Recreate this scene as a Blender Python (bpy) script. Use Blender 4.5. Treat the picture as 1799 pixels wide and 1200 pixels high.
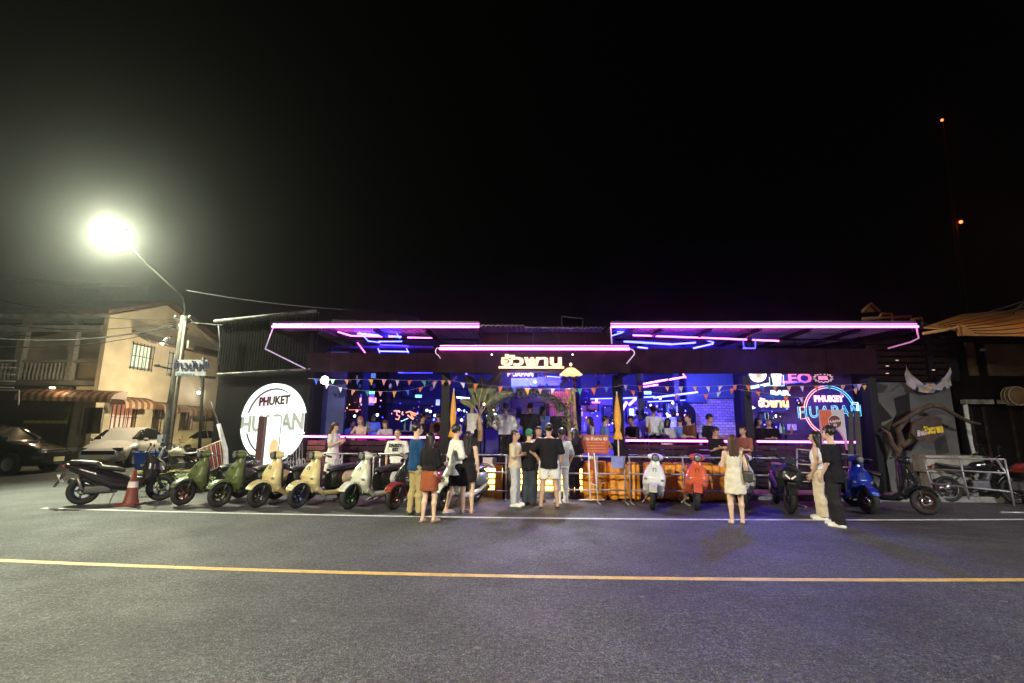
import bpy, math, random
import numpy as np
from math import sin, cos, pi, radians, hypot, sqrt
from mathutils import Vector, Matrix

random.seed(7)
sc = bpy.context.scene
for o in list(bpy.data.objects):
    bpy.data.objects.remove(o)
COL = sc.collection

# ------------------------------------------------------------------ camera
CAM_H, FPX, PITCH, YAW, ROLL = 1.65, 849.5, radians(10.15), radians(2.0), radians(0.4)
Fv = Vector((-sin(YAW) * cos(PITCH), cos(YAW) * cos(PITCH), sin(PITCH)))
Rv = Vector((cos(YAW), sin(YAW), 0))
Uv = Rv.cross(Fv)
R2 = Rv * cos(ROLL) + Uv * sin(ROLL)
U2 = -Rv * sin(ROLL) + Uv * cos(ROLL)
cam_d = bpy.data.cameras.new('camera')
cam = bpy.data.objects.new('camera', cam_d)
COL.objects.link(cam)
cam_d.sensor_width = 36
cam_d.lens = FPX / 1799 * 36
cam_d.clip_start = 0.1
cam_d.clip_end = 2000
M = Matrix((R2, U2, -Fv)).transposed().to_4x4()
M.translation = Vector((0, 0, CAM_H))
cam.matrix_world = M
sc.camera = cam

# ------------------------------------------------------------------ world: night sky, sun just gone
w = bpy.data.worlds.new('World')
sc.world = w
w.use_nodes = True
nt = w.node_tree
sky = nt.nodes.new('ShaderNodeTexSky')
sky.sky_type = 'NISHITA'
sky.sun_disc = False
sky.sun_elevation = radians(1.0)
sky.sun_rotation = radians(200)
nt.links.new(sky.outputs[0], nt.nodes['Background'].inputs[0])
nt.nodes['Background'].inputs[1].default_value = 0.00025
sc.view_settings.view_transform = 'Standard'
sc.view_settings.look = 'None'
sc.view_settings.exposure = 0
sc.view_settings.gamma = 1
sc.view_settings.use_curve_mapping = False
sc.cycles.max_bounces = 6
sc.cycles.volume_bounces = 0
sc.cycles.use_denoising = True
sc.cycles.sample_clamp_indirect = 6

LAMPS = []


def lamp(kind, name, loc, energy, color, radius=0.1, target=None, spot=None, blend=0.5, size=None):
    d = bpy.data.lights.new(name, kind)
    d.energy = energy
    d.color = color
    if kind in ('POINT', 'SPOT'):
        d.shadow_soft_size = radius
    if kind == 'SPOT':
        d.spot_size = radians(spot)
        d.spot_blend = blend
    if size:
        d.shape = 'RECTANGLE'
        d.size, d.size_y = size
    o = bpy.data.objects.new(name, d)
    COL.objects.link(o)
    o.location = loc
    if target is not None:
        o.rotation_euler = (Vector(target) - Vector(loc)).to_track_quat('-Z', 'Y').to_euler()
    return o


def at(px, py, Y):
    """point of the vertical plane at depth Y that the photograph shows at (px, py)"""
    d = R2 * ((px - 899.5) / FPX) - U2 * ((py - 600) / FPX) + Fv
    t = Y / d.y
    return Vector((d.x * t, Y, CAM_H + d.z * t))


def atx(px, py, X):
    d = R2 * ((px - 899.5) / FPX) - U2 * ((py - 600) / FPX) + Fv
    t = X / d.x
    return Vector((X, d.y * t, CAM_H + d.z * t))


def ground(px, py, Z=0.0):
    d = R2 * ((px - 899.5) / FPX) - U2 * ((py - 600) / FPX) + Fv
    t = (Z - CAM_H) / d.z
    return Vector((d.x * t, d.y * t, Z))


# street lamps: the visible one at the left, a second of the same street behind the camera, a sodium one far right
LAMP_A = at(200, 404, 15.0)
lamp('SPOT', 'street_lamp_light', LAMP_A + Vector((0.05, -0.1, -0.16)), 12500, (0.93, 1.0, 0.70), 0.16, (1.5, 5.0, 1.0), 155, 0.6)
LAMP_B = Vector((-7.5, -5.0, 8.2))
lamp('SPOT', 'rear_street_lamp_light', LAMP_B + Vector((0, 0, -0.16)), 46000, (1.0, 0.92, 0.64), 0.13, (-4.0, 1.5, 0), 96, 0.95)
LAMP_C = Vector((15.0, -3.0, 8.2))
lamp('SPOT', 'far_street_lamp_light', LAMP_C + Vector((0, 0, -0.16)), 27000, (0.92, 0.93, 1.0), 0.13, (9, 2.5, 0), 96, 0.95)

# ------------------------------------------------------------------ materials
MATS = {}


def mat(name, col, rough=0.6, metal=0.0, emit=None, es=1.0, noise=0.12, nscale=9.0, bump=0.0, bscale=60.0,
        coat=0.0, alpha=1.0, trans=0.0, spec=0.5):
    if name in MATS:
        return MATS[name]
    m = bpy.data.materials.new(name)
    m.use_nodes = True
    t = m.node_tree
    b = t.nodes['Principled BSDF']
    b.inputs['Roughness'].default_value = rough
    b.inputs['Metallic'].default_value = metal
    b.inputs['Specular IOR Level'].default_value = spec
    b.inputs['Coat Weight'].default_value = coat
    b.inputs['Transmission Weight'].default_value = trans
    b.inputs['Base Color'].default_value = (*col, 1)
    if noise or bump:
        tc = t.nodes.new('ShaderNodeTexCoord')
        n = t.nodes.new('ShaderNodeTexNoise')
        n.inputs['Scale'].default_value = nscale
        n.inputs['Detail'].default_value = 5
        t.links.new(tc.outputs['Object'], n.inputs['Vector'])
        if noise:
            mx = t.nodes.new('ShaderNodeMix')
            mx.data_type = 'RGBA'
            mx.inputs[6].default_value = (*[c * (1 - noise) for c in col], 1)
            mx.inputs[7].default_value = (*[min(1, c * (1 + noise)) for c in col], 1)
            mr = t.nodes.new('ShaderNodeMapRange')
            mr.inputs[1].default_value = 0.35
            mr.inputs[2].default_value = 0.65
            t.links.new(n.outputs[0], mr.inputs[0])
            t.links.new(mr.outputs[0], mx.inputs[0])
            t.links.new(mx.outputs[2], b.inputs['Base Color'])
        if bump:
            n2 = t.nodes.new('ShaderNodeTexNoise')
            n2.inputs['Scale'].default_value = bscale
            n2.inputs['Detail'].default_value = 3
            t.links.new(tc.outputs['Object'], n2.inputs['Vector'])
            bp = t.nodes.new('ShaderNodeBump')
            bp.inputs['Strength'].default_value = bump
            bp.inputs['Distance'].default_value = 0.02
            t.links.new(n2.outputs[0], bp.inputs['Height'])
            t.links.new(bp.outputs[0], b.inputs['Normal'])
    if emit:
        b.inputs['Emission Color'].default_value = (*emit, 1)
        b.inputs['Emission Strength'].default_value = es
    MATS[name] = m
    return m


def glow(name, emit, es):
    return mat(name, (0.6, 0.6, 0.6), 0.4, emit=emit, es=es, noise=0)


# neon and led colours: saturated light whose core clips to near white
NEON = glow('pink_neon', (1.0, 0.085, 0.74), 13)
NEON2 = glow('pink_neon_dim', (1.0, 0.10, 0.75), 5)
EDGE = glow('violet_edge_led', (0.62, 0.36, 0.85), 0.45)
BLUE = glow('blue_led', (0.022, 0.028, 1.0), 30)
BLUED = glow('blue_led_dim', (0.02, 0.02, 1.0), 3.5)
CYAN = glow('cyan_neon', (0.10, 0.62, 0.85), 1.5)
CYANW = glow('white_cyan_neon', (0.6, 0.9, 1.0), 2.0)
WHITE = glow('white_led', (0.8, 0.9, 1.0), 4.0)
WARM = glow('yellow_step_led', (1.0, 0.56, 0.09), 9)
SIGNY = glow('sign_yellow', (1.0, 0.46, 0.15), 1.6)
ORNG = glow('orange_neon', (1.0, 0.22, 0.06), 1.6)
SALM = glow('salmon_neon', (1.0, 0.30, 0.22), 2.2)
PINKW = glow('pink_white_neon', (1.0, 0.32, 0.75), 3.2)
LEOC = glow('letter_pink', (1.0, 0.16, 0.26), 1.0)
YEL = glow('yellow_neon', (1.0, 0.62, 0.08), 1.6)
GREEN = glow('green_exit', (0.25, 1.0, 0.62), 1.7)
REDL = glow('red_lamp', (1.0, 0.10, 0.03), 9)
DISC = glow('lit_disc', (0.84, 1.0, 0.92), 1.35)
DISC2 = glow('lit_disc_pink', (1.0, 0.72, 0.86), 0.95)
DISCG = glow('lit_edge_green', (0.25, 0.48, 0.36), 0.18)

BLACK = mat('black_paint', (0.008, 0.008, 0.009), 0.5, spec=0.2)
DARK = mat('dark_wall', (0.014, 0.011, 0.014), 0.8, bump=0.2, spec=0.1)
DARKB = mat('dark_brown_board', (0.016, 0.006, 0.008), 0.8, noise=0.4, nscale=3, spec=0.12)
WOOD = mat('slat_wood', (0.13, 0.055, 0.035), 0.6, noise=0.35, nscale=5)
STEEL = mat('galvanised_steel', (0.42, 0.42, 0.43), 0.4, 0.7)
WHITEP = mat('white_paint', (0.72, 0.72, 0.70), 0.45)
GREYP = mat('grey_paint', (0.20, 0.20, 0.20), 0.6)
CONC = mat('concrete', (0.25, 0.24, 0.22), 0.85, noise=0.2, bump=0.3)
RUBBER = mat('tyre_rubber', (0.012, 0.012, 0.012), 0.75, bump=0.2, bscale=90)
PLAST = mat('black_plastic', (0.016, 0.016, 0.018), 0.42)
SEATM = mat('seat_vinyl', (0.022, 0.020, 0.024), 0.38, bump=0.15, bscale=120)
CHROME = mat('chrome', (0.6, 0.6, 0.62), 0.15, 1.0, noise=0)
GLASS = mat('dark_glass', (0.012, 0.014, 0.018), 0.06, noise=0, coat=0.5)
LENS = mat('headlamp_lens', (0.22, 0.23, 0.24), 0.08, 0.3, noise=0)
SKIN = mat('skin', (0.50, 0.30, 0.20), 0.55, noise=0.08)
SKINP = mat('skin_pale', (0.62, 0.42, 0.30), 0.5, noise=0.08)
HAIR = mat('black_hair', (0.012, 0.009, 0.008), 0.38, noise=0.3, nscale=40)
HAIRB = mat('brown_hair', (0.06, 0.025, 0.012), 0.4, noise=0.3, nscale=40)
HAIRO = mat('light_brown_hair', (0.30, 0.14, 0.06), 0.45, noise=0.3, nscale=40)


# ------------------------------------------------------------------ mesh building
class MB:
    def __init__(s):
        s.v, s.f, s.m, s.mats, s.sm = [], [], [], [], []

    def mi(s, m):
        if m not in s.mats:
            s.mats.append(m)
        return s.mats.index(m)

    def add(s, V, F, m, smooth=False):
        k = len(s.v)
        i = s.mi(m)
        s.v.extend([tuple(map(float, p)) for p in V])
        for f in F:
            s.f.append(tuple(k + int(a) for a in f))
            s.m.append(i)
            s.sm.append(smooth)
        return s

    def box(s, c, d, m, rz=0, rx=0, ry=0):
        hx, hy, hz = d[0] / 2, d[1] / 2, d[2] / 2
        R = (Matrix.Rotation(rz, 3, 'Z') @ Matrix.Rotation(ry, 3, 'Y') @ Matrix.Rotation(rx, 3, 'X'))
        V = [Vector(c) + R @ Vector((x * hx, y * hy, z * hz)) for z in (-1, 1) for y in (-1, 1) for x in (-1, 1)]
        F = [(0, 2, 3, 1), (4, 5, 7, 6), (0, 1, 5, 4), (2, 6, 7, 3), (0, 4, 6, 2), (1, 3, 7, 5)]
        return s.add(V, F, m)

    def slab(s, a, b, m):
        """axis aligned box from corner a to corner b"""
        return s.box([(a[i] + b[i]) / 2 for i in range(3)], [abs(b[i] - a[i]) for i in range(3)], m)

    def tube(s, P, r, m, n=6, closed=False, caps=True):
        P = [Vector(p) for p in P]
        N = len(P)
        rs = r if isinstance(r, (list, tuple)) else [r] * N
        V = []
        up = None
        for i, p in enumerate(P):
            if closed:
                t = P[(i + 1) % N] - P[i - 1]
            else:
                t = P[min(i + 1, N - 1)] - P[max(i - 1, 0)]
            t = t.normalized() if t.length > 1e-9 else Vector((0, 0, 1))
            if up is None:
                up = Vector((0, 0, 1)) if abs(t.z) < 0.9 else Vector((1, 0, 0))
            a = t.cross(up)
            if a.length < 1e-6:
                a = t.orthogonal()
            a.normalize()
            b = a.cross(t).normalized()
            up = b
            for k in range(n):
                q = 2 * pi * k / n
                V.append(p + (a * cos(q) + b * sin(q)) * rs[i])
        F = []
        for i in range(N if closed else N - 1):
            j = (i + 1) % N
            for k in range(n):
                l = (k + 1) % n
                F.append((i * n + k, i * n + l, j * n + l, j * n + k))
        s.add(V, F, m, True)
        if caps and not closed:
            k = len(s.v) - len(V)
            s.f.append(tuple(k + n - 1 - q for q in range(n)))
            s.f.append(tuple(k + (N - 1) * n + q for q in range(n)))
            i = s.mi(m)
            s.m += [i, i]
            s.sm += [False, False]
        return s

    def lathe(s, prof, c, m, n=16, axis='Z', caps=False):
        V = []
        for r, h in prof:
            for k in range(n):
                q = 2 * pi * k / n
                p = (r * cos(q), r * sin(q), h)
                if axis == 'X':
                    p = (h, p[0], p[1])
                elif axis == 'Y':
                    p = (p[1], h, p[0])
                V.append(Vector(c) + Vector(p))
        F = [(i * n + k, i * n + (k + 1) % n, (i + 1) * n + (k + 1) % n, (i + 1) * n + k)
             for i in range(len(prof) - 1) for k in range(n)]
        if caps:
            F.append(tuple(range(n - 1, -1, -1)))
            F.append(tuple((len(prof) - 1) * n + q for q in range(n)))
        return s.add(V, F, m, True)

    def prism(s, poly, o, u, v, n, m):
        """2d polygon extruded: points o + x*u + y*v, thickness vector n"""
        o, u, v, n = map(Vector, (o, u, v, n))
        k = len(poly)
        V = [o + u * x + v * y for x, y in poly] + [o + u * x + v * y + n for x, y in poly]
        F = [tuple(range(k)), tuple(range(2 * k - 1, k - 1, -1))]
        F += [(i, k + i, k + (i + 1) % k, (i + 1) % k) for i in range(k)]
        return s.add(V, F, m)

    def ell(s, c, r, m, n=12, k=8):
        V, F = [], []
        for i in range(k + 1):
            a = pi * i / k
            for j in range(n):
                b = 2 * pi * j / n
                V.append((c[0] + r[0] * sin(a) * cos(b), c[1] + r[1] * sin(a) * sin(b), c[2] + r[2] * cos(a)))
        for i in range(k):
            for j in range(n):
                F.append((i * n + j, (i + 1) * n + j, (i + 1) * n + (j + 1) % n, i * n + (j + 1) % n))
        return s.add(V, F, m, True)

    def text(s, st, size, o, m, u=(1, 0, 0), v=(0, 0, 1), ext=0.01, off=0.0, align='CENTER', sx=1.0):
        c = bpy.data.curves.new('t', 'FONT')
        c.body = st
        c.size = size
        c.extrude = ext
        c.offset = off
        c.resolution_u = 2
        c.align_x = align
        ob = bpy.data.objects.new('t', c)
        COL.objects.link(ob)
        dg = bpy.context.evaluated_depsgraph_get()
        me = bpy.data.meshes.new_from_object(ob.evaluated_get(dg))
        u, v = Vector(u), Vector(v)
        n = u.cross(v).normalized()
        o = Vector(o)
        V = [o + u * p.co.x * sx + v * p.co.y + n * p.co.z for p in me.vertices]
        F = [tuple(p.vertices) for p in me.polygons]
        bpy.data.objects.remove(ob)
        bpy.data.curves.remove(c)
        bpy.data.meshes.remove(me)
        return s.add(V, F, m)

    def mesh(s, name):
        me = bpy.data.meshes.new(name)
        me.from_pydata(s.v, [], s.f)
        for m in s.mats:
            me.materials.append(m)
        me.polygons.foreach_set('material_index', s.m)
        me.polygons.foreach_set('use_smooth', s.sm)
        me.update()
        return me

    def build(s, name, parent=None, label=None, loc=None, rz=0):
        return link(name, s.mesh(name), parent, label, loc, rz)


def link(name, me, parent=None, label=None, loc=None, rz=0):
    o = bpy.data.objects.new(name, me)
    COL.objects.link(o)
    if parent:
        o.parent = parent
    if label:
        o['label'] = label
    if loc is not None:
        o.location = loc
    if rz:
        o.rotation_euler = (0, 0, rz)
    return o


def thing(name, label, cat, loc=(0, 0, 0), rz=0, group=None):
    o = bpy.data.objects.new(name, None)
    o.empty_display_size = 0.2
    COL.objects.link(o)
    o.location = loc
    o.rotation_euler = (0, 0, rz)
    return tag(o, label, cat, group)


def tag(o, label, cat, group=None):
    o['label'] = label
    o['category'] = cat
    if group:
        o['group'] = group
    return o


def struct(o):
    o['kind'] = 'structure'
    return o


def stuff(o):
    o['kind'] = 'stuff'
    return o


def copy_tree(o, parent=None):
    c = o.copy()
    COL.objects.link(c)
    c.parent = parent
    for ch in list(o.children):
        copy_tree(ch, c)
    return c


# ------------------------------------------------------------------ implicit surfaces (for bodies, clothes, bodywork)
def cone(P, a, b, ra, rb):
    ax, ay, az = a
    dx, dy, dz = b[0] - ax, b[1] - ay, b[2] - az
    L = dx * dx + dy * dy + dz * dz + 1e-9
    x, y, z = P[0] - ax, P[1] - ay, P[2] - az
    h = np.clip((x * dx + y * dy + z * dz) / L, 0, 1)
    return np.sqrt((x - h * dx) ** 2 + (y - h * dy) ** 2 + (z - h * dz) ** 2) - (ra + (rb - ra) * h)


def elld(P, c, r):
    x, y, z = (P[0] - c[0]), (P[1] - c[1]), (P[2] - c[2])
    k0 = np.sqrt((x / r[0]) ** 2 + (y / r[1]) ** 2 + (z / r[2]) ** 2)
    k1 = np.sqrt((x / r[0] ** 2) ** 2 + (y / r[1] ** 2) ** 2 + (z / r[2] ** 2) ** 2) + 1e-6
    return k0 * (k0 - 1) / k1


def boxd(P, c, h, r=0.02):
    x, y, z = abs(P[0] - c[0]) - h[0] + r, abs(P[1] - c[1]) - h[1] + r, abs(P[2] - c[2]) - h[2] + r
    return np.sqrt(np.maximum(x, 0) ** 2 + np.maximum(y, 0) ** 2 + np.maximum(z, 0) ** 2) + \
        np.minimum(np.maximum(x, np.maximum(y, z)), 0) - r


def smin(a, b, k=0.03):
    h = np.clip(0.5 + 0.5 * (b - a) / k, 0, 1)
    return b * (1 - h) + a * h - k * h * (1 - h)


def loft(P, keys, e=2.0, axis=2):
    """keys (t, cx, cy, ax, ay): superelliptic section along an axis"""
    K = np.array(keys, float)
    o = [i for i in (0, 1, 2) if i != axis]
    t = P[axis]
    cx, cy, ax, ay = (np.interp(t, K[:, 0], K[:, i]) for i in (1, 2, 3, 4))
    x, y = abs(P[o[0]] - cx) / ax, abs(P[o[1]] - cy) / ay
    d = ((x ** e + y ** e) ** (1 / e) - 1) * np.minimum(ax, ay)
    dt = np.maximum(K[0, 0] - t, t - K[-1, 0])
    return np.minimum(np.maximum(d, dt), 0) + np.sqrt(np.maximum(d, 0) ** 2 + np.maximum(dt, 0) ** 2)


def sdf_vf(fn, lo, hi, h):
    lo, hi = np.array(lo, float), np.array(hi, float)
    n = np.maximum(3, np.ceil((hi - lo) / h).astype(int) + 1)
    ax = [lo[i] + np.arange(n[i]) * h for i in range(3)]
    P = (ax[0][:, None, None], ax[1][None, :, None], ax[2][None, None, :])
    F = np.broadcast_to(fn(P), tuple(n)).astype(np.float32)
    F = np.ascontiguousarray(F)
    # close the border
    for a in range(3):
        s = [slice(None)] * 3
        for e in (0, -1):
            s[a] = e
            F[tuple(s)] = np.maximum(F[tuple(s)], 1e-4)
    I = F < 0
    cnt = np.zeros(tuple(n - 1), np.int8)
    cs = [(i, j, k) for i in (0, 1) for j in (0, 1) for k in (0, 1)]

    def sh(A, c):
        return A[c[0]:A.shape[0] - 1 + c[0], c[1]:A.shape[1] - 1 + c[1], c[2]:A.shape[2] - 1 + c[2]]
    for c in cs:
        cnt += sh(I, c)
    act = (cnt > 0) & (cnt < 8)
    ii = np.argwhere(act)
    idx = -np.ones(act.shape, np.int64)
    idx[act] = np.arange(len(ii))
    acc = np.zeros((len(ii), 3))
    num = np.zeros(len(ii))
    for a in range(3):
        for b in (0, 1):
            for c in (0, 1):
                c0 = [0, 0, 0]
                o = [q for q in range(3) if q != a]
                c0[o[0]], c0[o[1]] = b, c
                c1 = list(c0)
                c1[a] = 1
                f0 = F[ii[:, 0] + c0[0], ii[:, 1] + c0[1], ii[:, 2] + c0[2]]
                f1 = F[ii[:, 0] + c1[0], ii[:, 1] + c1[1], ii[:, 2] + c1[2]]
                x = (f0 < 0) != (f1 < 0)
                t = np.where(x, f0 / np.where(x, f0 - f1, 1), 0)
                p = np.tile(np.array(c0, float), (len(ii), 1))
                p[:, a] = t
                acc += p * x[:, None]
                num += x
    V = lo + (ii + acc / num[:, None]) * h
    Q = []
    for a in range(3):
        o = [q for q in range(3) if q != a]
        s0 = [slice(None)] * 3
        s1 = [slice(None)] * 3
        s0[a], s1[a] = slice(0, -1), slice(1, None)
        A, B = I[tuple(s0)], I[tuple(s1)]
        E = A != B
        e = np.argwhere(E)
        ok = (e[:, o[0]] > 0) & (e[:, o[1]] > 0) & (e[:, o[0]] < n[o[0]] - 1) & (e[:, o[1]] < n[o[1]] - 1)
        e = e[ok]
        q = []
        for (b, c) in ((0, 0), (1, 0), (1, 1), (0, 1)):
            g = e.copy()
            g[:, o[0]] -= b
            g[:, o[1]] -= c
            q.append(idx[g[:, 0], g[:, 1], g[:, 2]])
        q = np.stack(q, 1)
        ins = A[e[:, 0], e[:, 1], e[:, 2]]
        flip = ins if a != 1 else ~ins
        q[~flip] = q[~flip][:, ::-1]
        Q.append(q)
    Q = np.concatenate(Q)
    Q = Q[(Q >= 0).all(1)]
    return V, Q


def sdf(mb, fn, lo, hi, h, m):
    V, Q = sdf_vf(fn, lo, hi, h)
    k = len(mb.v)
    i = mb.mi(m)
    mb.v.extend(map(tuple, V.tolist()))
    Q = (Q + k).tolist()
    mb.f.extend(map(tuple, Q))
    mb.m.extend([i] * len(Q))
    mb.sm.extend([True] * len(Q))
    return mb
# ================================================================== SETTING
def asphalt():
    m = bpy.data.materials.new('asphalt')
    m.use_nodes = True
    t = m.node_tree
    b = t.nodes['Principled BSDF']
    tc = t.nodes.new('ShaderNodeTexCoord')

    def noise(s, d=4, r=0.6):
        n = t.nodes.new('ShaderNodeTexNoise')
        n.inputs['Scale'].default_value = s
        n.inputs['Detail'].default_value = d
        n.inputs['Roughness'].default_value = r
        t.links.new(tc.outputs['Object'], n.inputs['Vector'])
        return n.outputs[0]

    def ramp(src, a, b_, lo, hi):
        r = t.nodes.new('ShaderNodeMapRange')
        r.inputs[1].default_value, r.inputs[2].default_value = a, b_
        r.inputs[3].default_value, r.inputs[4].default_value = lo, hi
        t.links.new(src, r.inputs[0])
        return r.outputs[0]

    def mul(a, c):
        n = t.nodes.new('ShaderNodeMath')
        n.operation = 'MULTIPLY'
        t.links.new(a, n.inputs[0])
        t.links.new(c, n.inputs[1])
        return n.outputs[0]
    vor = t.nodes.new('ShaderNodeTexVoronoi')
    vor.inputs['Scale'].default_value = 75
    t.links.new(tc.outputs['Object'], vor.inputs['Vector'])
    big = ramp(noise(0.35, 5), 0.3, 0.7, 0.55, 1.35)
    mid = ramp(noise(3.5, 4), 0.3, 0.7, 0.85, 1.15)
    grit = ramp(noise(55, 3, 0.75), 0.36, 0.66, 0.02, 2.3)
    stone = ramp(vor.outputs['Distance'], 0.1, 0.55, 1.5, 0.6)
    coarse = ramp(noise(19, 4, 0.7), 0.36, 0.66, 0.45, 1.6)
    v = mul(mul(mul(mul(big, mid), grit), stone), coarse)
    # tyre polished lanes along x
    sep = t.nodes.new('ShaderNodeSeparateXYZ')
    t.links.new(tc.outputs['Object'], sep.inputs[0])
    # pale flattened spots (old chewing gum, drips)
    v2 = t.nodes.new('ShaderNodeTexVoronoi')
    v2.voronoi_dimensions = '2D'
    v2.inputs['Scale'].default_value = 0.8
    v2.inputs['Randomness'].default_value = 1
    t.links.new(tc.outputs['Object'], v2.inputs['Vector'])
    wob = t.nodes.new('ShaderNodeMath')
    wob.operation = 'ADD'
    t.links.new(v2.outputs['Distance'], wob.inputs[0])
    t.links.new(ramp(noise(18, 3), 0, 1, -0.04, 0.04), wob.inputs[1])
    spot = ramp(wob.outputs[0], 0.012, 0.024, 0.8, 0.0)
    mx = t.nodes.new('ShaderNodeMix')
    mx.data_type = 'RGBA'
    mx.inputs[6].default_value = (0.0, 0.0, 0.0, 1)
    mx.inputs[7].default_value = (0.080, 0.082, 0.088, 1)
    t.links.new(v, mx.inputs[0])
    mx.clamp_factor = False
    m2 = t.nodes.new('ShaderNodeMix')
    m2.data_type = 'RGBA'
    m2.inputs[7].default_value = (0.17, 0.165, 0.16, 1)
    t.links.new(spot, m2.inputs[0])
    t.links.new(mx.outputs[2], m2.inputs[6])
    t.links.new(m2.outputs[2], b.inputs['Base Color'])
    t.links.new(ramp(noise(1.2, 4), 0.3, 0.7, 0.5, 0.72), b.inputs['Roughness'])
    bp = t.nodes.new('ShaderNodeBump')
    bp.inputs['Strength'].default_value = 1.0
    bp.inputs['Distance'].default_value = 0.02
    t.links.new(noise(70, 3, 0.7), bp.inputs['Height'])
    t.links.new(bp.outputs[0], b.inputs['Normal'])
    return m


ASPH = asphalt()


def paint_mat(name, col):
    m = mat(name, col, 0.55, noise=0.15, nscale=5, bump=0.3, bscale=70)
    t = m.node_tree
    b = t.nodes['Principled BSDF']
    tc = t.nodes.new('ShaderNodeTexCoord')
    n = t.nodes.new('ShaderNodeTexNoise')
    n.inputs['Scale'].default_value = 30
    n.inputs['Detail'].default_value = 6
    n.inputs['Roughness'].default_value = 0.8
    t.links.new(tc.outputs['Object'], n.inputs['Vector'])
    r = t.nodes.new('ShaderNodeMapRange')
    r.inputs[1].default_value, r.inputs[2].default_value = 0.55, 0.64
    t.links.new(n.outputs[0], r.inputs[0])
    mx = t.nodes.new('ShaderNodeMix')
    mx.data_type = 'RGBA'
    src = b.inputs['Base Color'].links[0].from_socket
    t.links.new(r.outputs[0], mx.inputs[0])
    t.links.new(src, mx.inputs[6])
    mx.inputs[7].default_value = (0.10, 0.09, 0.08, 1)
    t.links.new(mx.outputs[2], b.inputs['Base Color'])
    return m


LINEW = paint_mat('road_paint_white', (0.70, 0.70, 0.68))
LINEY = paint_mat('road_paint_yellow', (0.60, 0.40, 0.12))

g = MB()
g.add([(-150, -150, -.008), (150, -150, -.008), (150, 150, -.008), (-150, 150, -.008)], [(0, 1, 2, 3)],
      mat('dirt_ground', (0.06, 0.055, 0.04), 0.95, noise=0.4, nscale=2, bump=0.5, bscale=12))
struct(g.build('ground'))
g = MB()
g.add([(-140, -9, 0), (140, -9, 0), (140, 13.2, 0), (-140, 13.2, 0)], [(0, 1, 2, 3)], ASPH)
struct(g.build('road'))
g = MB()
g.add([(-18.5, 13.2, -.003), (-9.2, 13.2, -.003), (-11.2, 60, -.003), (-18.5, 60, -.003)], [(0, 1, 2, 3)], ASPH)
struct(g.build('side_street'))
g = MB()
g.add([(-140, 13.2, -.003), (-18.5, 13.2, -.003), (-18.5, 19, -.003), (-140, 19, -.003)], [(0, 1, 2, 3)],
      mat('pavement', (0.13, 0.125, 0.11), 0.9, noise=0.3, nscale=1.5, bump=0.4, bscale=25))
struct(g.build('parking_apron'))


def line_strip(name, pts, wid, m):
    b = MB()
    V = []
    for i, p in enumerate(pts):
        V += [(p[0], p[1] - wid / 2, 0.004), (p[0], p[1] + wid / 2, 0.004)]
    F = [(2 * i, 2 * i + 2, 2 * i + 3, 2 * i + 1) for i in range(len(pts) - 1)]
    b.add(V, F, m)
    return struct(b.build(name))


def curve3(p0, p1, p2, x0, x1, n=24):
    (a, A), (b, B), (c, C) = p0, p1, p2
    out = []
    for i in range(n + 1):
        x = x0 + (x1 - x0) * i / n
        y = A * (x - b) * (x - c) / ((a - b) * (a - c)) + B * (x - a) * (x - c) / ((b - a) * (b - c)) + \
            C * (x - a) * (x - b) / ((c - a) * (c - b))
        out.append((x, y))
    return out


line_strip('white_edge_line', curve3((-9.75, 9.82), (-0.3, 9.45), (9.49, 10.0), -9.75, 16), 0.11, LINEW)
line_strip('yellow_centre_line', curve3((-6.48, 6.12), (-0.18, 5.84), (5.57, 6.04), -11, 11), 0.112, LINEY)

# raised forecourt in front of the bar
FX0, FX1 = -8.6, 11.2
b = MB()
b.slab((FX0, 12.35, 0), (FX1, 13.4, 0.11), mat('paving', (0.22, 0.20, 0.20), 0.8, noise=0.2, bump=0.3, bscale=30))
b.slab((FX0, 12.25, 0), (FX1, 12.348, 0.125), CONC)
struct(b.build('forecourt'))

# humid night air; this haze also stands in for lens bloom around lamps
hz = bpy.data.materials.new('haze')
hz.use_nodes = True
hz.node_tree.nodes.clear()
ho = hz.node_tree.nodes.new('ShaderNodeOutputMaterial')
hv = hz.node_tree.nodes.new('ShaderNodeVolumePrincipled')
hv.inputs['Color'].default_value = (0.96, 0.97, 0.96, 1)
hv.inputs['Density'].default_value = 0.0011
hv.inputs['Anisotropy'].default_value = 0.915
hz.node_tree.links.new(hv.outputs[0], ho.inputs['Volume'])
b = MB()
b.slab((-151, -151, -1.2), (151, 151, 68), hz)
HAZE = stuff(b.build('haze'))

# ------------------------------------------------------------------ street lamps
IRON = mat('painted_iron', (0.06, 0.065, 0.055), 0.5, 0.4)


def lamp_head(parent, loc, rz):
    b = MB()
    prof = [(0.02, -0.02), (0.17, 0.0), (0.19, 0.10), (0.10, 0.20), (0.03, 0.22)]
    V, F = [], []
    for k in range(len(prof)):
        for q in range(14):
            a = 2 * pi * q / 14
            V.append((prof[k][0] * 2.0 * cos(a), prof[k][0] * 0.9 * sin(a), prof[k][1]))
    for k in range(len(prof) - 1):
        for q in range(14):
            F.append((k * 14 + q, k * 14 + (q + 1) % 14, (k + 1) * 14 + (q + 1) % 14, (k + 1) * 14 + q))
    b.add(V, F, IRON, True)
    o = b.build('lamp_housing', parent, loc=loc, rz=rz)
    b = MB()
    b.ell((0, 0, -0.03), (0.34, 0.20, 0.16), glow('street_lamp_glass', (0.93, 1.0, 0.62), 60))
    b.build('lamp_glass', o)


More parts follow.
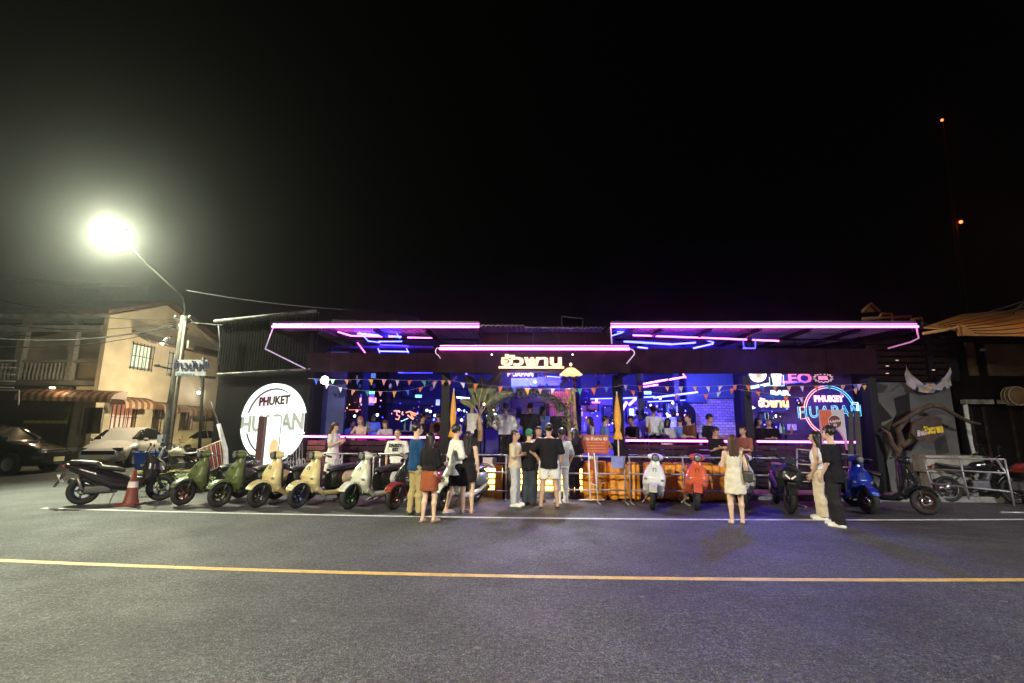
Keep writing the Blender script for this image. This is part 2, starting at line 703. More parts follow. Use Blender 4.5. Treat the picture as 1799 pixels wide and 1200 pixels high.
def far_lamp(name, label, head, base):
    t = thing(name, label, 'street lamp', base)
    b = MB()
    h = head.z
    d = Vector(head) - Vector(base)
    b.tube([(0, 0, 0), (0, 0, 3), (0, 0, h - 0.6), (d.x * 0.25, d.y * 0.25, h - 0.1), (d.x, d.y, h + 0.1)],
           [0.10, 0.09, 0.07, 0.05, 0.035], IRON, 10)
    b.build('post', t)
    lamp_head(t, d + Vector((0, 0, 0.0)), math.atan2(d.y, d.x))


far_lamp('street_lamp', 'grey street lamp across the road behind the viewer, left of the camera', LAMP_B,
         Vector((-7.5, -8.0, 0)))
far_lamp('street_lamp', 'grey street lamp across the road behind the viewer, right of the camera', LAMP_C,
         Vector((15.0, -6.5, 0)))

# utility pole at the left: leaning concrete pole, lamp arm, boxes, brackets
PB = ground(284, 836)
PY = PB.y
PT = at(325, 556, PY)
t = thing('utility_pole', 'leaning concrete utility pole with a bright street lamp on a long arm at the left', 'utility pole', PB)
d = PT - PB
b = MB()
b.tube([(0, 0, -0.1), d * 0.35, d * 0.7, d], [0.17, 0.155, 0.135, 0.12], mat('pole_concrete', (0.16, 0.14, 0.12), 0.85, noise=0.35, nscale=3, bump=0.5, bscale=20), 8)
b.build('post', t)
b = MB()
o1 = at(305, 822, PY) - PB
b.tube([at(292, 832, PY - 0.2) - PB, at(309, 690, PY - 0.2) - PB, at(326, 565, PY - 0.2) - PB], 0.035, mat('pale_conduit', (0.45, 0.38, 0.30), 0.6), 6)
b.build('conduit', t)
b = MB()
armp = [at(322, 580, PY), at(326, 545, PY), at(322, 522, PY * 0.99), at(290, 493, PY * 0.97), at(255, 462, (PY + 15) / 2), LAMP_A + Vector((0, 0, 0.08))]
b.tube([p - PB for p in armp], [0.05, 0.05, 0.05, 0.045, 0.04, 0.035], IRON, 8)
b.build('lamp_arm', t)
lamp_head(t, LAMP_A - PB, math.atan2((LAMP_A - armp[3]).y, (LAMP_A - armp[3]).x))
b = MB()
b.slab(at(329, 598, PY - .3) - PB, at(341, 614, PY) - PB, mat('cream_box', (0.6, 0.52, 0.36), 0.5))
b.build('junction_box', t)
b = MB()
b.slab(at(277, 764, PY - .3) - PB, at(290, 778, PY - .15) - PB, WHITEP)
b.build('notice_plate', t)
b = MB()
b.tube([at(276, 642, PY - 0.4) - PB, at(290, 646, PY - 0.2) - PB, at(309, 650, PY) - PB], 0.03, BLACK, 6)
b.ell(at(276, 642, PY - 0.4) - PB, (0.10, 0.07, 0.06), IRON)
b.build('side_lamp_bracket', t)
for k, (x0, y0, x1, y1) in enumerate(((305, 560, 336, 566), (302, 575, 330, 578))):
    b = MB()
    b.tube([at(x0, y0, PY) - PB, at(x1, y1, PY) - PB], 0.04, IRON, 6)
    for q in (0.1, 0.5, 0.9):
        p = at(x0 + (x1 - x0) * q, y0 - 3, PY) - PB
        b.ell(p, (0.05, 0.05, 0.07), mat('insulator', (0.5, 0.5, 0.48), 0.3), 8, 6)
    b.build('crossarm', t)

# overhead cables
def sag(a, c, s, n=14):
    a, c = Vector(a), Vector(c)
    return [a + (c - a) * (i / n) - Vector((0, 0, 4 * s * (i / n) * (1 - i / n))) for i in range(n + 1)]


CABLE = mat('cable_black', (0.02, 0.02, 0.02), 0.6)
k = 0
for (x1, y1, Y1, s, lab) in ((-60, 512, 13, .25, 'topmost thin overhead cable left of the utility pole'),
                             (-60, 560, 13, .3, 'overhead cable crossing the balcony roof at the left'),
                             (-60, 572, 13, .45, 'lower overhead cable crossing the cream gable at the left'),
                             (-60, 590, 12, .3, 'lowest overhead cable in front of the dark balcony house'),
                             (-60, 604, 13, .35, 'sagging overhead cable below the balcony house roof')):
    b = MB()
    b.tube(sag(at(310, 562 + 3 * k, PY), at(x1, y1, Y1), s), 0.016, CABLE, 5)
    tag(b.build('overhead_cable'), lab, 'cable', 'overhead cables left of the pole')
    k += 1
for (x0, y0, x1, y1, Y1, s, lab) in ((328, 510, 620, 545, 17, .1, 'thin overhead cable from the pole towards the pale roof'),
                                     (334, 560, 385, 612, 16.5, .05, 'short cable from the pole down to the black wall corner'),
                                     (330, 566, 700, 562, 15, .2, 'overhead cable along the top of the slatted dark wall')):
    b = MB()
    b.tube(sag(at(x0, y0, PY), at(x1, y1, Y1), s), 0.012, mat('cable_grey', (0.10, 0.10, 0.10), 0.6), 5)
    tag(b.build('overhead_cable'), lab, 'cable', 'overhead cables right of the pole')
for i in range(7):
    b = MB()
    b.tube(sag(at(1560 + 8 * i, 585 - 4 * i, 14.5), at(1850, 512 + 11 * i, 10), 0.12 + .02 * i), 0.012, CABLE, 5)
    tag(b.build('overhead_cable'), 'thin black overhead cable in the bundle crossing the orange roof at the right', 'cable', 'cables over the orange roof')

# Thai street sign beside the pole
t = thing('street_sign', 'white sign with dark blue Thai writing fixed beside the utility pole', 'sign', at(337, 647, PY - 0.6))
o = at(337, 647, PY - 0.6)
A, B_ = at(311, 632, PY - .6) - o, at(361, 660, PY - .6) - o
b = MB()
b.slab((A.x, 0, B_.z), (B_.x, 0.05, A.z), mat('sign_white', (0.72, 0.70, 0.74), 0.5, noise=0.08))
b.build('board', t)
b = MB()
b.text('ข้าวมันไก่', 0.36, (0, -0.012, -0.02), mat('sign_navy', (0.02, 0.015, 0.12), 0.5), off=0.005, ext=0.004)
b.build('lettering', t)
b = MB()
b.text('แสวงหา', 0.19, (-0.18, -0.012, -0.27), mat('sign_grey', (0.22, 0.30, 0.36), 0.5), off=0.004, ext=0.004)
b.build('lettering', t)
b = MB()
b.tube([at(358, 628, PY - .5) - o, at(354, 720, PY - .5) - o, at(349, 812, PY - .5) - o], 0.05, BLACK, 8)
b.tube([at(352, 662, PY - .5) - o, at(378, 664, PY - .5) - o], 0.05, BLACK, 6)
b.build('post', t)

# distant radio mast with red lamps
MY = 62.0
mb_, mt_ = ground(1716, 757), at(1655, 206, MY)
base = Vector((at(1718, 740, MY).x, MY, 0))
t = thing('radio_mast', 'tall distant lattice mast with small red lamps against the night sky', 'mast', base)
LAT = mat('mast_steel', (0.14, 0.13, 0.12), 0.6)
top = mt_ - base
b = MB()
for i in range(3):
    a = 2 * pi * i / 3 + 0.4
    b.tube([(0.5 * cos(a), 0.5 * sin(a), 0), (top.x + 0.1 * cos(a), top.y + 0.1 * sin(a), top.z - 2.5)], 0.045, LAT, 4)
n = 46
for i in range(n):
    for j in range(3):
        a, c = 2 * pi * j / 3 + 0.4, 2 * pi * (j + 1) / 3 + 0.4
        f0, f1 = i / n, (i + 1) / n
        r0, r1 = 0.5 + (0.1 - 0.5) * f0, 0.5 + (0.1 - 0.5) * f1
        p0 = Vector((top.x * f0 + r0 * cos(a), top.y * f0 + r0 * sin(a), (top.z - 2.5) * f0))
        p1 = Vector((top.x * f1 + r1 * cos(c), top.y * f1 + r1 * sin(c), (top.z - 2.5) * f1))
        b.tube([p0, p1], 0.025, LAT, 3, caps=False)
stuff(b.build('lattice', t))
b = MB()
b.tube([(top.x, top.y, top.z - 2.6), (top.x, top.y, top.z)], 0.05, LAT, 5)
b.build('spike', t)
for (px, py, r) in ((1655, 211, 0.16), (1688, 390, 0.20)):
    b = MB()
    b.ell(at(px, py, MY - 0.7) - base, (r, r, r), REDL, 10, 8)
    b.build('warning_lamp', t)
# ================================================================== THE BAR
YW = 13.4                      # counter face
YR = 12.6                      # front edge of the side roofs
YC = 11.9                      # front of the middle canopy
ZC = 1.41                      # counter top
ZF = 0.60                      # bar floor


def X(px, Y, py=700):
    return at(px, py, Y).x


def Z(py, Y, px=900):
    return at(px, py, Y).z


bar = thing('bar_building', 'open-fronted night bar with pink neon roof edges and blue lit interior', 'bar', (0, 0, 0))
xl, xr = X(543, YW), X(1536, YW)
xo = X(1640, YW)                     # outer end of the bar behind the mural wall
xa, xb = X(776, YW), X(790, YW)       # left middle pillar
xc, xd = X(1078, YW), X(1094, YW)     # right middle pillar
xe, xf = X(1306, YW), X(1319, YW)     # pillar before the right room
YB = 21.0

b = MB()
b.slab((xl, YW + .08, 0), (xa - .0, YB, ZF), DARK)
b.slab((xa, YW + .02, 0), (xd, YB, ZF - .002), DARK)
b.slab((xd + .002, YW + .08, 0), (xo, YB, ZF), DARK)
b.build('floor', bar)
DBLUE = mat('dark_blue_wall', (0.10, 0.10, 0.16), 0.6, noise=0.2, nscale=2)
b = MB()
b.slab((xl - .1, YB, 0), (xo + .1, YB + .15, 4.3), mat('back_wall_paint', (0.07, 0.055, 0.075), 0.6, noise=0.2, nscale=1.5))
b.build('back_wall', bar)
b = MB()
b.slab((xo, YW, 0), (xo + .15, YB, 4.3), DARK)
b.build('side_wall', bar)
b = MB()
b.slab((xl - .12, YW, 0), (xl, YB, 4.3), DARK)
b.build('side_wall', bar)
# end panel left of the opening, the blue light put into its colour
b = MB()
b.slab((xl + .001, YW + .9, ZF), (X(606, YW + .9), YW + 1.0, 3.9), mat('blue_lit_panel', (0.05, 0.06, 0.25), 0.6, noise=0.25, nscale=2))
b.build('end_panel', bar)

# pillars
for (p, q, y0, z1) in ((xa, xb, YW - .05, 3.1), (xc, xd, YW - .05, 3.1), (xe, xf, YW - .05, 3.1)):
    b = MB()
    b.slab((p, y0, ZF * 0), (q, y0 + .25, z1), BLACK)
    b.build('pillar', bar)
for px, Y in ((640, 16), (1126, 15.2), (1190, 17.5), (1016, 16.5)):
    b = MB()
    x = X(px, Y)
    b.slab((x - .09, Y, ZF), (x + .09, Y + .18, 4.1), BLACK if px == 1016 else mat('dark_metal', (0.05, 0.05, 0.07), 0.4))
    b.build('pillar', bar)

# dark brown header boards above the openings (individual panels)
def header(x0, x1, z0, z1, n, Y):
    for i in range(n):
        b = MB()
        a, c = x0 + (x1 - x0) * i / n, x0 + (x1 - x0) * (i + 1) / n
        b.slab((a + .004, Y, z0), (c - .004, Y + .06, z1), DARKB)
        b.build('header_board', bar)


header(xl - .1, X(771, YW), Z(655, YW), Z(621, YW, 650), 6, YW - .1)
header(X(1104, YW), xr + .12, Z(657, YW, 1300), Z(614, YW, 1300), 10, YW - .1)
header(X(845, YW), X(1075, YW), Z(655, YW), Z(585, YW), 5, YW - .1)

# side roofs: corrugated sheet on beams
SHEET = mat('roof_sheet', (0.28, 0.27, 0.30), 0.45, 0.5, noise=0.15, nscale=2)


def corrugated(x0, x1, y0, z0, y1, z1, m, pitch=0.13, amp=0.018):
    b = MB()
    n = int((x1 - x0) / pitch * 4)
    V, F = [], []
    for i in range(n + 1):
        x = x0 + (x1 - x0) * i / n
        dz = amp * (1 if (i % 4) in (1, 2) else -1)
        V += [(x, y0, z0 + dz), (x, y1, z1 + dz), (x, y0, z0 + dz + .012), (x, y1, z1 + dz + .012)]
    for i in range(n):
        k = 4 * i
        F += [(k, k + 4, k + 5, k + 1), (k + 2, k + 3, k + 7, k + 6), (k, k + 2, k + 6, k + 4), (k + 1, k + 5, k + 7, k + 3)]
    return b.add(V, F, m)


ZR = Z(576, YR, 900) + .02
rl0, rl1 = X(474, YR, 577), X(842, YR, 574)
rr0, rr1 = X(1073, YR, 575), X(1611, YR, 580)
corrugated(rl0, rl1 + 1.2, YR + .05, ZR + .05, YB, ZR + .45, SHEET).build('roof_sheet', bar)
corrugated(rr0, rr1, YR + .05, ZR + .05, YB, ZR + .45, SHEET).build('roof_sheet', bar)
corrugated(rl1 + 1.2, rr0, YW, ZR + .15, YB, ZR + .45, SHEET).build('roof_sheet', bar)
for x0, x1 in ((rl0, rl1), (rr0, rr1)):
    b = MB()
    b.slab((x0, YR, ZR - .03), (x1, YR + .05, ZR + .16), mat('dark_metal', (0.05, 0.05, 0.07), 0.4))
    b.build('fascia', bar)
    n = int((x1 - x0) / 1.2)
    for i in range(n + 1):
        x = x0 + .05 + (x1 - x0 - .1) * i / n
        b = MB()
        b.slab((x - .03, YR + .06, ZR - .10), (x + .03, YW + 4, ZR + .02), BLACK)
        b.build('rafter', bar)
    for Y in (YW + .3, YW + 1.6, YW + 3.2):
        b = MB()
        b.slab((x0 + .3, Y, ZR - .16), (x1 - .1, Y + .05, ZR - .105), BLACK)
        b.build('purlin', bar)


def neon(name, P, m, r=0.03, label=None, n=6):
    b = MB()
    b.tube(P, r, m, n)
    return b.build(name, bar, label)


def zed(v, dz, dy=0):
    v = Vector(v)
    v.z += dz
    v.y += dy
    return v


A, B1, C1 = at(480, 577, YR), at(466, 613, YR - .1), at(541, 650, YW)
D1 = at(842, 575, YR)
A.z = D1.z = ZR - .0
neon('neon_tube', [zed(A, 0, -.06), zed(D1, 0, -.06)], NEON, .029, 'long pink neon tube on the left roof edge')
neon('neon_tube', [zed(A, .075, -.03), zed(D1, .085, -.03)], NEON2, .012, 'thin pink glowing line imitating the reflection above the left roof edge tube')  # glowing line imitates the tube's reflection in the metal flashing
neon('neon_tube', [A, B1], EDGE, .016, 'violet light strip on the left roof end')
neon('neon_tube', [B1, C1], EDGE, .018, 'violet light strip running from the left roof end down to the wall')
E1, F1 = at(1073, 577, YR), at(1611, 583, YR)
E1.z = F1.z = ZR - .0
neon('neon_tube', [zed(E1, 0, -.06), zed(F1, 0, -.06)], NEON, .029, 'long pink neon tube on the right roof edge')
neon('neon_tube', [zed(E1, .085, -.03), zed(F1, .075, -.03)], NEON2, .012, 'thin pink glowing line imitating the reflection above the right roof edge tube')  # reflection on the right flashing, built as a dim glowing line
neon('neon_tube', [F1, at(1614, 594, YR), at(1600, 601, YR + .3), at(1560, 612, YW - .1)], glow('dim_pink_strip', (0.9, 0.3, 0.7), 0.45), .02, 'dim violet strip on the right roof end')
neon('neon_tube', [E1, at(1075, 604, YR)], EDGE, .016, 'violet light strip on the left end of the right roof')
# inner pink lines under the roofs
neon('neon_tube', [at(594, 583, 13.2), at(617, 590, 13.8), at(705, 592, 14)], NEON, .018, 'bent pink neon line under the left roof')
neon('neon_tube', [at(716, 593, 14), at(766, 594, 14)], NEON, .018, 'short pink neon line under the left roof')
neon('neon_tube', [at(628, 602, 14), at(643, 622, 14)], NEON2, .018, 'slanting pink strip above the left header')
neon('neon_tube', [at(1112, 589, 13.6), at(1250, 594, 13.6), at(1368, 599, 13.6)], NEON, .020, 'pink neon line under the right roof')
for (x0, y0, x1, y1, Y, m, r) in ((628, 586, 704, 592, 13.9, BLUE, .03), (646, 599, 668, 602, 13.9, BLUE, .015), (631, 583, 648, 600, 13.7, BLUE, .015), (697, 586, 706, 600, 13.9, BLUE, .015),
                              (665, 600, 706, 600, 13.9, BLUE, .018), (668, 606, 718, 608, 14.2, BLUED, .02), (664, 612, 668, 622, 14.1, BLUE, .014),
                              (666, 617, 718, 618, 14.1, BLUE, .018), (714, 612, 718, 621, 14.1, BLUE, .014),
                              (1075, 590, 1094, 584, 13.7, BLUE, .018), (1096, 600, 1180, 605, 13.8, BLUE, .03),
                              (1180, 605, 1222, 602, 13.8, BLUE, .025), (1236, 596, 1254, 602, 13.8, BLUE, .02), (1218, 612, 1253, 604, 13.8, BLUE, .022),
                              (1120, 610, 1138, 612, 13.7, BLUE, .022), (1084, 583, 1096, 583, 13.4, BLUE, .015), (1140, 590, 1250, 597, 14.4, BLUED, .02),
                              (1305, 596, 1307, 611, 13.2, BLUED, .015), (1327, 596, 1327, 611, 13.2, BLUED, .015), (1305, 612, 1327, 612, 13.2, BLUED, .018)):
    neon('blue_strip', [at(x0, y0, Y), at(x1, y1, Y)], m, r, n=5)

# middle canopy: box with sign face
cx0, cx1 = X(771, YC, 620), X(1107, YC, 620)
zc1, zc0 = Z(617, YC, 940) + .05, Z(655, YC, 940)
can = thing('entrance_canopy', 'dark box canopy with pink neon edge over the bar entrance', 'canopy', (0, 0, 0))
nb = 5
for i in range(nb):
    b = MB()
    a, c = cx0 + (cx1 - cx0) * i / nb, cx0 + (cx1 - cx0) * (i + 1) / nb
    b.slab((a + .003, YC, zc0), (c - .003, YC + .05, zc1), DARKB)
    b.build('face_board', can)
b = MB()
b.slab((cx0, YC + .06, zc1 - .08), (cx1, YW - .12, zc1 - .02), DARK)
b.build('deck', can)
for x in (cx0 + .03, cx1 - .03):
    b = MB()
    b.slab((x - .03, YC + .06, zc0), (x + .03, YW - .12, zc1 - .085), DARKB)
    b.build('cheek_board', can)
zn = zc1 + .04
b = MB()
b.tube([(cx0 + .02, YC - .04, zn - .035), (cx1 - .02, YC - .04, zn - .035)], .034, NEON, 6)
b.build('neon_tube', can)
b = MB()
b.tube([(cx0 + .02, YC + .02, zn + .05), (cx1 - .02, YC + .02, zn + .05)], .012, NEON2, 6)  # glowing line standing in for the tube's reflection along the canopy top
b.build('neon_tube', can)
b = MB()
b.tube([(cx0, YC - .03, zn - .04)] + [(cx0 - .06 * sin(a) - .02, YC - .02, zn - .10 + .09 * cos(a)) for a in np.linspace(0, pi, 7)] + [(cx0 + .05, YC - .02, zn - .28)], .012, EDGE, 5)
b.build('neon_tube', can)
b = MB()
b.tube([(cx1, YC - .03, zn - .04)] + [(cx1 + .10 * sin(a) - .0, YC - .02, zn - .14 + .10 * cos(a)) for a in np.linspace(0, pi * .6, 7)] + [(cx1 - .10, YC - .02, zn - .40)], .016, EDGE, 5)
b.build('neon_tube', can)
for px in (864, 1006):
    p = at(px, 623, YC - .08)
    b = MB()
    b.ell(p, (.022, .022, .022), WHITE, 8, 6)
    b.build('bulb', can)

# main sign
sg = thing('bar_name_sign', 'glowing yellow Thai name sign with underline on the entrance canopy', 'sign', at(933, 648, YC - .03))
o = Vector(sg.location)
b = MB()
b.text('ฮัวพาน', 0.335, at(934, 641.5, YC - .05) - o, SIGNY, off=0.013, ext=0.02, sx=1.66)
b.build('lettering', sg)
b = MB()
p, q = at(876, 643.5, YC - .05) - o, at(991, 647.5, YC - .05) - o
b.slab((p.x, -.04, q.z), (q.x, 0, p.z), SIGNY)
b.build('underline', sg)

# hanging hat-shaped lamp
hl = thing('hanging_lamp', 'glowing pale yellow fabric lamp shade hanging beside the name sign', 'lamp', at(1003, 660, YC - .25))
o = Vector(hl.location)
b = MB()
V, F = [], []
prof = [(0.02, .19), (.09, .185), (.17, .12), (.24, .05), (.27, .0)]
for k, (r, z) in enumerate(prof):
    for q in range(20):
        a = 2 * pi * q / 20
        rr = r * (1 + .06 * (q % 2) * k / 4)
        V.append((rr * cos(a), rr * sin(a), z + (.02 * (q % 2) if k == 4 else 0)))
for k in range(4):
    for q in range(20):
        F.append((k * 20 + q, k * 20 + (q + 1) % 20, (k + 1) * 20 + (q + 1) % 20, (k + 1) * 20 + q))
b.add(V, F, mat('lamp_fabric', (0.8, 0.6, 0.35), 0.7, emit=(1.0, 0.66, 0.26), es=1.0), True)
b.build('shade', hl)
b = MB()
b.tube([(0, 0, .19), (0, 0, .36)], .008, BLACK, 5)
b.ell((0, 0, .27), (.035, .035, .045), glow('warm_bulb', (1, .6, .4), 2.0), 8, 6)
b.build('cord', hl)

# ------------------------------------------------------------------ counters with planked fronts
PLUM = mat('counter_plank_dark', (0.018, 0.009, 0.011), 0.6, noise=0.3, nscale=4, spec=.2)


def counter(label, x0, x1, n_pl, m, zt, planks_light=None):
    t = thing('bar_counter', label, 'counter', ((x0 + x1) / 2, YW, 0.11))
    o = Vector(t.location)
    b = MB()
    b.slab((x0 - o.x, -.12, zt - .11), (x1 - o.x, .38, zt - .06 - .11 + .02), BLACK)
    b.build('counter_top', t)
    h = (zt - .17 - .11) / n_pl
    for i in range(n_pl):
        z0 = .02 + i * h
        segs = [(x0, x1)] if not planks_light else [(x0, planks_light), (planks_light + .004, x1)]
        for j, (a, c) in enumerate(segs):
            b = MB()
            b.slab((a - o.x, .0 + .012 * (i % 2), z0 + .012), (c - o.x, .07, z0 + h - .012), WOOD if (planks_light and j == 0) else m)
            b.build('plank', t)
    b = MB()
    b.tube([(x0 - o.x + .01, -.145, zt - .135 - .03), (x1 - o.x - .01, -.145, zt - .135 - .03)], .027, NEON, 6)
    b.build('neon_tube', t)
    return t


counter('left bar counter with wooden slats and a pink neon edge', X(527, YW, 765), xa - .01, 8, PLUM, ZC + .03, X(577, YW))
counter('middle bar counter with pink neon edge behind the yellow barriers', xd + .01, xe - .005, 8, PLUM, ZC - .01)
counter('right bar counter with pink neon edge below the round neon logo', xf + .005, X(1490, YW), 8, PLUM, ZC - .01)

# entrance steps with glowing risers
st = thing('entrance_steps', 'three dark steps with glowing yellow risers up to the bar entrance', 'steps', ((xb + xc) / 2, 12.9, .11))
o = Vector(st.location)
for i in range(4):
    z0, y0 = .11 + i * .125, 12.60 + i * .21
    b = MB()
    b.slab((xb + .35 - o.x, y0 - o.y, z0 - .11), (xc - o.x, YW + .4 - o.y, z0 + .125 - .11 - .002), mat('step_stone', (0.10, 0.08, 0.09), 0.6))
    b.build('step', st)
    b = MB()
    b.slab((xb + .45 - o.x, y0 - .012 - o.y, z0 - .11 + .012), (xc - .05 - o.x, y0 - .001 - o.y, z0 - .11 + .112), WARM)
    b.build('step_light', st)

# dark planters at the entrance left
for (p0, p1, lab) in ((792, 846, 'black planter box under the banana plant'), (1040, 1076, 'black planter box under the pale twisted trunk')):
    t = thing('planter', lab, 'planter', (X((p0 + p1) / 2, 13.1), 13.1, .11))
    w_ = (X(p1, 13.1) - X(p0, 13.1)) / 2
    b = MB()
    b.slab((-w_, -.2, 0), (w_, .2, 1.25 if p0 < 900 else .7), BLACK)
    b.build('box', t)
    b = MB()
    b.slab((-w_ + .03, -.17, 1.251 if p0 < 900 else .701), (w_ - .03, .17, 1.27 if p0 < 900 else .72), mat('soil', (0.03, 0.02, 0.015), 0.95))
    b.build('soil', t)

# ------------------------------------------------------------------ interior
# brick wall panel
def brick_mat():
    m = bpy.data.materials.new('painted_brick')
    m.use_nodes = True
    t = m.node_tree
    bb = t.nodes['Principled BSDF']
    tc = t.nodes.new('ShaderNodeTexCoord')
    mp = t.nodes.new('ShaderNodeMapping')
    mp.inputs['Rotation'].default_value = (pi / 2, 0, 0)
    br = t.nodes.new('ShaderNodeTexBrick')
    br.inputs['Scale'].default_value = 2.6
    br.inputs['Color1'].default_value = (0.62, 0.50, 0.50, 1)
    br.inputs['Color2'].default_value = (0.36, 0.30, 0.32, 1)
    br.inputs['Mortar'].default_value = (0.08, 0.07, 0.09, 1)
    t.links.new(tc.outputs['Object'], mp.inputs[0])
    t.links.new(mp.outputs[0], br.inputs[0])
    t.links.new(br.outputs[0], bb.inputs['Base Color'])
    bp = t.nodes.new('ShaderNodeBump')
    bp.inputs['Strength'].default_value = 0.5
    t.links.new(br.outputs[1], bp.inputs['Height'])
    bp.invert = True
    t.links.new(bp.outputs[0], bb.inputs['Normal'])
    return m


YI = 18.0
b = MB()
b.slab((X(1212, YI), YI, ZF), (X(1306, YI), YI + .15, Z(697, YI, 1260)), brick_mat())
b.build('brick_wall', bar)
b = MB()
b.slab((X(1206, YI), YI - .1, Z(708, YI, 1260)), (X(1240, YI), YI + .1, 4.2), mat('teal_board', (0.05, 0.09, 0.16), 0.5))
b.slab((X(1240, YI), YI - .1, Z(700, YI, 1260)), (X(1330, YI), YI - .01, 4.2), mat('teal_board', (0.05, 0.09, 0.16), 0.5))
b.build('upper_board', bar)
# pale wall behind the dance floor, centre right
b = MB()
b.slab((X(1018, 19.5), 19.5, ZF), (X(1212, 19.5), 19.6, Z(703, 19.5, 1150)), mat('pale_wall', (0.24, 0.22, 0.30), 0.6, noise=0.15, nscale=2))
b.build('pale_wall', bar)
b = MB()
b.slab((X(965, 19.3), 19.3, ZF), (X(1016, 19.3), 19.4, Z(688, 19.3, 1000)), mat('warm_wall', (0.55, 0.24, 0.16), 0.6, noise=0.3, nscale=2))
b.build('warm_wall', bar)
b = MB()
for i in range(14):
    x = X(966 + i * 3.6, 19.25)
    b.slab((x, 19.25, ZF), (x + .03, 19.29, Z(690, 19.3, 1000)), mat('warm_slat', (0.35, 0.13, 0.08), 0.6))
stuff(b.build('wall_slats', bar))
# arched dark doorway
b = MB()
yD = 17.6
pts = [(X(1196, yD), ZF)] + [((X(1206, yD) + X(1196, yD)) / 2 + .0 - .32 * cos(a) + .08, Z(712, yD, 1200) - .3 + .35 * sin(a)) for a in np.linspace(0, pi, 10)] + [(X(1218, yD), ZF)]
b.prism(pts, (0, yD, 0), (1, 0, 0), (0, 0, 1), (0, .1, 0), BLACK)
b.build('arched_doorway', bar)
# right room back wall
YRm = 16.6
b = MB()
b.slab((X(1319, YRm), YRm, ZF), (xo, YRm + .12, 4.2), mat('violet_wall', (0.09, 0.05, 0.12), 0.55, noise=0.2, nscale=1.5))
b.build('room_wall', bar)
b = MB()
b.slab((X(1319, YRm), YRm + .121, ZF), (X(1319, YRm) + .08, YB, 4.2), DARK)
b.build('room_wall', bar)

# led tubes inside
for (x0, y0, x1, y1, Y, m, r) in (
        (1148, 699, 1226, 689, 17.0, BLUE, .035), (1092, 700, 1150, 697, 17.5, BLUE, .03), (1138, 706, 1226, 702, 18.5, BLUE, .02),
        (1129, 675, 1173, 667, 15.5, NEON, .025), (1176, 667, 1204, 662, 15.5, NEON, .025), (1200, 657, 1205, 664, 15.5, NEON, .02),
        (1025, 701, 1080, 700, 17.5, BLUE, .02), (1130, 680, 1156, 676, 15.7, NEON, .02), (1040, 707, 1054, 707, 18.5, NEON2, .03),
        (1000, 704, 1012, 704, 18.0, NEON2, .02), (960, 661, 985, 663, 15.5, BLUE, .016), (975, 672, 1000, 668, 16, BLUED, .014),
        (1092, 722, 1101, 706, 16.5, PINKW, .05), (1105, 712, 1117, 700, 16.5, PINKW, .045),
        (802, 698, 825, 700, 17.5, WHITE, .03), (700, 655, 760, 655, 15.5, BLUED, .02)):
    neon('led_tube', [at(x0, y0, Y), at(x1, y1, Y)], m, r, n=5)
# tall lit window strips and screens
for (x0, y0, x1, y1, Y, m) in ((1106, 718, 1114, 731, 17.5, CYANW), (1172, 728, 1179, 738, 16.6, CYANW),
                               (1016, 723, 1024, 731, 17.0, glow('pink_screen', (0.7, 0.45, 0.8), 0.9)),
                               (898, 664, 944, 679, 16.6, glow('blue_screen', (0.02, 0.10, 0.9), 0.9)),
                               (944, 662, 985, 677, 16.7, glow('violet_screen', (0.18, 0.05, 0.75), 0.55)),
                               (597, 703, 604, 712, 15.5, glow('blue_screen', (0.02, 0.10, 0.9), 0.9)),
                               (587, 713, 591, 727, 15.6, glow('pale_screen', (0.3, 0.4, 1.0), 1.5)),
                               (652, 656, 659, 664, 15.0, glow('mid_blue_panel', (0.05, 0.2, 0.8), 0.7)),
                               (1384, 745, 1400, 756, 16.4, glow('violet_card', (0.14, 0.08, 0.9), 0.9)),
                               (766, 702, 772, 712, 16.0, glow('pale_screen', (0.3, 0.4, 1.0), 1.5))):
    p, q = at(x0, y0, Y), at(x1, y1, Y)
    b = MB()
    b.slab((p.x, Y, q.z), (q.x, Y + .05, p.z), m)
    b.build('screen', bar)
for px, py, Y in ((735, 696, 18), (1138, 690, 17), (652, 690, 18)):
    p = at(px, py, Y)
    t = thing('exit_sign', {735: 'small glowing pale green exit sign in the left room', 1138: 'green exit sign above the dance floor', 652: 'greenish glowing sign behind the bunting in the left room'}[px], 'sign', p)
    b = MB()
    b.slab((-.12, 0, -.05), (.12, .04, .05), GREEN)
    b.build('panel', t)

# wooden/blue back bar and speaker stacks
SPK = mat('speaker_black', (0.02, 0.02, 0.022), 0.6)
def speaker(px, py0, py1, wpx, Y, lab):
    p, q = at(px, py0, Y), at(px, py1, Y)
    w_ = wpx / FPX * Y / 2
    t = thing('speaker', lab, 'speaker', (p.x, Y, q.z))
    h = p.z - q.z
    b = MB()
    b.box((0, 0, h / 2), (2 * w_, .4, h), SPK)
    b.build('cabinet', t)
    for k, f in enumerate((.28, .7)):
        b = MB()
        b.lathe([(w_ * .75, -.205), (w_ * .7, -.215), (w_ * .2, -.19), (.0, -.2)], (0, 0, h * f), mat('speaker_cone', (0.04, 0.04, 0.05), 0.4), 14, 'Y')
        b.build('speaker_cone', t)


speaker(1027, 684, 712, 17, 16.0, 'black loudspeaker hanging right of the entrance arch')
speaker(748, 772, 800, 0 + 22, 16.5, 'black loudspeaker on the floor of the left room')

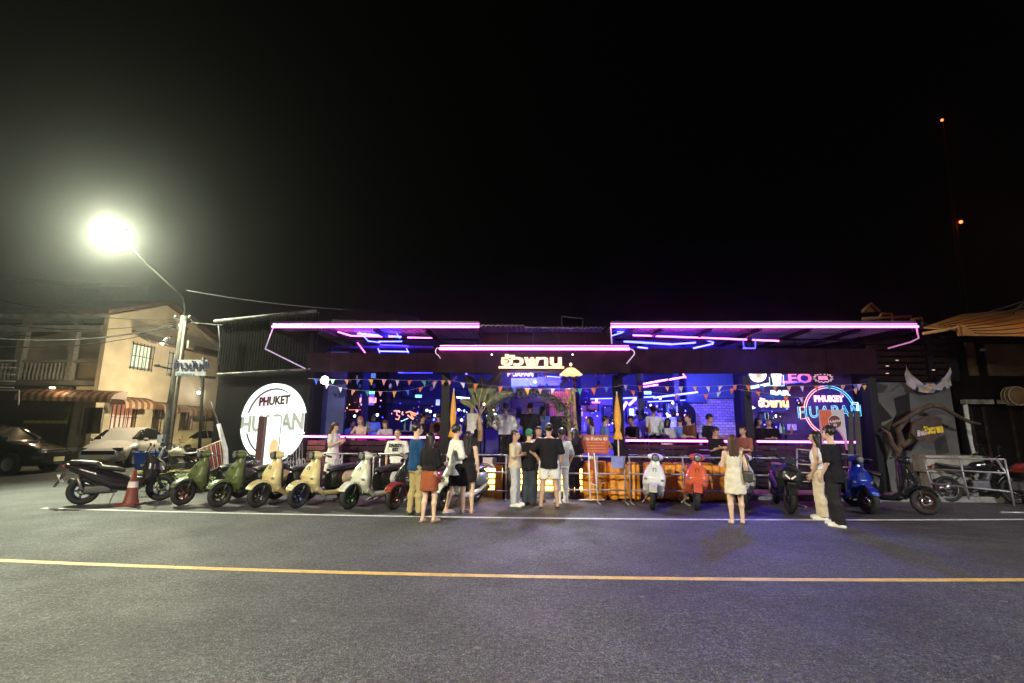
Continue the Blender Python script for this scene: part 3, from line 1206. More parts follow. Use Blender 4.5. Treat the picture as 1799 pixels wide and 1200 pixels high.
# shelf with bottles behind the entrance and behind the dance floor
BOT = [mat('bottle_green', (0.05, 0.25, 0.10), 0.15, noise=0), mat('bottle_amber', (0.35, 0.14, 0.03), 0.15, noise=0),
       mat('bottle_clear', (0.6, 0.65, 0.7), 0.1, noise=0)]
def bottle_mesh(m):
    b = MB()
    b.lathe([(0, 0), (.036, 0), (.038, .02), (.038, .17), (.015, .22), (.013, .29), (0, .29)], (0, 0, 0), m, 8)
    return b.mesh('bottle')


BM = [bottle_mesh(m) for m in BOT]
def shelf(lab, px0, px1, pys, Y, per):
    x0, x1 = X(px0, Y), X(px1, Y)
    t = thing('bottle_shelf', lab, 'shelf', ((x0 + x1) / 2, Y, ZF))
    w_ = (x1 - x0) / 2
    for s_ in (-1, 1):
        b = MB()
        b.slab((s_ * w_ - .02, 0, 0), (s_ * w_ + .02, .25, Z(pys[0], Y) + .3 - ZF), BLACK)
        b.build('upright', t)
    n_ = 0
    for i, py in enumerate(pys):
        z = Z(py, Y)
        b = MB()
        b.slab((-w_ + .021, 0, z - ZF - .03), (w_ - .021, .25, z - ZF), BLACK)
        b.build('shelf_board', t)
        for j in range(per):
            o = link('bottle', BM[(i + j * 2 + j // 3) % 3], None, loc=((x0 + x1) / 2 - w_ + .08 + (2 * w_ - .16) * j / (per - 1), Y + .1, z))
            tag(o, 'small bottle standing on the %s' % lab, 'bottle', 'bottles on the %s' % lab)


shelf('lit bottle shelf between the banana plant and the entrance arch', 852, 878, (724, 738, 752), 15.6, 6)
shelf('bottle shelf beside the dark arched doorway', 1168, 1194, (722, 735), 17.3, 6)
for (px, py, Y, m) in ((1190, 728, 17.1, SALM), (1172, 727, 17.1, PINKW), (1204, 730, 17.0, PINKW), (1211, 730, 17.0, PINKW), (1152, 716, 17.2, PINKW), (866, 722, 15.5, WARM), (857, 730, 15.5, WHITE),
                    (870, 728, 15.5, WHITE), (806, 720, 16, WHITE), (811, 738, 16, WHITE), (790 + 60, 690 + 20, 15.5, WARM), (750, 721, 16, WHITE), (756, 723, 16.1, WHITE), (764, 730, 16, WHITE),
                    (623, 731, 16, WHITE), (605, 722, 15.8, SALM), (627, 722, 15.9, SALM), (663, 729, 15, WHITE), (585, 736, 15.5, BLUE), (1048, 703, 17, WHITE), (1160, 700, 17.5, WHITE), (940, 671, 16.5, WHITE),
                    (1322, 716, 15, WHITE), (1143, 712, 17.3, PINKW), (1182, 708, 17.2, WHITE)):
    p = at(px, py, Y)
    b = MB()
    b.ell(p, (.045, .045, .045), m, 8, 6)
    b.build('bulb', bar)

# real stage lights: small cans under the roof, each with its lamp
def can(px, py, Y, tgt, e, col, spot, lab, r=.09):
    p = at(px, py, Y)
    p.z = min(p.z, ZR - .15)
    t = thing('stage_light', lab, 'light', p)
    d = (Vector(tgt) - p).normalized()
    b = MB()
    b.tube([-d * .20, -d * .05], .075, BLACK, 10)
    b.build('can', t)
    b = MB()
    b.tube([Vector((0, 0, .0)) - d * .1, (0, 0, ZR - p.z + .1)], .012, BLACK, 5)
    b.build('bracket', t)
    lamp('SPOT', 'stage_light_lamp', p, e, col, r, tgt, spot, .6)


DB = (0.012, 0.022, 1.0)
can(610, 640, 14.6, (X(575, 14.3), 14.3, 2.0), 110, DB, 110, 'blue stage light over the left end of the left room')
can(690, 640, 15.2, (X(690, 19), 19.0, 1.2), 260, DB, 120, 'blue stage light in the middle of the left room')
can(830, 640, 15.0, (X(860, 19), 19.0, 1.2), 520, DB, 120, 'blue stage light left of the entrance')
can(940, 640, 15.0, (X(940, 19), 19.0, 1.0), 800, DB, 130, 'blue stage light over the entrance')
can(1060, 640, 15.0, (X(1060, 18.5), 18.5, 1.0), 500, (0.05, 0.03, 1.0), 120, 'violet blue stage light right of the entrance')
can(1150, 640, 15.0, (X(1150, 19), 19.0, 1.4), 1700, (0.06, 0.07, 1.0), 125, 'bright blue stage light over the dance floor')
can(1255, 640, 15.4, (X(1262, 18), 18.0, 1.6), 480, (0.20, 0.15, 1.0), 100, 'pale violet stage light in front of the brick wall')
can(1400, 640, 14.6, (X(1400, 17), 16.6, 1.6), 90, (0.16, 0.05, 1.0), 120, 'violet stage light in the right room')
can(1515, 642, 14.4, (X(1512, 15), 15.5, 2.2), 260, (0.02, 0.10, 1.0), 90, 'blue stage light at the right end of the right room')
can(990, 650, 18.0, (X(990, 19.2), 19.3, 1.8), 120, (1.0, 0.30, 0.10), 120, 'orange stage light on the slatted warm wall')
# bright floodlight at the left end, glaring outward
t = thing('floodlight', 'glaring bluish white floodlight under the left header board', 'light', at(571, 668, YW - .15))
b = MB()
b.lathe([(.0, .09), (.09, .09), (.12, 0), (.115, -.02)], (0, 0, 0), BLACK, 14, 'Y')
b.build('housing', t)
b = MB()
b.ell((0, -.02, 0), (.11, .035, .11), glow('flood_glass', (0.75, 0.9, 1.0), 30), 14, 8)
b.build('glass', t)
lamp('POINT', 'floodlight_lamp', at(571, 668, YW - .45), 12, (0.7, 0.85, 1.0), .1)

# string with pennants
PC = {}
for n_, c in dict(orange=(0.75, 0.17, 0.05), salmon=(0.8, 0.36, 0.2), yellow=(0.8, 0.42, 0.04), blue=(0.05, 0.12, 0.6),
                  pink=(0.8, 0.32, 0.5), lilac=(0.6, 0.5, 0.85), white=(0.75, 0.72, 0.8), teal=(0.05, 0.35, 0.35), green=(0.3, 0.65, 0.15)).items():
    PC[n_] = mat('pennant_' + n_, c, 0.6, noise=0.1)


def bunting(label, keys, flags, Y):
    """keys: string points in px; flags: (px, colour)"""
    K = [at(x, y, Y) for x, y in keys]
    t = thing('bunting', label, 'bunting', K[0])
    o = K[0]
    P = []
    for i in range(len(K) - 1):
        s_ = sag(K[i], K[i + 1], .02, 6)
        P += [q - o for q in (s_ if i == 0 else s_[1:])]
    b = MB()
    b.tube(P, .004, mat('string', (0.4, 0.4, 0.5), 0.6), 4)
    b.build('string', t)
    xs = [p.x for p in P]
    zs = [p.z for p in P]
    random.seed(len(flags))
    for px, c in flags:
        x = at(px, 690, Y).x - o.x
        z = float(np.interp(x, xs, zs))
        b = MB()
        w_, h_ = .062 * random.uniform(.85, 1.1), .165 * random.uniform(.8, 1.1)
        tx, ty = random.uniform(-.03, .03), random.uniform(-.035, .035)
        V = [(x - w_, 0, z), (x, .012, z), (x + w_, 0, z), (x + w_ * .45 + tx, ty * .6, z - h_ * .55), (x + tx * 1.2, ty, z - h_), (x - w_ * .45 + tx, ty * .5, z - h_ * .55)]
        V2 = [(p[0], p[1] + .003, p[2]) for p in V]
        b.add(V + V2, [(0, 1, 4, 5), (1, 2, 3, 4), (7, 6, 11, 10), (8, 7, 10, 9), (0, 5, 11, 6), (5, 4, 10, 11), (4, 3, 9, 10), (3, 2, 8, 9), (1, 0, 6, 7), (2, 1, 7, 8)], PC[c], False)
        b.build('pennant', t)


Yb = YW - .25
bunting('upper string of coloured pennants across the left opening', [(541, 665), (660, 666), (792, 668)],
        [(553, 'blue'), (564, 'pink'), (583, 'green'), (607, 'salmon'), (628, 'blue'), (650, 'yellow'), (674, 'pink'), (697, 'lilac'), (719, 'orange'), (743, 'teal'), (765, 'orange'), (778, 'salmon'), (789, 'pink')], Yb)
bunting('lower sagging string of coloured pennants across the left opening', [(560, 668), (600, 681), (640, 686), (700, 687), (742, 680), (770, 668)],
        [(574, 'pink'), (597, 'white'), (621, 'salmon'), (645, 'teal'), (668, 'pink'), (693, 'yellow'), (716, 'blue'), (739, 'orange'), (763, 'lilac')], Yb - .05)
bunting('string of pennants across the entrance', [(792, 668), (836, 674), (900, 680), (980, 683), (1060, 680), (1092, 677)],
        [(812, 'white'), (836, 'orange'), (880, 'orange'), (903, 'blue'), (926, 'yellow'), (949, 'pink'), (972, 'white'), (996, 'orange'), (1019, 'teal'), (1042, 'orange'), (1066, 'blue')], YC + .3)
bunting('upper string of pennants across the right opening', [(1085, 675), (1180, 679), (1300, 676), (1400, 678), (1522, 674)],
        [(1100, 'white'), (1125, 'orange'), (1172, 'salmon'), (1196, 'lilac'), (1221, 'salmon'), (1244, 'white'), (1267, 'white'), (1292, 'orange'), (1315, 'orange'), (1339, 'blue'), (1363, 'orange'), (1387, 'pink'), (1410, 'lilac'), (1435, 'orange'), (1459, 'teal'), (1483, 'salmon'), (1504, 'blue'), (1512, 'lilac')], Yb)
bunting('lower string of pennants across the right opening', [(1092, 682), (1150, 690), (1230, 694), (1290, 682), (1330, 688), (1400, 698), (1460, 694), (1521, 676)],
        [(1112, 'orange'), (1189, 'orange'), (1240, 'orange'), (1263, 'white'), (1287, 'orange'), (1331, 'orange'), (1357, 'blue'), (1381, 'orange'), (1406, 'lilac'), (1480, 'lilac'), (1503, 'salmon'), (1520, 'yellow')], Yb - .06)

# ------------------------------------------------------------------ signs inside
def sign_text(name, label, st, px, py, size, Y, m, sx=1.0, off=.0, back=None, rows=None):
    p = at(px, py, Y)
    t = thing(name, label, 'neon sign', p)
    if back:
        b = MB()
        w_, h_ = back[0] / FPX * Y / 2, back[1] / FPX * Y / 2
        b.slab((-w_, .03, -h_), (w_, .07, h_), back[2])
        b.build('back_board', t)
    b = MB()
    b.text(st, size, (0, 0, -size * .35), m, off=off, ext=.012, sx=sx)
    b.build('lettering', t)
    return t


NAVY = mat('navy_board', (0.05, 0.08, 0.30), 0.5)
sign_text('neon_sign', 'pink lettering LEO on a blue framed board in the right room', 'LEO', 1397, 664, .44, 16.0, LEOC, 1.35, .012, (60, 22, NAVY))
b = MB()
p, q = at(1356, 677, 15.9), at(1418, 670, 15.9)
neon('led_tube', [p, q], glow('blue_frame', (0.05, 0.08, 1.0), 1.6), .02)
sign_text('neon_sign', 'salmon neon writing on a blue board in the left room', 'ฮัวพาน', 640, 702, .30, 17.5, SALM, 1.1, .01, (34, 20, glow('blue_board_dim', (0.02, 0.03, 0.8), .35)))
sign_text('neon_sign', 'pale pink neon writing above the entrance screens', 'HUAPAN', 914, 657, .22, 16.4, glow('peach_neon', (1.0, 0.50, 0.42), 1.6), 1.0, .01)
sign_text('neon_sign', 'yellow neon writing on a dark blue board in the right room', 'ฮัวพาน', 1359, 708, .36, 16.2, YEL, 1.0, .016, (40, 28, NAVY))
sign_text('neon_sign', 'white glowing label above the yellow neon writing', 'BAR', 1370, 690, .20, 16.1, CYANW, 1.6, .015)
# star burst sign
t = thing('neon_sign', 'jagged starburst neon outline with pink writing in the right room', 'neon sign', at(1446, 664, 16.0))
b = MB()
P = []
for i in range(28):
    a = 2 * pi * i / 28
    r = 1.0 if i % 2 else .74
    P.append((.33 * r * cos(a), 0, .16 * r * sin(a)))
b.tube(P, .011, glow('peach_outline', (1.0, 0.60, 0.45), 1.1), 5, closed=True)
b.build('outline', t)
b = MB()
b.text('BEER', .15, (0, 0, -.05), glow('starburst_pink', (1.0, .18, .28), 1.2), off=.012, ext=.01, sx=.9)
b.build('lettering', t)
# round white sign
t = thing('neon_sign', 'round white glowing sign with tan figure at the top of the right room', 'neon sign', at(1331, 657, 15.6))
b = MB()
b.lathe([(0, -.02), (.20, -.02), (.22, 0), (.22, .05), (0, .05)], (0, 0, 0), mat('pale_disc', (0.7, 0.6, 0.55), 0.5, emit=(1.0, 0.86, 0.78), es=.95), 28, 'Y')
b.build('disc', t)
b = MB()
b.lathe([(.225, -.04), (.262, -.04), (.262, .03), (.225, .03), (.225, -.04)], (0, 0, 0), glow('white_ring', (1.0, 0.86, 0.95), 2.0), 32, 'Y')
b.build('ring', t)
b = MB()
b.prism([(-.09, .05), (-.05, -.11), (.06, -.11), (.11, .09), (.05, .02), (.0, .09)], (0, -.05, 0), (1, 0, 0), (0, 0, 1), (0, .02, 0), glow('tan_figure', (0.8, 0.52, 0.25), .6))
b.build('figure', t)
# beer mug neon with frame
t = thing('neon_sign', 'white glowing beer mug sign inside a thin square frame', 'neon sign', at(1364, 664, 15.6))
b = MB()
b.prism([(-.13, .04), (-.10, -.22), (.10, -.22), (.13, .04)], (0, -.02, 0), (1, 0, 0), (0, 0, 1), (0, .05, 0), glow('mug_white', (1.0, 1.0, 0.85), 2.2))
for q in range(7):
    a = pi * q / 6
    b.ell((.10 * cos(a), .0, .09 + .06 * sin(a)), (.065, .04, .06), glow('mug_white', (1.0, 1.0, 0.85), 2.2), 8, 6)
b.build('mug', t)
b = MB()
b.tube([(-.22, 0, .03), (-.22, 0, -.25), (.22, 0, -.25), (.22, 0, .08), (.10, 0, .08)], .010, CYANW, 5)
b.build('frame', t)
for (x0, y0, x1, y1) in ((1319, 681, 1334, 678), (1337, 678, 1351, 675)):
    t = thing('neon_sign', 'short white glowing label left of the beer mug sign' if x0 > 1330 else 'short white glowing label under the round white sign', 'neon sign', at((x0 + x1) / 2, (y0 + y1) / 2, 15.7))
    b = MB()
    o = Vector(t.location)
    p, q = at(x0, y0, 15.7) - o, at(x1, y1, 15.7) - o
    b.prism([(p.x, p.z - .05), (q.x, q.z - .05), (q.x, q.z + .05), (p.x, p.z + .05)], (0, 0, 0), (1, 0, 0), (0, 0, 1), (0, .04, 0), CYANW)
    b.build('panel', t)
    neon('led_tube', [at(1314, 676, 15.7), at(1314, 690, 15.7)], glow('pinkish_strip', (1, .6, .6), 1.0), .012) if x0 > 1330 else None

# orange neon horse-like scribble in the left room
t = thing('neon_sign', 'orange neon scribble lettering glowing in the left room', 'neon sign', at(712, 731, 15.5))
o = Vector(t.location)
def pxl(pts, Y, org):
    return [at(x, y, Y) - org for x, y in pts]


for pts in ([(692, 722), (702, 722), (697, 722), (697, 729), (702, 731), (700, 737), (695, 736)], [(708, 723), (706, 727), (709, 729)],
            [(713, 725), (720, 723), (727, 726), (735, 727), (728, 730), (721, 726), (724, 732), (727, 736)], [(716, 729), (722, 734), (726, 737)]):
    b = MB()
    b.tube(pxl(pts, 15.5, o), .024, glow('scribble_orange', (1.0, 0.30, 0.12), 1.4), 5)
    b.build('tube', t)
b = MB()
b.tube(pxl([(704, 740), (708, 739), (712, 737), (717, 735)], 15.5, o), .012, CYANW, 5)
b.build('tube', t)
for (x0, y0, x1, y1, Y) in ((606, 707, 624, 707, 17), (607, 720, 642, 720, 16.5)):
    neon('led_tube', [at(x0, y0, Y), at(x1, y1, Y)], glow('salmon_line', (1.0, 0.22, 0.16), 1.0), .016)

# round neon logo in the right room
YL = 15.9
t = thing('neon_logo', 'large round neon logo, orange on the left and cyan on the right, reading HUAPAN', 'neon sign', at(1458, 722, YL))
o = Vector(t.location)
R_ = .80
def arc(a0, a1, r, n=22):
    return [(r * cos(a), 0, r * sin(a)) for a in np.linspace(radians(a0), radians(a1), n)]


for r in (R_, R_ - .065):
    b = MB()
    b.tube(arc(97, 172, r), .013, glow('logo_orange', (1.0, 0.36, 0.24), 2.2), 5)
    b.build('tube', t, 'orange upper arc')
    b = MB()
    b.tube(arc(97, 20, r), .013, CYAN, 5)
    b.build('tube', t, 'cyan upper arc')
    b = MB()
    b.tube(arc(196, 262, r), .013, glow('logo_orange', (1.0, 0.36, 0.24), 2.2), 5)
    b.build('tube', t, 'orange lower arc')
b = MB()
b.tube([(-.78, 0, .12), (-.92, 0, .12), (-.94, 0, -.26), (-.78, 0, -.24)], .013, glow('logo_orange', (1.0, 0.36, 0.24), 2.2), 5)
b.build('tube', t)
for k in (0, 1):
    b = MB()
    b.tube([(.70, 0, .27 - .05 * k), (.90 - .05 * k, 0, .27 - .05 * k), (.90 - .05 * k, 0, -.12)], .013, CYANW, 5)
    b.build('tube', t)


def outline_text(mb, st, size, o, m, u, v, r, sx=1.0):
    c = bpy.data.curves.new('t', 'FONT')
    c.body = st
    c.size = size
    c.fill_mode = 'NONE'
    c.resolution_u = 3
    c.align_x = 'CENTER'
    c.space_character = 1.15
    ob = bpy.data.objects.new('t', c)
    COL.objects.link(ob)
    me = bpy.data.meshes.new_from_object(ob.evaluated_get(bpy.context.evaluated_depsgraph_get()))
    adj = {}
    for e in me.edges:
        a, q = e.vertices
        adj.setdefault(a, []).append(q)
        adj.setdefault(q, []).append(a)
    seen = set()
    u, v, o = Vector(u), Vector(v), Vector(o)
    co = [p.co.copy() for p in me.vertices]
    for s0 in adj:
        if s0 in seen:
            continue
        loop = [s0]
        seen.add(s0)
        while True:
            nx = [q for q in adj[loop[-1]] if q not in seen]
            if not nx:
                break
            loop.append(nx[0])
            seen.add(nx[0])
        if len(loop) > 2:
            mb.tube([o + u * co[i].x * sx + v * co[i].y for i in loop], r, m, 4, closed=True)
    bpy.data.objects.remove(ob)
    bpy.data.meshes.remove(me)
    bpy.data.curves.remove(c)


b = MB()
outline_text(b, 'HUAPAN', .52, (-.02, 0, -.19), CYAN, (1, 0, .035), (0, 0, 1), .011, .88)
b.build('lettering', t)
b = MB()
b.text('PHUKET', .26, (0, 0, .30), PINKW, off=.014, ext=.012, sx=.95)
b.build('lettering', t, 'glowing pink word PHUKET')
lamp('POINT', 'neon_logo_pink_glow', at(1458, 703, YL - .25), 7, (1.0, 0.15, 0.65), .12)
lamp('POINT', 'neon_logo_cyan_glow', at(1500, 712, YL - .3), 8, (0.02, 0.25, 1.0), .12)

# ------------------------------------------------------------------ round lit logo on the angled black wall at the left
wall = thing('angled_black_wall', 'tall black wall running back from the left end of the bar', 'wall', (0, 0, 0))
W1 = Vector((X(545, YW, 700), YW - .05, 0))
W0 = Vector((X(380, 14.5, 700), 14.5, 0))
wu = (W1 - W0).normalized()
wn = Vector((wu.y, -wu.x, 0))            # towards the street
L = (W1 - W0).length
zsp = Z(656, 14.0, 460)


def W(s, z, d=0.0):
    """point on the angled wall: s metres from its far end, height z, d metres proud"""
    return W0 + wu * s + wn * d + Vector((0, 0, z))


def onwall(px, py):
    dd = R2 * ((px - 899.5) / FPX) - U2 * ((py - 600) / FPX) + Fv
    c0 = Vector((0, 0, CAM_H))
    tt = (W0 - c0).dot(wn) / dd.dot(wn)
    p = c0 + dd * tt
    return (p - W0).dot(wu), p.z


b = MB()
b.prism([(0, 0), (L, 0), (L, zsp), (0, zsp)], W(0, 0, -.15), wu, (0, 0, 1), wn * .15, mat('black_wall', (0.010, 0.009, 0.012), 0.8, noise=0.3, nscale=2, spec=.1, bump=0.2, bscale=8))
b.build('lower_wall', wall)
zt = Z(563, 14.5, 400)
s0u = onwall(384, 600)[0]
b = MB()
n_ = 34
for i in range(n_):
    a, c = s0u + (L - s0u) * i / n_, s0u + (L - s0u) * (i + .72) / n_
    b.prism([(a, zsp + .05), (c, zsp + .05), (c, zt), (a, zt)], W(0, 0, -.10), wu, (0, 0, 1), wn * .03, mat('dark_cladding', (0.007, 0.0065, 0.007), 0.9, noise=0.3, nscale=2, spec=.04))
b.prism([(s0u, zsp + .05), (L, zsp + .05), (L, zt), (s0u, zt)], W(0, 0, -.14), wu, (0, 0, 1), wn * .03, BLACK)
stuff(b.build('upper_cladding', wall))
b = MB()
b.tube([W(0, zsp + .02, .05), W(L * .5, zsp + .03, .06), W(L, zsp + .05, .05)], .035, mat('pale_trim', (0.16, 0.15, 0.15), 0.7, noise=0.7, nscale=4), 6)
b.build('trim_pipe', wall)
b = MB()
b.tube([W(onwall(378, 566)[0], zt, .02), W(L, zt + .02, .02)], .05, mat('pale_trim', (0.16, 0.15, 0.15), 0.7, noise=0.7, nscale=4), 6)
b.build('gutter', wall)
b = MB()
b.tube([at(385, 572, 14.4), at(388, 606, 14.4), at(383, 640, 14.4)], .035, mat('pale_trim', (0.32, 0.30, 0.29), 0.6), 6)
b.build('downpipe', wall)

lg = thing('round_lit_logo', 'large overexposed white round logo reading PHUKET HUAPAN on the black wall', 'sign', (0, 0, 0))
sc_, zc_ = onwall(482, 742)
RL = 1.10
def circ(r, a0, a1, n=40):
    return [(sc_ + 1.07 * r * cos(a), zc_ + r * sin(a)) for a in np.linspace(radians(a0), radians(a1), n)]


ED = (0, 0, 1)
b = MB()
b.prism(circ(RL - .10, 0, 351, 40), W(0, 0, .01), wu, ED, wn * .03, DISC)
b.build('disc', lg)
# ring in two arcs, broken by the word band
for (a0, a1) in ((14, 172), (190, 346)):
    b = MB()
    P = circ(RL, a0, a1) + circ(RL - .13, a1, a0)
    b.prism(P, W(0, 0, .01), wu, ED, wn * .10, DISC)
    b.build('ring', lg)
    b = MB()
    P = circ(RL - .131, a0, a1) + circ(RL - .175, a1, a0)
    b.prism(P, W(0, 0, .04), wu, ED, wn * .012, mat('ring_groove', (0.05, 0.03, 0.035), 0.6))
    b.build('groove', lg)
b = MB()
P = circ(RL - .18, 100, 168) + [(sc_ - .80, zc_ + .22), (sc_ - .25, zc_ + .30), (sc_ - .10, zc_ + .80)]
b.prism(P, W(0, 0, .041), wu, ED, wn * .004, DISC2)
b.build('tinted_patch', lg)
# word band plate
b = MB()
P = [(sc_ - 1.12, zc_ - .32), (sc_ - 1.09, zc_ + .25), (sc_ + 1.12, zc_ + .40), (sc_ + 1.12, zc_ - .25)]
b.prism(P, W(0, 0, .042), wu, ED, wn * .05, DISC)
b.build('word_band', lg)
b = MB()
b.text('PHUKET', .33, W(sc_ - .02, zc_ + .50, .06), mat('logo_brown', (0.10, 0.035, 0.03), 0.5), u=wu + Vector((0, 0, .05)), off=.014, ext=.004, sx=.93)
b.build('lettering', lg)
b = MB()
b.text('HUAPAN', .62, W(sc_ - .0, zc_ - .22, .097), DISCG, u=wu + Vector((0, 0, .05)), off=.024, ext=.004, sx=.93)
b.build('lettering', lg)

# pale door standing open in front of the logo
dr = thing('open_door', 'narrow doorway with dark brown jamb in front of the round lit logo', 'door', (0, 0, 0))
s1, z1 = onwall(466, 732)
s2, z2 = onwall(476, 732)
s3, z3 = onwall(503, 729)
b = MB()
b.prism([(s1, .05), (s2, .05), (s2, z1), (s1, z1)], W(0, 0, .10), wu, ED, wn * .12, mat('jamb_brown', (0.09, 0.035, 0.04), 0.6))
b.build('jamb', dr)
b = MB()
b.tube([W(s2, z1, .16), W(s3, z1 + .02, .16), W(s3, .06, .16)], .012, mat('thin_frame', (0.12, 0.08, 0.08), 0.5), 5)
b.build('frame', dr)
b = MB()
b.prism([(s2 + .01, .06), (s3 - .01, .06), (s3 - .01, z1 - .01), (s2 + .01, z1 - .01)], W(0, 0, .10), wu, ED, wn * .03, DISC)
b.build('lit_panel', dr)
b = MB()
sA, zA = onwall(488, 790)
P = [(sA + .16 * cos(a), zA + .30 * sin(a)) for a in np.linspace(0, 2 * pi, 20)[:-1]]
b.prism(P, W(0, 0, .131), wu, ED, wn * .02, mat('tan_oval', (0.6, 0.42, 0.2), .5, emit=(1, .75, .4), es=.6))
b.build('oval_ornament', dr)

# pale sloping roofs behind the bar
b = MB()
p = [at(583, 561, 24), at(620, 541, 26), at(735, 556, 26), at(740, 566, 24)]
b.add([tuple(q) for q in p] + [(q.x, q.y + .1, q.z - .08) for q in p], [(0, 1, 2, 3), (7, 6, 5, 4), (0, 3, 7, 4), (0, 4, 5, 1), (1, 5, 6, 2), (2, 6, 7, 3)], mat('grey_roof', (0.12, 0.11, 0.11), 0.8))
tag(b.build('gable_roof'), 'pale grey sloping roof showing above the left neon edge', 'roof')
t = thing('roof_vent_frame', 'dark metal frame standing on the roof above the entrance canopy', 'frame', at(1005, 575, 15))
b = MB()
b.tube([(-.32, 0, 0), (-.32, 0, .35), (.34, 0, .28), (.34, 0, -.05)], .02, mat('dark_metal', (0.05, 0.05, 0.07), 0.4), 5)
b.build('frame', t)
b = MB()
b.tube([at(842, 572, 13.0), at(930, 575, 13.0), at(1030, 578, 13.0)], .018, mat('pale_trim', (0.32, 0.30, 0.29), 0.6), 5)
b.build('ridge_cap', bar)

# photo arch panel and curtains at the right end of the bar
YA = 12.95
pa = thing('photo_arch', 'square arch panel with orange light painted on its left half and a round maroon logo', 'arch panel', (X(1465, YA), YA, .11))
o = Vector(pa.location)
P0, P1 = at(1439, 720, YA) - o, at(1490, 790, YA) - o
cxm = (P0.x + P1.x) / 2
ra = (P1.x - P0.x) / 2 - .02
za = Z(786, YA) - o.z
poly = [(P0.x, P0.z), (P0.x, za)] + [(cxm - ra * cos(a_), za + (at(1465, 752, YA).z - o.z - za) * sin(a_)) for a_ in np.linspace(0, pi, 14)] + [(P1.x, za), (P1.x, P0.z)]
b = MB()
b.prism(poly, (0, 0, 0), (1, 0, 0), (0, 0, 1), (0, .06, 0), mat('arch_panel_white', (.55, .50, .55), .5, noise=.05))
b.build('panel', pa)
b = MB()
b.prism([(P0.x + .012, P0.z - .01), (P0.x + .012, za + .20), (P0.x + .10, za + .36), (cxm + .02, za + .50), (cxm - .02, P0.z - .01)], (0, -.006, 0), (1, 0, 0), (0, 0, 1), (0, .004, 0), mat('arch_orange_light', (.62, .10, .02), .5))  # orange light falling on the panel's left, put into its colour
b.build('orange_light_patch', pa)
c_ = at(1466, 741, YA) - o
b = MB()
b.prism([(c_.x + .165 * cos(a_), c_.z + .165 * sin(a_)) for a_ in np.linspace(0, 2 * pi, 24)[:-1]], (0, -.016, 0), (1, 0, 0), (0, 0, 1), (0, .008, 0), mat('logo_maroon', (.16, .02, .02), .5))
b.build('round_logo', pa)
b = MB()
b.tube([(c_.x + .165 * cos(a_), -.02, c_.z + .165 * sin(a_)) for a_ in np.linspace(0, 2 * pi, 24)[:-1]], .008, WHITEP, 5, closed=True)
b.build('logo_ring', pa)
b = MB()
b.text('HUAPAN', .085, (c_.x, -.020, c_.z - .015), WHITEP, u=(1, 0, .1), off=.002, ext=.002)
b.text('83', .085, (c_.x, -.020, c_.z - .11), WHITEP, off=.002, ext=.002)
b.build('lettering', pa)
for s_, xx in ((-1, P0.x + .015), (1, P1.x - .015)):
    b = MB()
    b.slab((xx - .014, .015, 0), (xx + .014, .045, za + .001), BLACK)
    b.build('leg', pa)
CUR = mat('grey_curtain', (.17, .16, .15), .85, noise=.15)
for k_, (a0, a1, b0, b1, lab_) in enumerate(((1491, 1499, 1491, 1502, 'narrow grey curtain right beside the arch panel'), (1502, 1510, 1506, 1520, 'outer grey curtain at the right end of the bar'))):
    t = thing('curtain', lab_, 'curtain', at((a0 + a1) / 2, 725, YA - .05))
    o = Vector(t.location)
    b = MB()
    V, F = [], []
    for i in range(9):
        f = i / 8
        V += [at(a0 + (a1 - a0) * f, 722, YA - .05 + .03 * (i % 2)) - o, at(b0 + (b1 - b0) * f, 862, YA - .05 + .04 * (i % 2)) - o]
    k = len(V)
    V += [v + Vector((0, .01, 0)) for v in V]
    for i in range(8):
        F += [(2 * i, 2 * i + 1, 2 * i + 3, 2 * i + 2), (k + 2 * i, k + 2 * i + 2, k + 2 * i + 3, k + 2 * i + 1)]
    b.add(V, F, CUR, False)
    b.build('cloth', t)
t = thing('phone', 'lit phone held up by the figure in the right room', 'phone', at(1347, 731, 14.2))
b = MB()
b.tube([(-.045, 0, -.09), (.045, 0, -.09), (.045, 0, .09), (-.045, 0, .09)], .008, glow('phone_edge', (.3, .45, 1.0), 1.2), 4, closed=True)
b.build('rim', t)
b = MB()
b.slab((-.04, -.002, -.085), (.04, .006, .085), BLACK)
b.build('back', t)

# lamps that wash the road in front of the bar
can(1316, 604, 13.0, (3.2, 8.6, 0), 800, (0.03, 0.04, 1.0), 62, 'blue lamp in the U-shaped bracket under the right roof')
def down(px, Y, tgt, e, col, spot, lab):
    p = at(px, 650, Y)
    t = thing('downlight', lab, 'light', (p.x, p.y, zc0 + .10))
    b = MB()
    b.tube([(0, 0, .12), (0, 0, -.02)], .06, BLACK, 10)
    b.build('can', t)
    lamp('SPOT', 'downlight_lamp', (p.x, p.y, zc0 + .05), e, col, .05, tgt, spot, .5)


down(985, 12.5, (X(955, 10.3), 10.3, 0), 420, (0.80, 0.86, 1.0), 70, 'downlight under the entrance canopy above the standing group')
down(930, 12.9, (0.9, 7.2, 0), 520, (0.60, 0.42, 1.0), 110, 'violet floodlight under the entrance canopy facing the road')
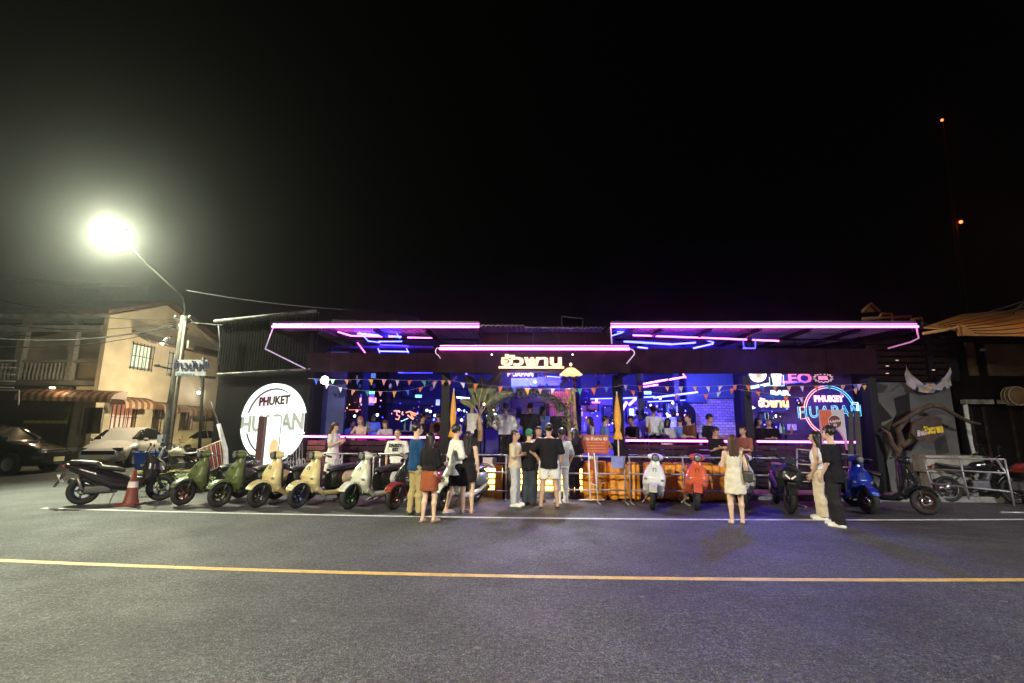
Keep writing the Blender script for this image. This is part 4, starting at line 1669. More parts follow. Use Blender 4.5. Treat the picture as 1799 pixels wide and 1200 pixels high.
# beams and dangling paper ornaments inside
for Y in (14.6, 16.2, 17.8, 19.4):
    b = MB()
    b.slab((xl + .1, Y, ZR - .42), (xo - .1, Y + .12, ZR - .24), BLACK)
    b.build('ceiling_beam', bar)
random.seed(5)
for i in range(34):
    px = random.uniform(770, 1075) if i < 24 else random.uniform(560, 760)
    py = random.uniform(657, 684)
    Y = random.uniform(13.8, 15.6)
    p = at(px, py, Y)
    c_ = random.choice(['orange', 'pink', 'blue', 'lilac', 'salmon', 'teal'])
    t = thing('paper_ornament', 'small %s paper ornament dangling from the ceiling beams %s' % (c_, 'above the entrance' if i < 24 else 'of the left room'), 'ornament', p, random.uniform(0, 1), 'paper ornaments dangling inside')
    b = MB()
    b.ell((0, 0, 0), (.05, .05, .07), PC[c_], 6, 4)
    b.build('paper', t)
    b = MB()
    b.tube([(0, 0, .06), (0, 0, ZR - .42 - p.z)], .003, BLACK, 3)
    b.build('string', t)
# bar stools at the counters, seen over the top from inside
for px in (600, 650, 705, 1130, 1170, 1200, 1245, 1350, 1400, 1440):
    t = thing('bar_stool', 'dark round bar stool behind the %s counter' % ('left' if px < 800 else 'middle' if px < 1300 else 'right'), 'stool', (X(px, 14.6), 14.6, ZF), 0, 'bar stools behind the counters')
    b = MB()
    b.lathe([(0, .66), (.17, .66), (.18, .70), (.15, .73), (0, .73)], (0, 0, 0), SEATM, 14)
    b.build('seat', t)
    b = MB()
    b.lathe([(.2, 0), (.2, .02), (.025, .05), (.025, .66)], (0, 0, 0), STEEL, 10)
    b.build('pedestal', t)

# posters, boards and boxes on the back walls of the rooms
random.seed(21)
PCOL = [(.02, .02, .03), (.10, .03, .05), (.02, .04, .12), (.25, .10, .05), (.05, .05, .05), (.20, .20, .28)]
k_ = 0
for (px0, px1, py0, py1, Y) in ((628, 648, 690, 720, 20.9), (668, 690, 684, 712, 20.9), (706, 730, 676, 700, 20.9), (742, 760, 712, 735, 20.9), (800, 822, 682, 712, 20.9), (826, 850, 716, 742, 20.9),
                               (872, 900, 690, 722, 20.9), (906, 930, 684, 700, 20.9), (934, 958, 706, 735, 20.9), (1030, 1052, 704, 722, 19.4), (1058, 1076, 712, 740, 19.4), (1098, 1128, 712, 742, 19.4),
                               (1132, 1150, 704, 716, 19.4), (1156, 1182, 706, 722, 19.4), (1330, 1348, 724, 745, 16.55), (1402, 1416, 700, 726, 16.55)):
    p, q = at(px0, py0, Y), at(px1, py1, Y)
    t = thing('wall_poster', '%s dark framed poster from the left on the back walls, %s' % (('first second third fourth fifth sixth seventh eighth ninth tenth eleventh twelfth thirteenth fourteenth fifteenth sixteenth'.split())[k_], 'left room' if px0 < 770 else 'behind the entrance' if px0 < 1000 else 'behind the dance floor' if px0 < 1300 else 'right room'), 'poster', ((p.x + q.x) / 2, Y - .06, q.z), 0, 'posters on the back walls')
    hw2 = (q.x - p.x) / 2
    b = MB()
    b.slab((-hw2, 0, 0), (hw2, .03, p.z - q.z), BLACK)
    b.build('frame', t)
    b = MB()
    b.slab((-hw2 + .05, -.012, .05), (hw2 - .05, -.001, p.z - q.z - .05), mat('poster_%d' % (k_ % 6), PCOL[k_ % 6], .5, noise=.7, nscale=5))
    b.build('print', t)
    k_ += 1

# boards behind the header boards with the under-roof blue light put in their colour
for (px0, px1, lab_) in ((556, 760, 'left'), (1080, 1300, 'right')):
    b = MB()
    p, q = at(px0, 590, YW + 1.2), at(px1, 640, YW + 1.2)
    b.slab((p.x, YW + 1.2, q.z), (q.x, YW + 1.26, ZR - .17), mat('blue_lit_board', (.10, .12, .45), .6, noise=.3, nscale=2))
    b.build('upper_board', bar)
# clusters of tiny lights deep in the rooms
random.seed(77)
for (px0, px1, y0_, y1_, Y0, Y1, n_, lab_) in ((575, 765, 702, 748, 15.0, 18.5, 34, 'tiny lights scattered through the left room'), (795, 885, 700, 745, 15.0, 18.5, 22, 'tiny lights left of the entrance arch'),
                                             (1020, 1080, 705, 750, 15.5, 18.0, 18, 'tiny lights behind the right side of the entrance'), (1100, 1215, 712, 752, 15.5, 18.5, 34, 'tiny lights among the dance floor guests'),
                                             (1325, 1430, 700, 752, 14.6, 16.4, 16, 'tiny lights in the right room')):
    t = thing('fairy_lights', lab_, 'lights', at((px0 + px1) / 2, 720, (Y0 + Y1) / 2))
    o = Vector(t.location)
    for i in range(n_):
        p = at(random.uniform(px0, px1), random.uniform(y0_, y1_), random.uniform(Y0, Y1)) - o
        r = random.choice([.012, .016, .02, .03])
        b = MB()
        b.ell(p, (r, r, r * random.choice([.6, 1, 1.6])), random.choice([BLUE, BLUED, WHITE, CYANW, PINKW, SALM, BLUE, YEL]), 6, 4)
        b.build('bulb', t)
# ================================================================== LEFT SIDE: houses, cars, clutter
CREAM = mat('cream_render', (0.54, 0.45, 0.31), 0.85, noise=0.14, nscale=1.2, bump=0.25, bscale=18)
XH = -19.3
house = thing('cream_house', 'two storey cream house lining the side street at the left, with barred windows', 'house', (0, 0, 0))


def hy(px, py=700):
    return atx(px, py, XH).y


y0h, y1h = hy(170), hy(382)
zev = atx(300, 608, XH).z
yap = hy(272)
zap = atx(268, 528, XH).z
b = MB()
hw = [(y0h, 0), (y1h, 0), (y1h, atx(382, 606, XH).z), (yap, zap), (y0h, atx(172, 548, XH).z)]
# wall with window holes is made of strips
wins = [(219, 258, 603, 648), (286, 312, 618, 660)]
lows = [(199, 242, 712, 754), (272, 287, 716, 754), (320, 342, 720, 752), (356, 366, 726, 752)]
holes = []
for (a, c, t0, t1) in wins:
    holes.append((hy(a), hy(c), atx((a + c) / 2, t1, XH).z, atx((a + c) / 2, t0, XH).z))
for (a, c, t0, t1) in lows:
    holes.append((hy(a), hy(c), atx((a + c) / 2, t1 + 4, XH).z, atx((a + c) / 2, t0 - 4, XH).z))


def ztop(y):
    if y < yap:
        return hw[4][1] + (zap - hw[4][1]) * (y - y0h) / (yap - y0h)
    return zap + (hw[2][1] - zap) * (y - yap) / (y1h - yap)


ys = sorted(set([y0h, y1h, yap] + [h[0] for h in holes] + [h[1] for h in holes]))
for i in range(len(ys) - 1):
    a, c = ys[i], ys[i + 1]
    m_ = (a + c) / 2
    hs = sorted([(h[2], h[3]) for h in holes if h[0] < m_ < h[1]])
    z = 0
    for (p, q) in hs:
        b.prism([(a, z), (c, z), (c, p), (a, p)], (XH, 0, 0), (0, 1, 0), (0, 0, 1), (-.22, 0, 0), CREAM)
        z = q
    b.prism([(a, z), (c, z), (c, ztop(c)), (a, ztop(a))], (XH, 0, 0), (0, 1, 0), (0, 0, 1), (-.22, 0, 0), CREAM)
b.build('side_wall', house)
b = MB()
b.prism([(XH - .23, 0), (XH - 5.2, 0), (XH - 5.2, 5.6), (XH - .23, hw[4][1] - .1)], (0, y0h + .9, 0), (1, 0, 0), (0, 0, 1), (0, .2, 0), CREAM)
b.build('front_wall', house)
ROOFT = mat('brown_roof_tiles', (0.11, 0.06, 0.04), 0.8, noise=0.3, nscale=4)
b = MB()
b.prism([(y0h - .2, ztop(y0h) + .02), (yap, zap + .1), (y1h + .3, ztop(y1h) + .05), (y1h + .3, ztop(y1h) + .22), (yap, zap + .27), (y0h - .2, ztop(y0h) + .2)], (XH + .12, 0, 0), (0, 1, 0), (0, 0, 1), (-5, 0, 0), ROOFT)
b.build('roof', house)
# upper hood over windows
ye0, ye1 = hy(214), hy(384)
b = MB()
zz0, zz1 = atx(216, 582, XH).z, atx(384, 632, XH).z
zz = (zz0 + zz1) / 2
b.prism([(XH, zz + .35), (XH + .95, zz - .15), (XH + .95, zz - .27), (XH, zz + .22)], (0, ye0, 0), (1, 0, 0), (0, 0, 1), (0, ye1 - ye0, 0), ROOFT)
b.build('window_hood', house)
IRN = mat('window_iron', (0.03, 0.025, 0.02), 0.5, 0.5)
for i, h in enumerate(holes):
    up = i < len(wins)
    t_ = MB()
    fw = .05
    for (a, c, p, q) in ((h[0], h[1], h[2], h[2] + fw), (h[0], h[1], h[3] - fw, h[3]), (h[0], h[0] + fw, h[2] + fw, h[3] - fw), (h[1] - fw, h[1], h[2] + fw, h[3] - fw)):
        t_.slab((XH - .12, a, p), (XH - .06, c, q), mat('window_wood', (0.14, 0.07, 0.04), 0.6))
    wo = t_.build('window', house)
    pm = glow('lit_pane_pale', (0.62, 0.80, 0.50), 0.75) if up and i == 0 else (glow('lit_pane_dim', (0.5, 0.48, 0.3), 0.12) if up else (glow('lit_pane_orange', (1.0, 0.34, 0.16), 0.42) if i == 2 else mat('dark_pane', (0.10, 0.05, 0.03), 0.2)))
    np_ = 4 if (h[1] - h[0]) > 1.2 else 2
    for k in range(np_):
        b = MB()
        a = h[0] + fw + (h[1] - h[0] - 2 * fw) * k / np_
        c = h[0] + fw + (h[1] - h[0] - 2 * fw) * (k + 1) / np_
        b.slab((XH - .14, a + .02, h[2] + fw), (XH - .125, c - .02, h[3] - fw), pm)
        b.build('pane', wo)
    nb_ = max(3, int((h[1] - h[0]) / .22))
    for k in range(nb_ + 1):
        b = MB()
        y = h[0] + (h[1] - h[0]) * k / nb_
        b.slab((XH + .03, y - .014, h[2] - .05), (XH + .055, y + .014, h[3] + .05), IRN)
        b.build('bar', wo)
    for f in (0.05, .5, .95):
        b = MB()
        z = h[2] + (h[3] - h[2]) * f
        b.slab((XH + .056, h[0] - .04, z - .014), (XH + .075, h[1] + .04, z + .014), IRN)
        b.build('bar', wo)

# scalloped metal awnings over the ground floor
AWN = mat('awning_brown', (0.12, 0.055, 0.03), 0.55, noise=0.2, nscale=3)
AWL = mat('awning_light', (0.30, 0.19, 0.11), 0.55)


def awning(name, lab, pA, pB, drop, out, along):
    """corrugated drum awning between two points along direction"""
    t = thing(name, lab, 'awning', pA)
    d = Vector(pB) - Vector(pA)
    n = max(6, int(d.length / .17))
    for i in range(n):
        b = MB()
        a, c = d * (i / n), d * ((i + 1) / n)
        prof = []
        for q in range(6):
            th = pi / 2 * q / 5
            prof.append((out * sin(th), drop * cos(th) - drop + (0.03 if i % 2 else 0)))
        prof.append((out + .005, -drop - .16))
        V, F = [], []
        outv = along
        for (r, z) in prof:
            V += [a + outv * r + Vector((0, 0, z)), c + outv * r + Vector((0, 0, z))]
        k = len(prof)
        V += [v - Vector((0, 0, .02)) - outv * .02 for v in V]
        for q in range(k - 1):
            F += [(2 * q, 2 * q + 1, 2 * q + 3, 2 * q + 2), (2 * k + 2 * q, 2 * k + 2 * q + 2, 2 * k + 2 * q + 3, 2 * k + 2 * q + 1)]
            F += [(2 * q, 2 * q + 2, 2 * k + 2 * q + 2, 2 * k + 2 * q), (2 * q + 1, 2 * k + 2 * q + 1, 2 * k + 2 * q + 3, 2 * q + 3)]
        b.add(V, F, AWN if i % 2 else AWL)
        b.build('panel', t)
    for e, f in ((0, 'a'), (1, 'b')):
        b = MB()
        o_ = d * e + (d.normalized() * (.01 if e else -.01))
        poly = [(0, 0)] + [(out * sin(pi / 2 * q / 6), drop * cos(pi / 2 * q / 6) - drop) for q in range(7)] + [(0, -drop)]
        b.prism(poly, o_, along, (0, 0, 1), d.normalized() * (.01 if e else -.01), AWN)
        b.build('end_cheek', t)
    return t


for (a, c, lab) in ((201, 244, 'brown scalloped awning over the orange lit ground floor window'), (272, 290, 'short brown scalloped awning left of the utility pole'), (318, 346, 'brown scalloped awning under the Thai street sign'),
                    (354, 372, 'farthest small brown awning on the cream house')):
    z = atx((a + c) / 2, 698 + (a - 200) * .13, XH).z
    awning('window_awning', lab, Vector((XH + .01, hy(a) - .2, z)), Vector((XH + .01, hy(c) + .2, z)), .38, .75, Vector((1, 0, 0)))
# long front awning of the house at the corner, facing the street
zq = at(130, 690, y0h).z
awning('shop_awning', 'long brown scalloped awning over the dark shopfront at the left', Vector((at(62, 690, y0h).x, y0h - .05, zq + .15)), Vector((at(212, 700, y0h).x + .3, y0h - .05, zq + .05)), .35, .8, Vector((0, -1, 0)))

# sign box / dark shopfront under it
b = MB()
p, q = at(52, 712, y0h + .1), at(122, 744, y0h + .1)
t = thing('shop_banner', 'faded yellow green banner under the long awning', 'banner', ((p.x + q.x) / 2, y0h, q.z))
hw_ = (q.x - p.x) / 2
b.slab((-hw_, 0, .0), (hw_, .04, p.z - q.z), mat('banner_olive', (0.20, 0.19, 0.05), 0.6, noise=0.5, nscale=3))
b.build('sheet', t)
b = MB()
b.slab((-hw_, -.02, .0), (hw_, -.001, .12), mat('banner_yellow', (0.55, 0.5, 0.08), 0.6, noise=0.3))
b.build('border', t)
# whitish doorway
t = thing('shop_door', 'grey framed shop door below the right end of the long awning', 'door', at(162, 762, y0h))
b = MB()
o = Vector(t.location)
p, q = at(149, 716, y0h) - o, at(176, 762, y0h) - o
b.slab((p.x, -.0, q.z), (q.x, .05, p.z), mat('door_grey', (0.10, 0.09, 0.08), 0.4))
b.build('leaf', t)
b = MB()
b.tube([(p.x, -.03, q.z), (p.x, -.03, p.z), (q.x, -.03, p.z), (q.x, -.03, q.z)], .035, mat('frame_pale', (0.35, 0.33, 0.28), 0.6), 4)
b.build('frame', t)

# balcony house, left of the cream corner
YBH = y0h + .6
bh = thing('balcony_house', 'dim grey house with pillared upper balcony at the far left', 'house', (0, 0, 0))
GW = mat('grey_render', (0.20, 0.19, 0.16), 0.9, noise=0.25, nscale=1.5, bump=.2, bscale=15)
xR = XH - .3
xL = at(-160, 700, YBH).x
z2, zr = at(80, 668, YBH).z, at(80, 560, YBH).z
b = MB()
b.slab((xL, YBH + 2.2, 0), (xR, YBH + 2.4, zr), GW)
b.build('wall', bh)
b = MB()
b.slab((xL, YBH - .3, z2 - .25), (xR - .0, YBH + 2.19, z2 - .02), GW)
b.build('balcony_slab', bh)
b = MB()
b.prism([(0, 0), (2.8, .35), (2.8, .55), (0, .2)], (xL, YBH - .6, zr - .1), (0, 1, 0), (0, 0, 1), (xR + .1 - xL, 0, 0), mat('pale_fascia', (0.36, 0.36, 0.31), .7, noise=.3, nscale=2))
b.build('roof', bh)
b = MB()
b.slab((xL, YBH - .62, zr - .75), (xR, YBH - .55, zr - .45), mat('pale_fascia', (0.36, 0.36, 0.31), .7, noise=.3, nscale=2))
b.build('shade_board', bh)
for px in (-90, 38, 128):
    b = MB()
    p = at(px, 600, YBH - .3)
    b.slab((p.x - .12, YBH - .29, z2 - .02), (p.x + .12, YBH - .05, zr - .1), mat('pillar_pale', (0.33, 0.31, 0.27), .8, noise=.2))
    b.build('pillar', bh)
zb = at(80, 636, YBH).z
for i in range(26):
    px = -60 + i * 7.2
    p = at(px, 650, YBH - .3)
    b = MB()
    b.lathe([(.035, 0), (.07, .12), (.085, .25), (.04, .5), (.07, zb - z2 - .05)], (p.x, YBH - .17, z2 - .02), mat('pillar_pale', (0.33, 0.31, 0.27), .8, noise=.2), 8)
    b.build('baluster', bh)
b = MB()
b.slab((xL, YBH - .26, zb - .04), (xR, YBH - .08, zb + .07), mat('pillar_pale', (0.33, 0.31, 0.27), .8, noise=.2))
b.build('handrail', bh)
for (a, c) in ((60, 92), (94, 126)):
    p, q = at(a, 602, YBH + 2.18), at(c, 634, YBH + 2.18)
    b = MB()
    b.slab((p.x, YBH + 2.12, q.z - .3), (q.x, YBH + 2.19, p.z), mat('frame_pale', (0.35, 0.33, 0.28), 0.6))
    wo = b.build('window', bh)
    for k in range(2):
        for j in range(3):
            b = MB()
            w1 = (q.x - p.x - .16) / 2
            h1 = (p.z - q.z + .3 - .16) / 3
            x0 = p.x + .08 + k * w1
            z0 = q.z - .3 + .08 + j * h1
            b.slab((x0 + .02, YBH + 2.10, z0 + .02), (x0 + w1 - .02, YBH + 2.118, z0 + h1 - .02), GLASS)
            b.build('pane', wo)
b = MB()
b.slab((xL, y0h - .02, 0), (at(120, 700, y0h).x, y0h + .1, z2 - .3), mat('shop_dark', (0.03, 0.028, 0.022), .7, noise=.3))
b.build('shopfront', bh)
b = MB()
b.slab((at(120, 700, y0h).x + .001, y0h + .3, 0), (XH - .26, y0h + .4, z2 - .3), mat('cream_render', (0, 0, 0)))
b.build('shopfront', bh)
for (x0, x1, y0_) in ((-70, 28, 632), (-70, 28, 644), (-70, 26, 656), (-70, 26, 668), (-70, 24, 679)):
    b = MB()
    b.tube([at(x0, y0_, 18), at(x1, y0_ + 2, 18)], .025, mat('rail_pale', (0.4, 0.4, 0.36), .6), 5)
    b.build('rail', bh)
b = MB()
b.tube([at(-60, 685, 17.5), at(34, 686, 17.5), at(32, 712, 17.5)], .03, mat('rail_pale', (0.4, 0.4, 0.36), .6), 5)
b.build('window_frame', bh)
lp = thing('soffit_lamp', 'small warm lamp glowing under the corner soffit of the cream house', 'lamp', at(92, 681, y0h - .4))
b = MB()
b.ell((0, 0, 0), (.14, .08, .05), glow('soffit_glass', (1.0, 0.72, 0.35), 6), 10, 6)
b.build('globe', lp)
lamp('POINT', 'soffit_lamp_light', at(105, 678, y0h - .9), 26, (1.0, 0.72, 0.40), .08)
# background upper roof line at far left
b = MB()
p, q = at(-80, 486, 30), at(175, 503, 30)
b.add([tuple(p), tuple(q), (q.x, 34, q.z + 1.2), (p.x, 34, p.z + 1.2), (p.x, 30, p.z - .18), (q.x, 30, q.z - .18), (q.x, 34, q.z - 5), (p.x, 34, p.z - 5)],
      [(0, 1, 2, 3), (0, 4, 5, 1), (4, 7, 6, 5), (1, 5, 6, 2), (0, 3, 7, 4), (3, 2, 6, 7)], mat('dim_roof', (0.12, 0.12, 0.09), .8))
tag(b.build('far_roof'), 'dim flat roof edge behind and above the balcony house', 'roof')

# warm lamp washing the cream side wall
t = thing('wall_lamp', 'warm lamp on a thin pole lighting the cream side wall of the house', 'lamp', at(360, 700, 22))
p = at(350, 690, 23.0)
t.location = (p.x, p.y, p.z)
b = MB()
b.ell((0, 0, 0), (.10, .10, .07), glow('warm_globe', (1.0, 0.8, 0.45), 8), 10, 6)
b.build('globe', t)
b = MB()
b.tube([(0, 0, .05), (0, .4, .2), (0, .5, -3)], .02, IRON, 5)
b.build('pole', t)
lamp('POINT', 'wall_lamp_light', (p.x - .1, p.y - .3, p.z), 700, (1.0, 0.86, 0.56), .12)
lamp('POINT', 'shop_lamp_light', (XH + 3.9, y0h - 1.6, 5.0), 700, (1.0, 0.86, 0.60), .12)
t = thing('bracket_lamp', 'dark bracket lamp reaching from the pole towards the cream house', 'lamp', (XH + 3.9, y0h - 1.6, 5.08))
b = MB()
b.ell((0, 0, 0), (.16, .10, .06), BLACK, 10, 6)
b.tube([(0, 0, .05), (.4, -.3, .15), (1.1, -.9, .1)], .025, BLACK, 5)
b.build('housing', t)

# ------------------------------------------------------------------ cars
def car_meshes():
    out = {}

    def body(P):
        x, y, z = P
        top = np.interp(y, [-2.25, -2.15, -1.5, -1.15, 0.9, 1.5, 2.05, 2.25], [.62, .70, .88, .93, .97, .97, .93, .74])
        hwd = np.interp(y, [-2.25, -2.0, -1.2, 1.5, 2.05, 2.25], [.62, .80, .88, .88, .80, .66])
        bot = np.interp(y, [-2.25, -1.9, 1.9, 2.25], [.30, .20, .20, .32])
        cz, hz_ = (top + bot) / 2, (top - bot) / 2
        d = ((abs(x) / hwd) ** 4 + (abs(z - cz) / hz_) ** 4) ** .25
        d = (d - 1) * .35
        d = np.maximum(d, abs(y) - 2.25)
        for wy in (-1.38, 1.38):
            wd = np.sqrt((y - wy) ** 2 + (z - .31) ** 2) - .36
            d = np.maximum(d, -np.maximum(wd, .55 - abs(x)))
        # greenhouse
        t2 = np.interp(y, [-1.2, -.35, .15, .9, 1.75], [.90, 1.36, 1.45, 1.38, .95])
        w2 = .80 - .30 * (np.clip(z, .9, 1.5) - .9)
        g_ = np.maximum(abs(x) - w2, z - t2)
        g_ = np.maximum(g_, .85 - z)
        g_ = np.maximum(g_, np.maximum(-1.2 - y, y - 1.75)) + .02
        return smin(d, g_, .04)
    b = MB()
    sdf(b, body, (-.95, -2.32, .12), (.95, 2.32, 1.52), .04, WHITEP)
    out['body'] = b.mesh('body')

    def glass(P):
        x, y, z = P
        t2 = np.interp(y, [-1.26, -.38, .15, .93, 1.80], [.93, 1.335, 1.41, 1.345, .96])
        w2 = .818 - .30 * (np.clip(z, .9, 1.5) - .9)
        g_ = np.maximum(abs(x) - w2, z - t2)
        g_ = np.maximum(g_, .96 - z)
        side = np.maximum(np.maximum(-1.0 - y, y - 1.45), abs(abs(y - .28) - 0.0) * -1 + .035)
        front = np.maximum(abs(x) - .62, 0 * y)
        k_ = np.minimum(np.maximum(side, -abs(x) + .55), np.maximum(front, np.minimum(y + .42, .95 - y)))
        return np.maximum(g_, k_)
    b = MB()
    V, Q = sdf_vf(glass, (-.9, -1.35, .9), (.9, 1.85, 1.45), .03)
    par = np.arange(len(V))
    for _ in range(400):
        m_ = par[Q].min(1)
        new = par.copy()
        for c_ in range(4):
            np.minimum.at(new, Q[:, c_], m_)
        if (new == par).all():
            break
        par = new
    out['glass'] = []
    for r_ in np.unique(par):
        sel = Q[(par[Q[:, 0]] == r_)]
        if len(sel) < 20:
            continue
        ids = np.unique(sel)
        mp = -np.ones(len(V), int)
        mp[ids] = np.arange(len(ids))
        b = MB()
        b.add(V[ids], mp[sel], GLASS, True)
        out['glass'].append(b.mesh('window'))
    b = MB()
    b.lathe([(.19, -.10), (.30, -.10), (.325, -.07), (.325, .07), (.30, .10), (.19, .10)], (0, 0, 0), RUBBER, 20, 'X')
    out['tyre'] = b.mesh('tyre')
    b = MB()
    b.lathe([(0, -.085), (.05, -.09), (.19, -.07), (.20, -.10), (.20, .10), (.19, .07), (.05, .09), (0, .085)], (0, 0, 0), STEEL, 12, 'X')
    out['rim'] = b.mesh('rim')
    b = MB()
    b.box((0, 0, 0), (.34, .10, .12), LENS)
    out['light'] = b.mesh('headlight')
    b = MB()
    b.box((0, 0, 0), (.44, .02, .14), mat('plate', (.75, .68, .35), .5))
    out['plate'] = b.mesh('plate')
    b = MB()
    b.box((0, 0, 0), (1.1, .05, .13), BLACK)
    out['grille'] = b.mesh('grille')
    b = MB()
    b.ell((0, 0, 0), (.10, .06, .07), WHITEP, 8, 6)
    out['mirror'] = b.mesh('mirror')
    return out


CM = car_meshes()


def paint_slot(o, m, i=0):
    o.material_slots[i].link = 'OBJECT'
    o.material_slots[i].material = m


def car(lab, loc, rz, paint, sx=1, sz=1, cat='car'):
    t = thing('parked_car', lab, cat, loc, rz, 'cars parked at the left')
    t.scale = (1, sx, sz)
    o = link('body', CM['body'], t)
    paint_slot(o, paint)
    for g_ in CM['glass']:
        link('window', g_, t)
    for x in (-.78, .78):
        for y in (-1.38, 1.38):
            w_ = link('wheel', CM['tyre'], t, loc=(x, y, .325 / sz))
            link('rim', CM['rim'], w_)
    for s_ in (-1, 1):
        link('headlight', CM['light'], t, loc=(s_ * .60, -2.16, .66), rz=s_ * -.25)
        o = link('mirror', CM['mirror'], t, loc=(s_ * .95, -.72, .98))
        paint_slot(o, paint)
        o = link('tail_light', CM['light'], t, loc=(s_ * .66, 2.16, .76))
        paint_slot(o, mat('tail_red', (.3, .02, .02), .3))
    link('number_plate', CM['plate'], t, loc=(0, -2.265, .40))
    link('grille', CM['grille'], t, loc=(0, -2.235, .55))
    return t


CARS = mat('car_silver', (0.66, 0.63, 0.58), 0.3, 0.0, noise=.03, coat=.6)
CARK = mat('car_black', (0.012, 0.012, 0.016), 0.18, 0.2, noise=.03, coat=.8)
CARY = mat('car_pale', (0.62, 0.55, 0.32), 0.3, 0.2, noise=.03, coat=.6)
car('silver sedan parked nose out beside the cream house', (at(222, 790, 20.5).x, 20.5, 0), radians(16), CARS, .93, 1.10)
car('dark people carrier parked broadside at the far left', (at(-22, 800, 16.8).x, 16.8, 0), radians(97), CARK, 1.04, 1.16)
car('pale yellowish sedan parked far down the side street', (at(335, 780, 27).x, 27, 0), radians(0), CARY)

# ------------------------------------------------------------------ blue bin, palm fronds, kerb verge
t = thing('blue_bin', 'blue plastic wheelie bin beside the foot of the utility pole', 'bin', ground(259, 838))
PB2 = mat('bin_blue', (0.02, 0.08, 0.42), 0.45, noise=.08)
b = MB()
for (z, hx, hy_) in ((0, .22, .22),):
    b.add([(-.24, -.22, 0), (.24, -.22, 0), (.24, .22, 0), (-.24, .22, 0), (-.32, -.30, .80), (.32, -.30, .80), (.32, .30, .80), (-.32, .30, .80),
           (-.29, -.27, .80), (.29, -.27, .80), (.29, .27, .80), (-.29, .27, .80), (-.21, -.19, .05), (.21, -.19, .05), (.21, .19, .05), (-.21, .19, .05)],
          [(0, 3, 2, 1), (0, 1, 5, 4), (1, 2, 6, 5), (2, 3, 7, 6), (3, 0, 4, 7), (8, 9, 13, 12), (9, 10, 14, 13), (10, 11, 15, 14), (11, 8, 12, 15), (12, 13, 14, 15),
           (4, 5, 9, 8), (5, 6, 10, 9), (6, 7, 11, 10), (7, 4, 8, 11)], PB2)
b.build('tub', t)
b = MB()
b.tube([(-.33, -.31, .78), (.33, -.31, .78), (.33, .31, .78), (-.33, .31, .78)], .028, PB2, 5, closed=True)
b.build('rim', t)
b = MB()
b.slab((-.08, -.262, .35), (.10, -.248, .55), mat('sticker', (.6, .6, .6), .5))
b.build('sticker', t)

LEAFG = mat('frond_green', (0.10, 0.17, 0.02), 0.55, noise=0.4, nscale=6)
LEAFY = mat('frond_yellow', (0.30, 0.26, 0.06), 0.6, noise=0.3, nscale=6)
random.seed(3)


def frond(name, lab, p0, ang, L_, m, cat='palm frond', group='cut palm fronds by the pole', up=.12):
    t = thing(name, lab, cat, p0, ang, group)
    b = MB()
    P = [(L_ * i / 8, 0, .05 + up * sin(pi * i / 8)) for i in range(9)]
    b.tube(P, [.022 - .002 * i for i in range(9)], LEAFY, 5)
    b.build('stem', t)
    b = MB()
    for i in range(34):
        f = .12 + .88 * i / 34
        z = .05 + up * sin(pi * f)
        for s_ in (-1, 1):
            l_ = .42 * (1 - abs(f - .45)) * random.uniform(.7, 1.1)
            a = s_ * radians(random.uniform(38, 60))
            dx, dy = cos(a) * l_, sin(a) * l_
            dz = random.uniform(-.05, .10)
            q = Vector((L_ * f, 0, z))
            e_ = q + Vector((dx, dy, dz - .02))
            mid_ = (q + e_) / 2 + Vector((0, 0, .03))
            n_ = Vector((-dy, dx, 0)).normalized() * .018
            b.add([q, mid_ + n_, e_, mid_ - n_, mid_ + Vector((0, 0, .008))], [(0, 3, 4), (3, 2, 4), (2, 1, 4), (1, 0, 4)], m)
    stuff(b.build('leaflets', t))


for i, (px, py, a, L_, m, lab) in enumerate(((244, 850, 20, 1.5, LEAFG, 'green palm frond lying nearest the blue bin'), (262, 858, 5, 1.5, LEAFG, 'green palm frond lying in front of the pole foot'),
                                            (256, 846, 35, 1.7, LEAFY, 'dry yellowish palm frond propped beside the pole'), (236, 862, -5, 1.4, LEAFG, 'green palm frond lying behind the traffic cone'),
                                            (272, 852, 12, 1.6, LEAFG, 'bright green palm frond behind the first olive scooter'), (240, 868, 8, 1.1, LEAFG, 'small palm frond nearest the road by the black scooter'),
                                            (280, 845, 160, 1.2, LEAFY, 'dry palm frond lying across the verge left of the pole'), (225, 872, 10, 1.2, LEAFG, 'low palm frond under the big black scooter'))):
    p = ground(px, py)
    frond('palm_frond', lab, (p.x, p.y, 0.01 * i), radians(a), L_, m, up=.12 + .05 * (i % 3))
t = thing('timber_offcut', 'pale timber offcut lying on the palm fronds behind the cone', 'timber', ground(262, 862))
b = MB()
b.box((0, 0, .16), (.55, .12, .05), mat('raw_timber', (.5, .36, .2), .7), rz=.3, ry=-.2)
b.build('plank', t)

# red and white folding barrier, boom pole
t = thing('slatted_barrier', 'leaning red slatted barrier with pale frame behind the olive scooters', 'barrier', ground(384, 858))
o = Vector(t.location)
Yg = o.y
RED = mat('barrier_red', (0.42, 0.06, 0.05), 0.5)
PINKF = mat('barrier_frame', (0.60, 0.42, 0.38), 0.5)
q = [at(x, y, Yg) - o for x, y in ((347, 791), (393, 772), (397, 815), (357, 832))]
b = MB()
b.tube(q, .022, PINKF, 6, closed=True)
b.build('frame', t)
for i in range(1, 12):
    f = i / 12
    b = MB()
    b.tube([q[0].lerp(q[1], f), q[3].lerp(q[2], f)], .017, RED if i % 2 else PINKF, 5)
    b.build('slat', t)
t = thing('boom_pole', 'leaning white boom pole with a thin whip above the red slatted barrier', 'pole', ground(398, 858))
o = Vector(t.location)
b = MB()
b.tube([Vector((0, 0, 0)), at(396, 790, Yg) - o, at(384, 745, Yg) - o], [.07, .065, .05], WHITEP, 8)
b.build('post', t)
b = MB()
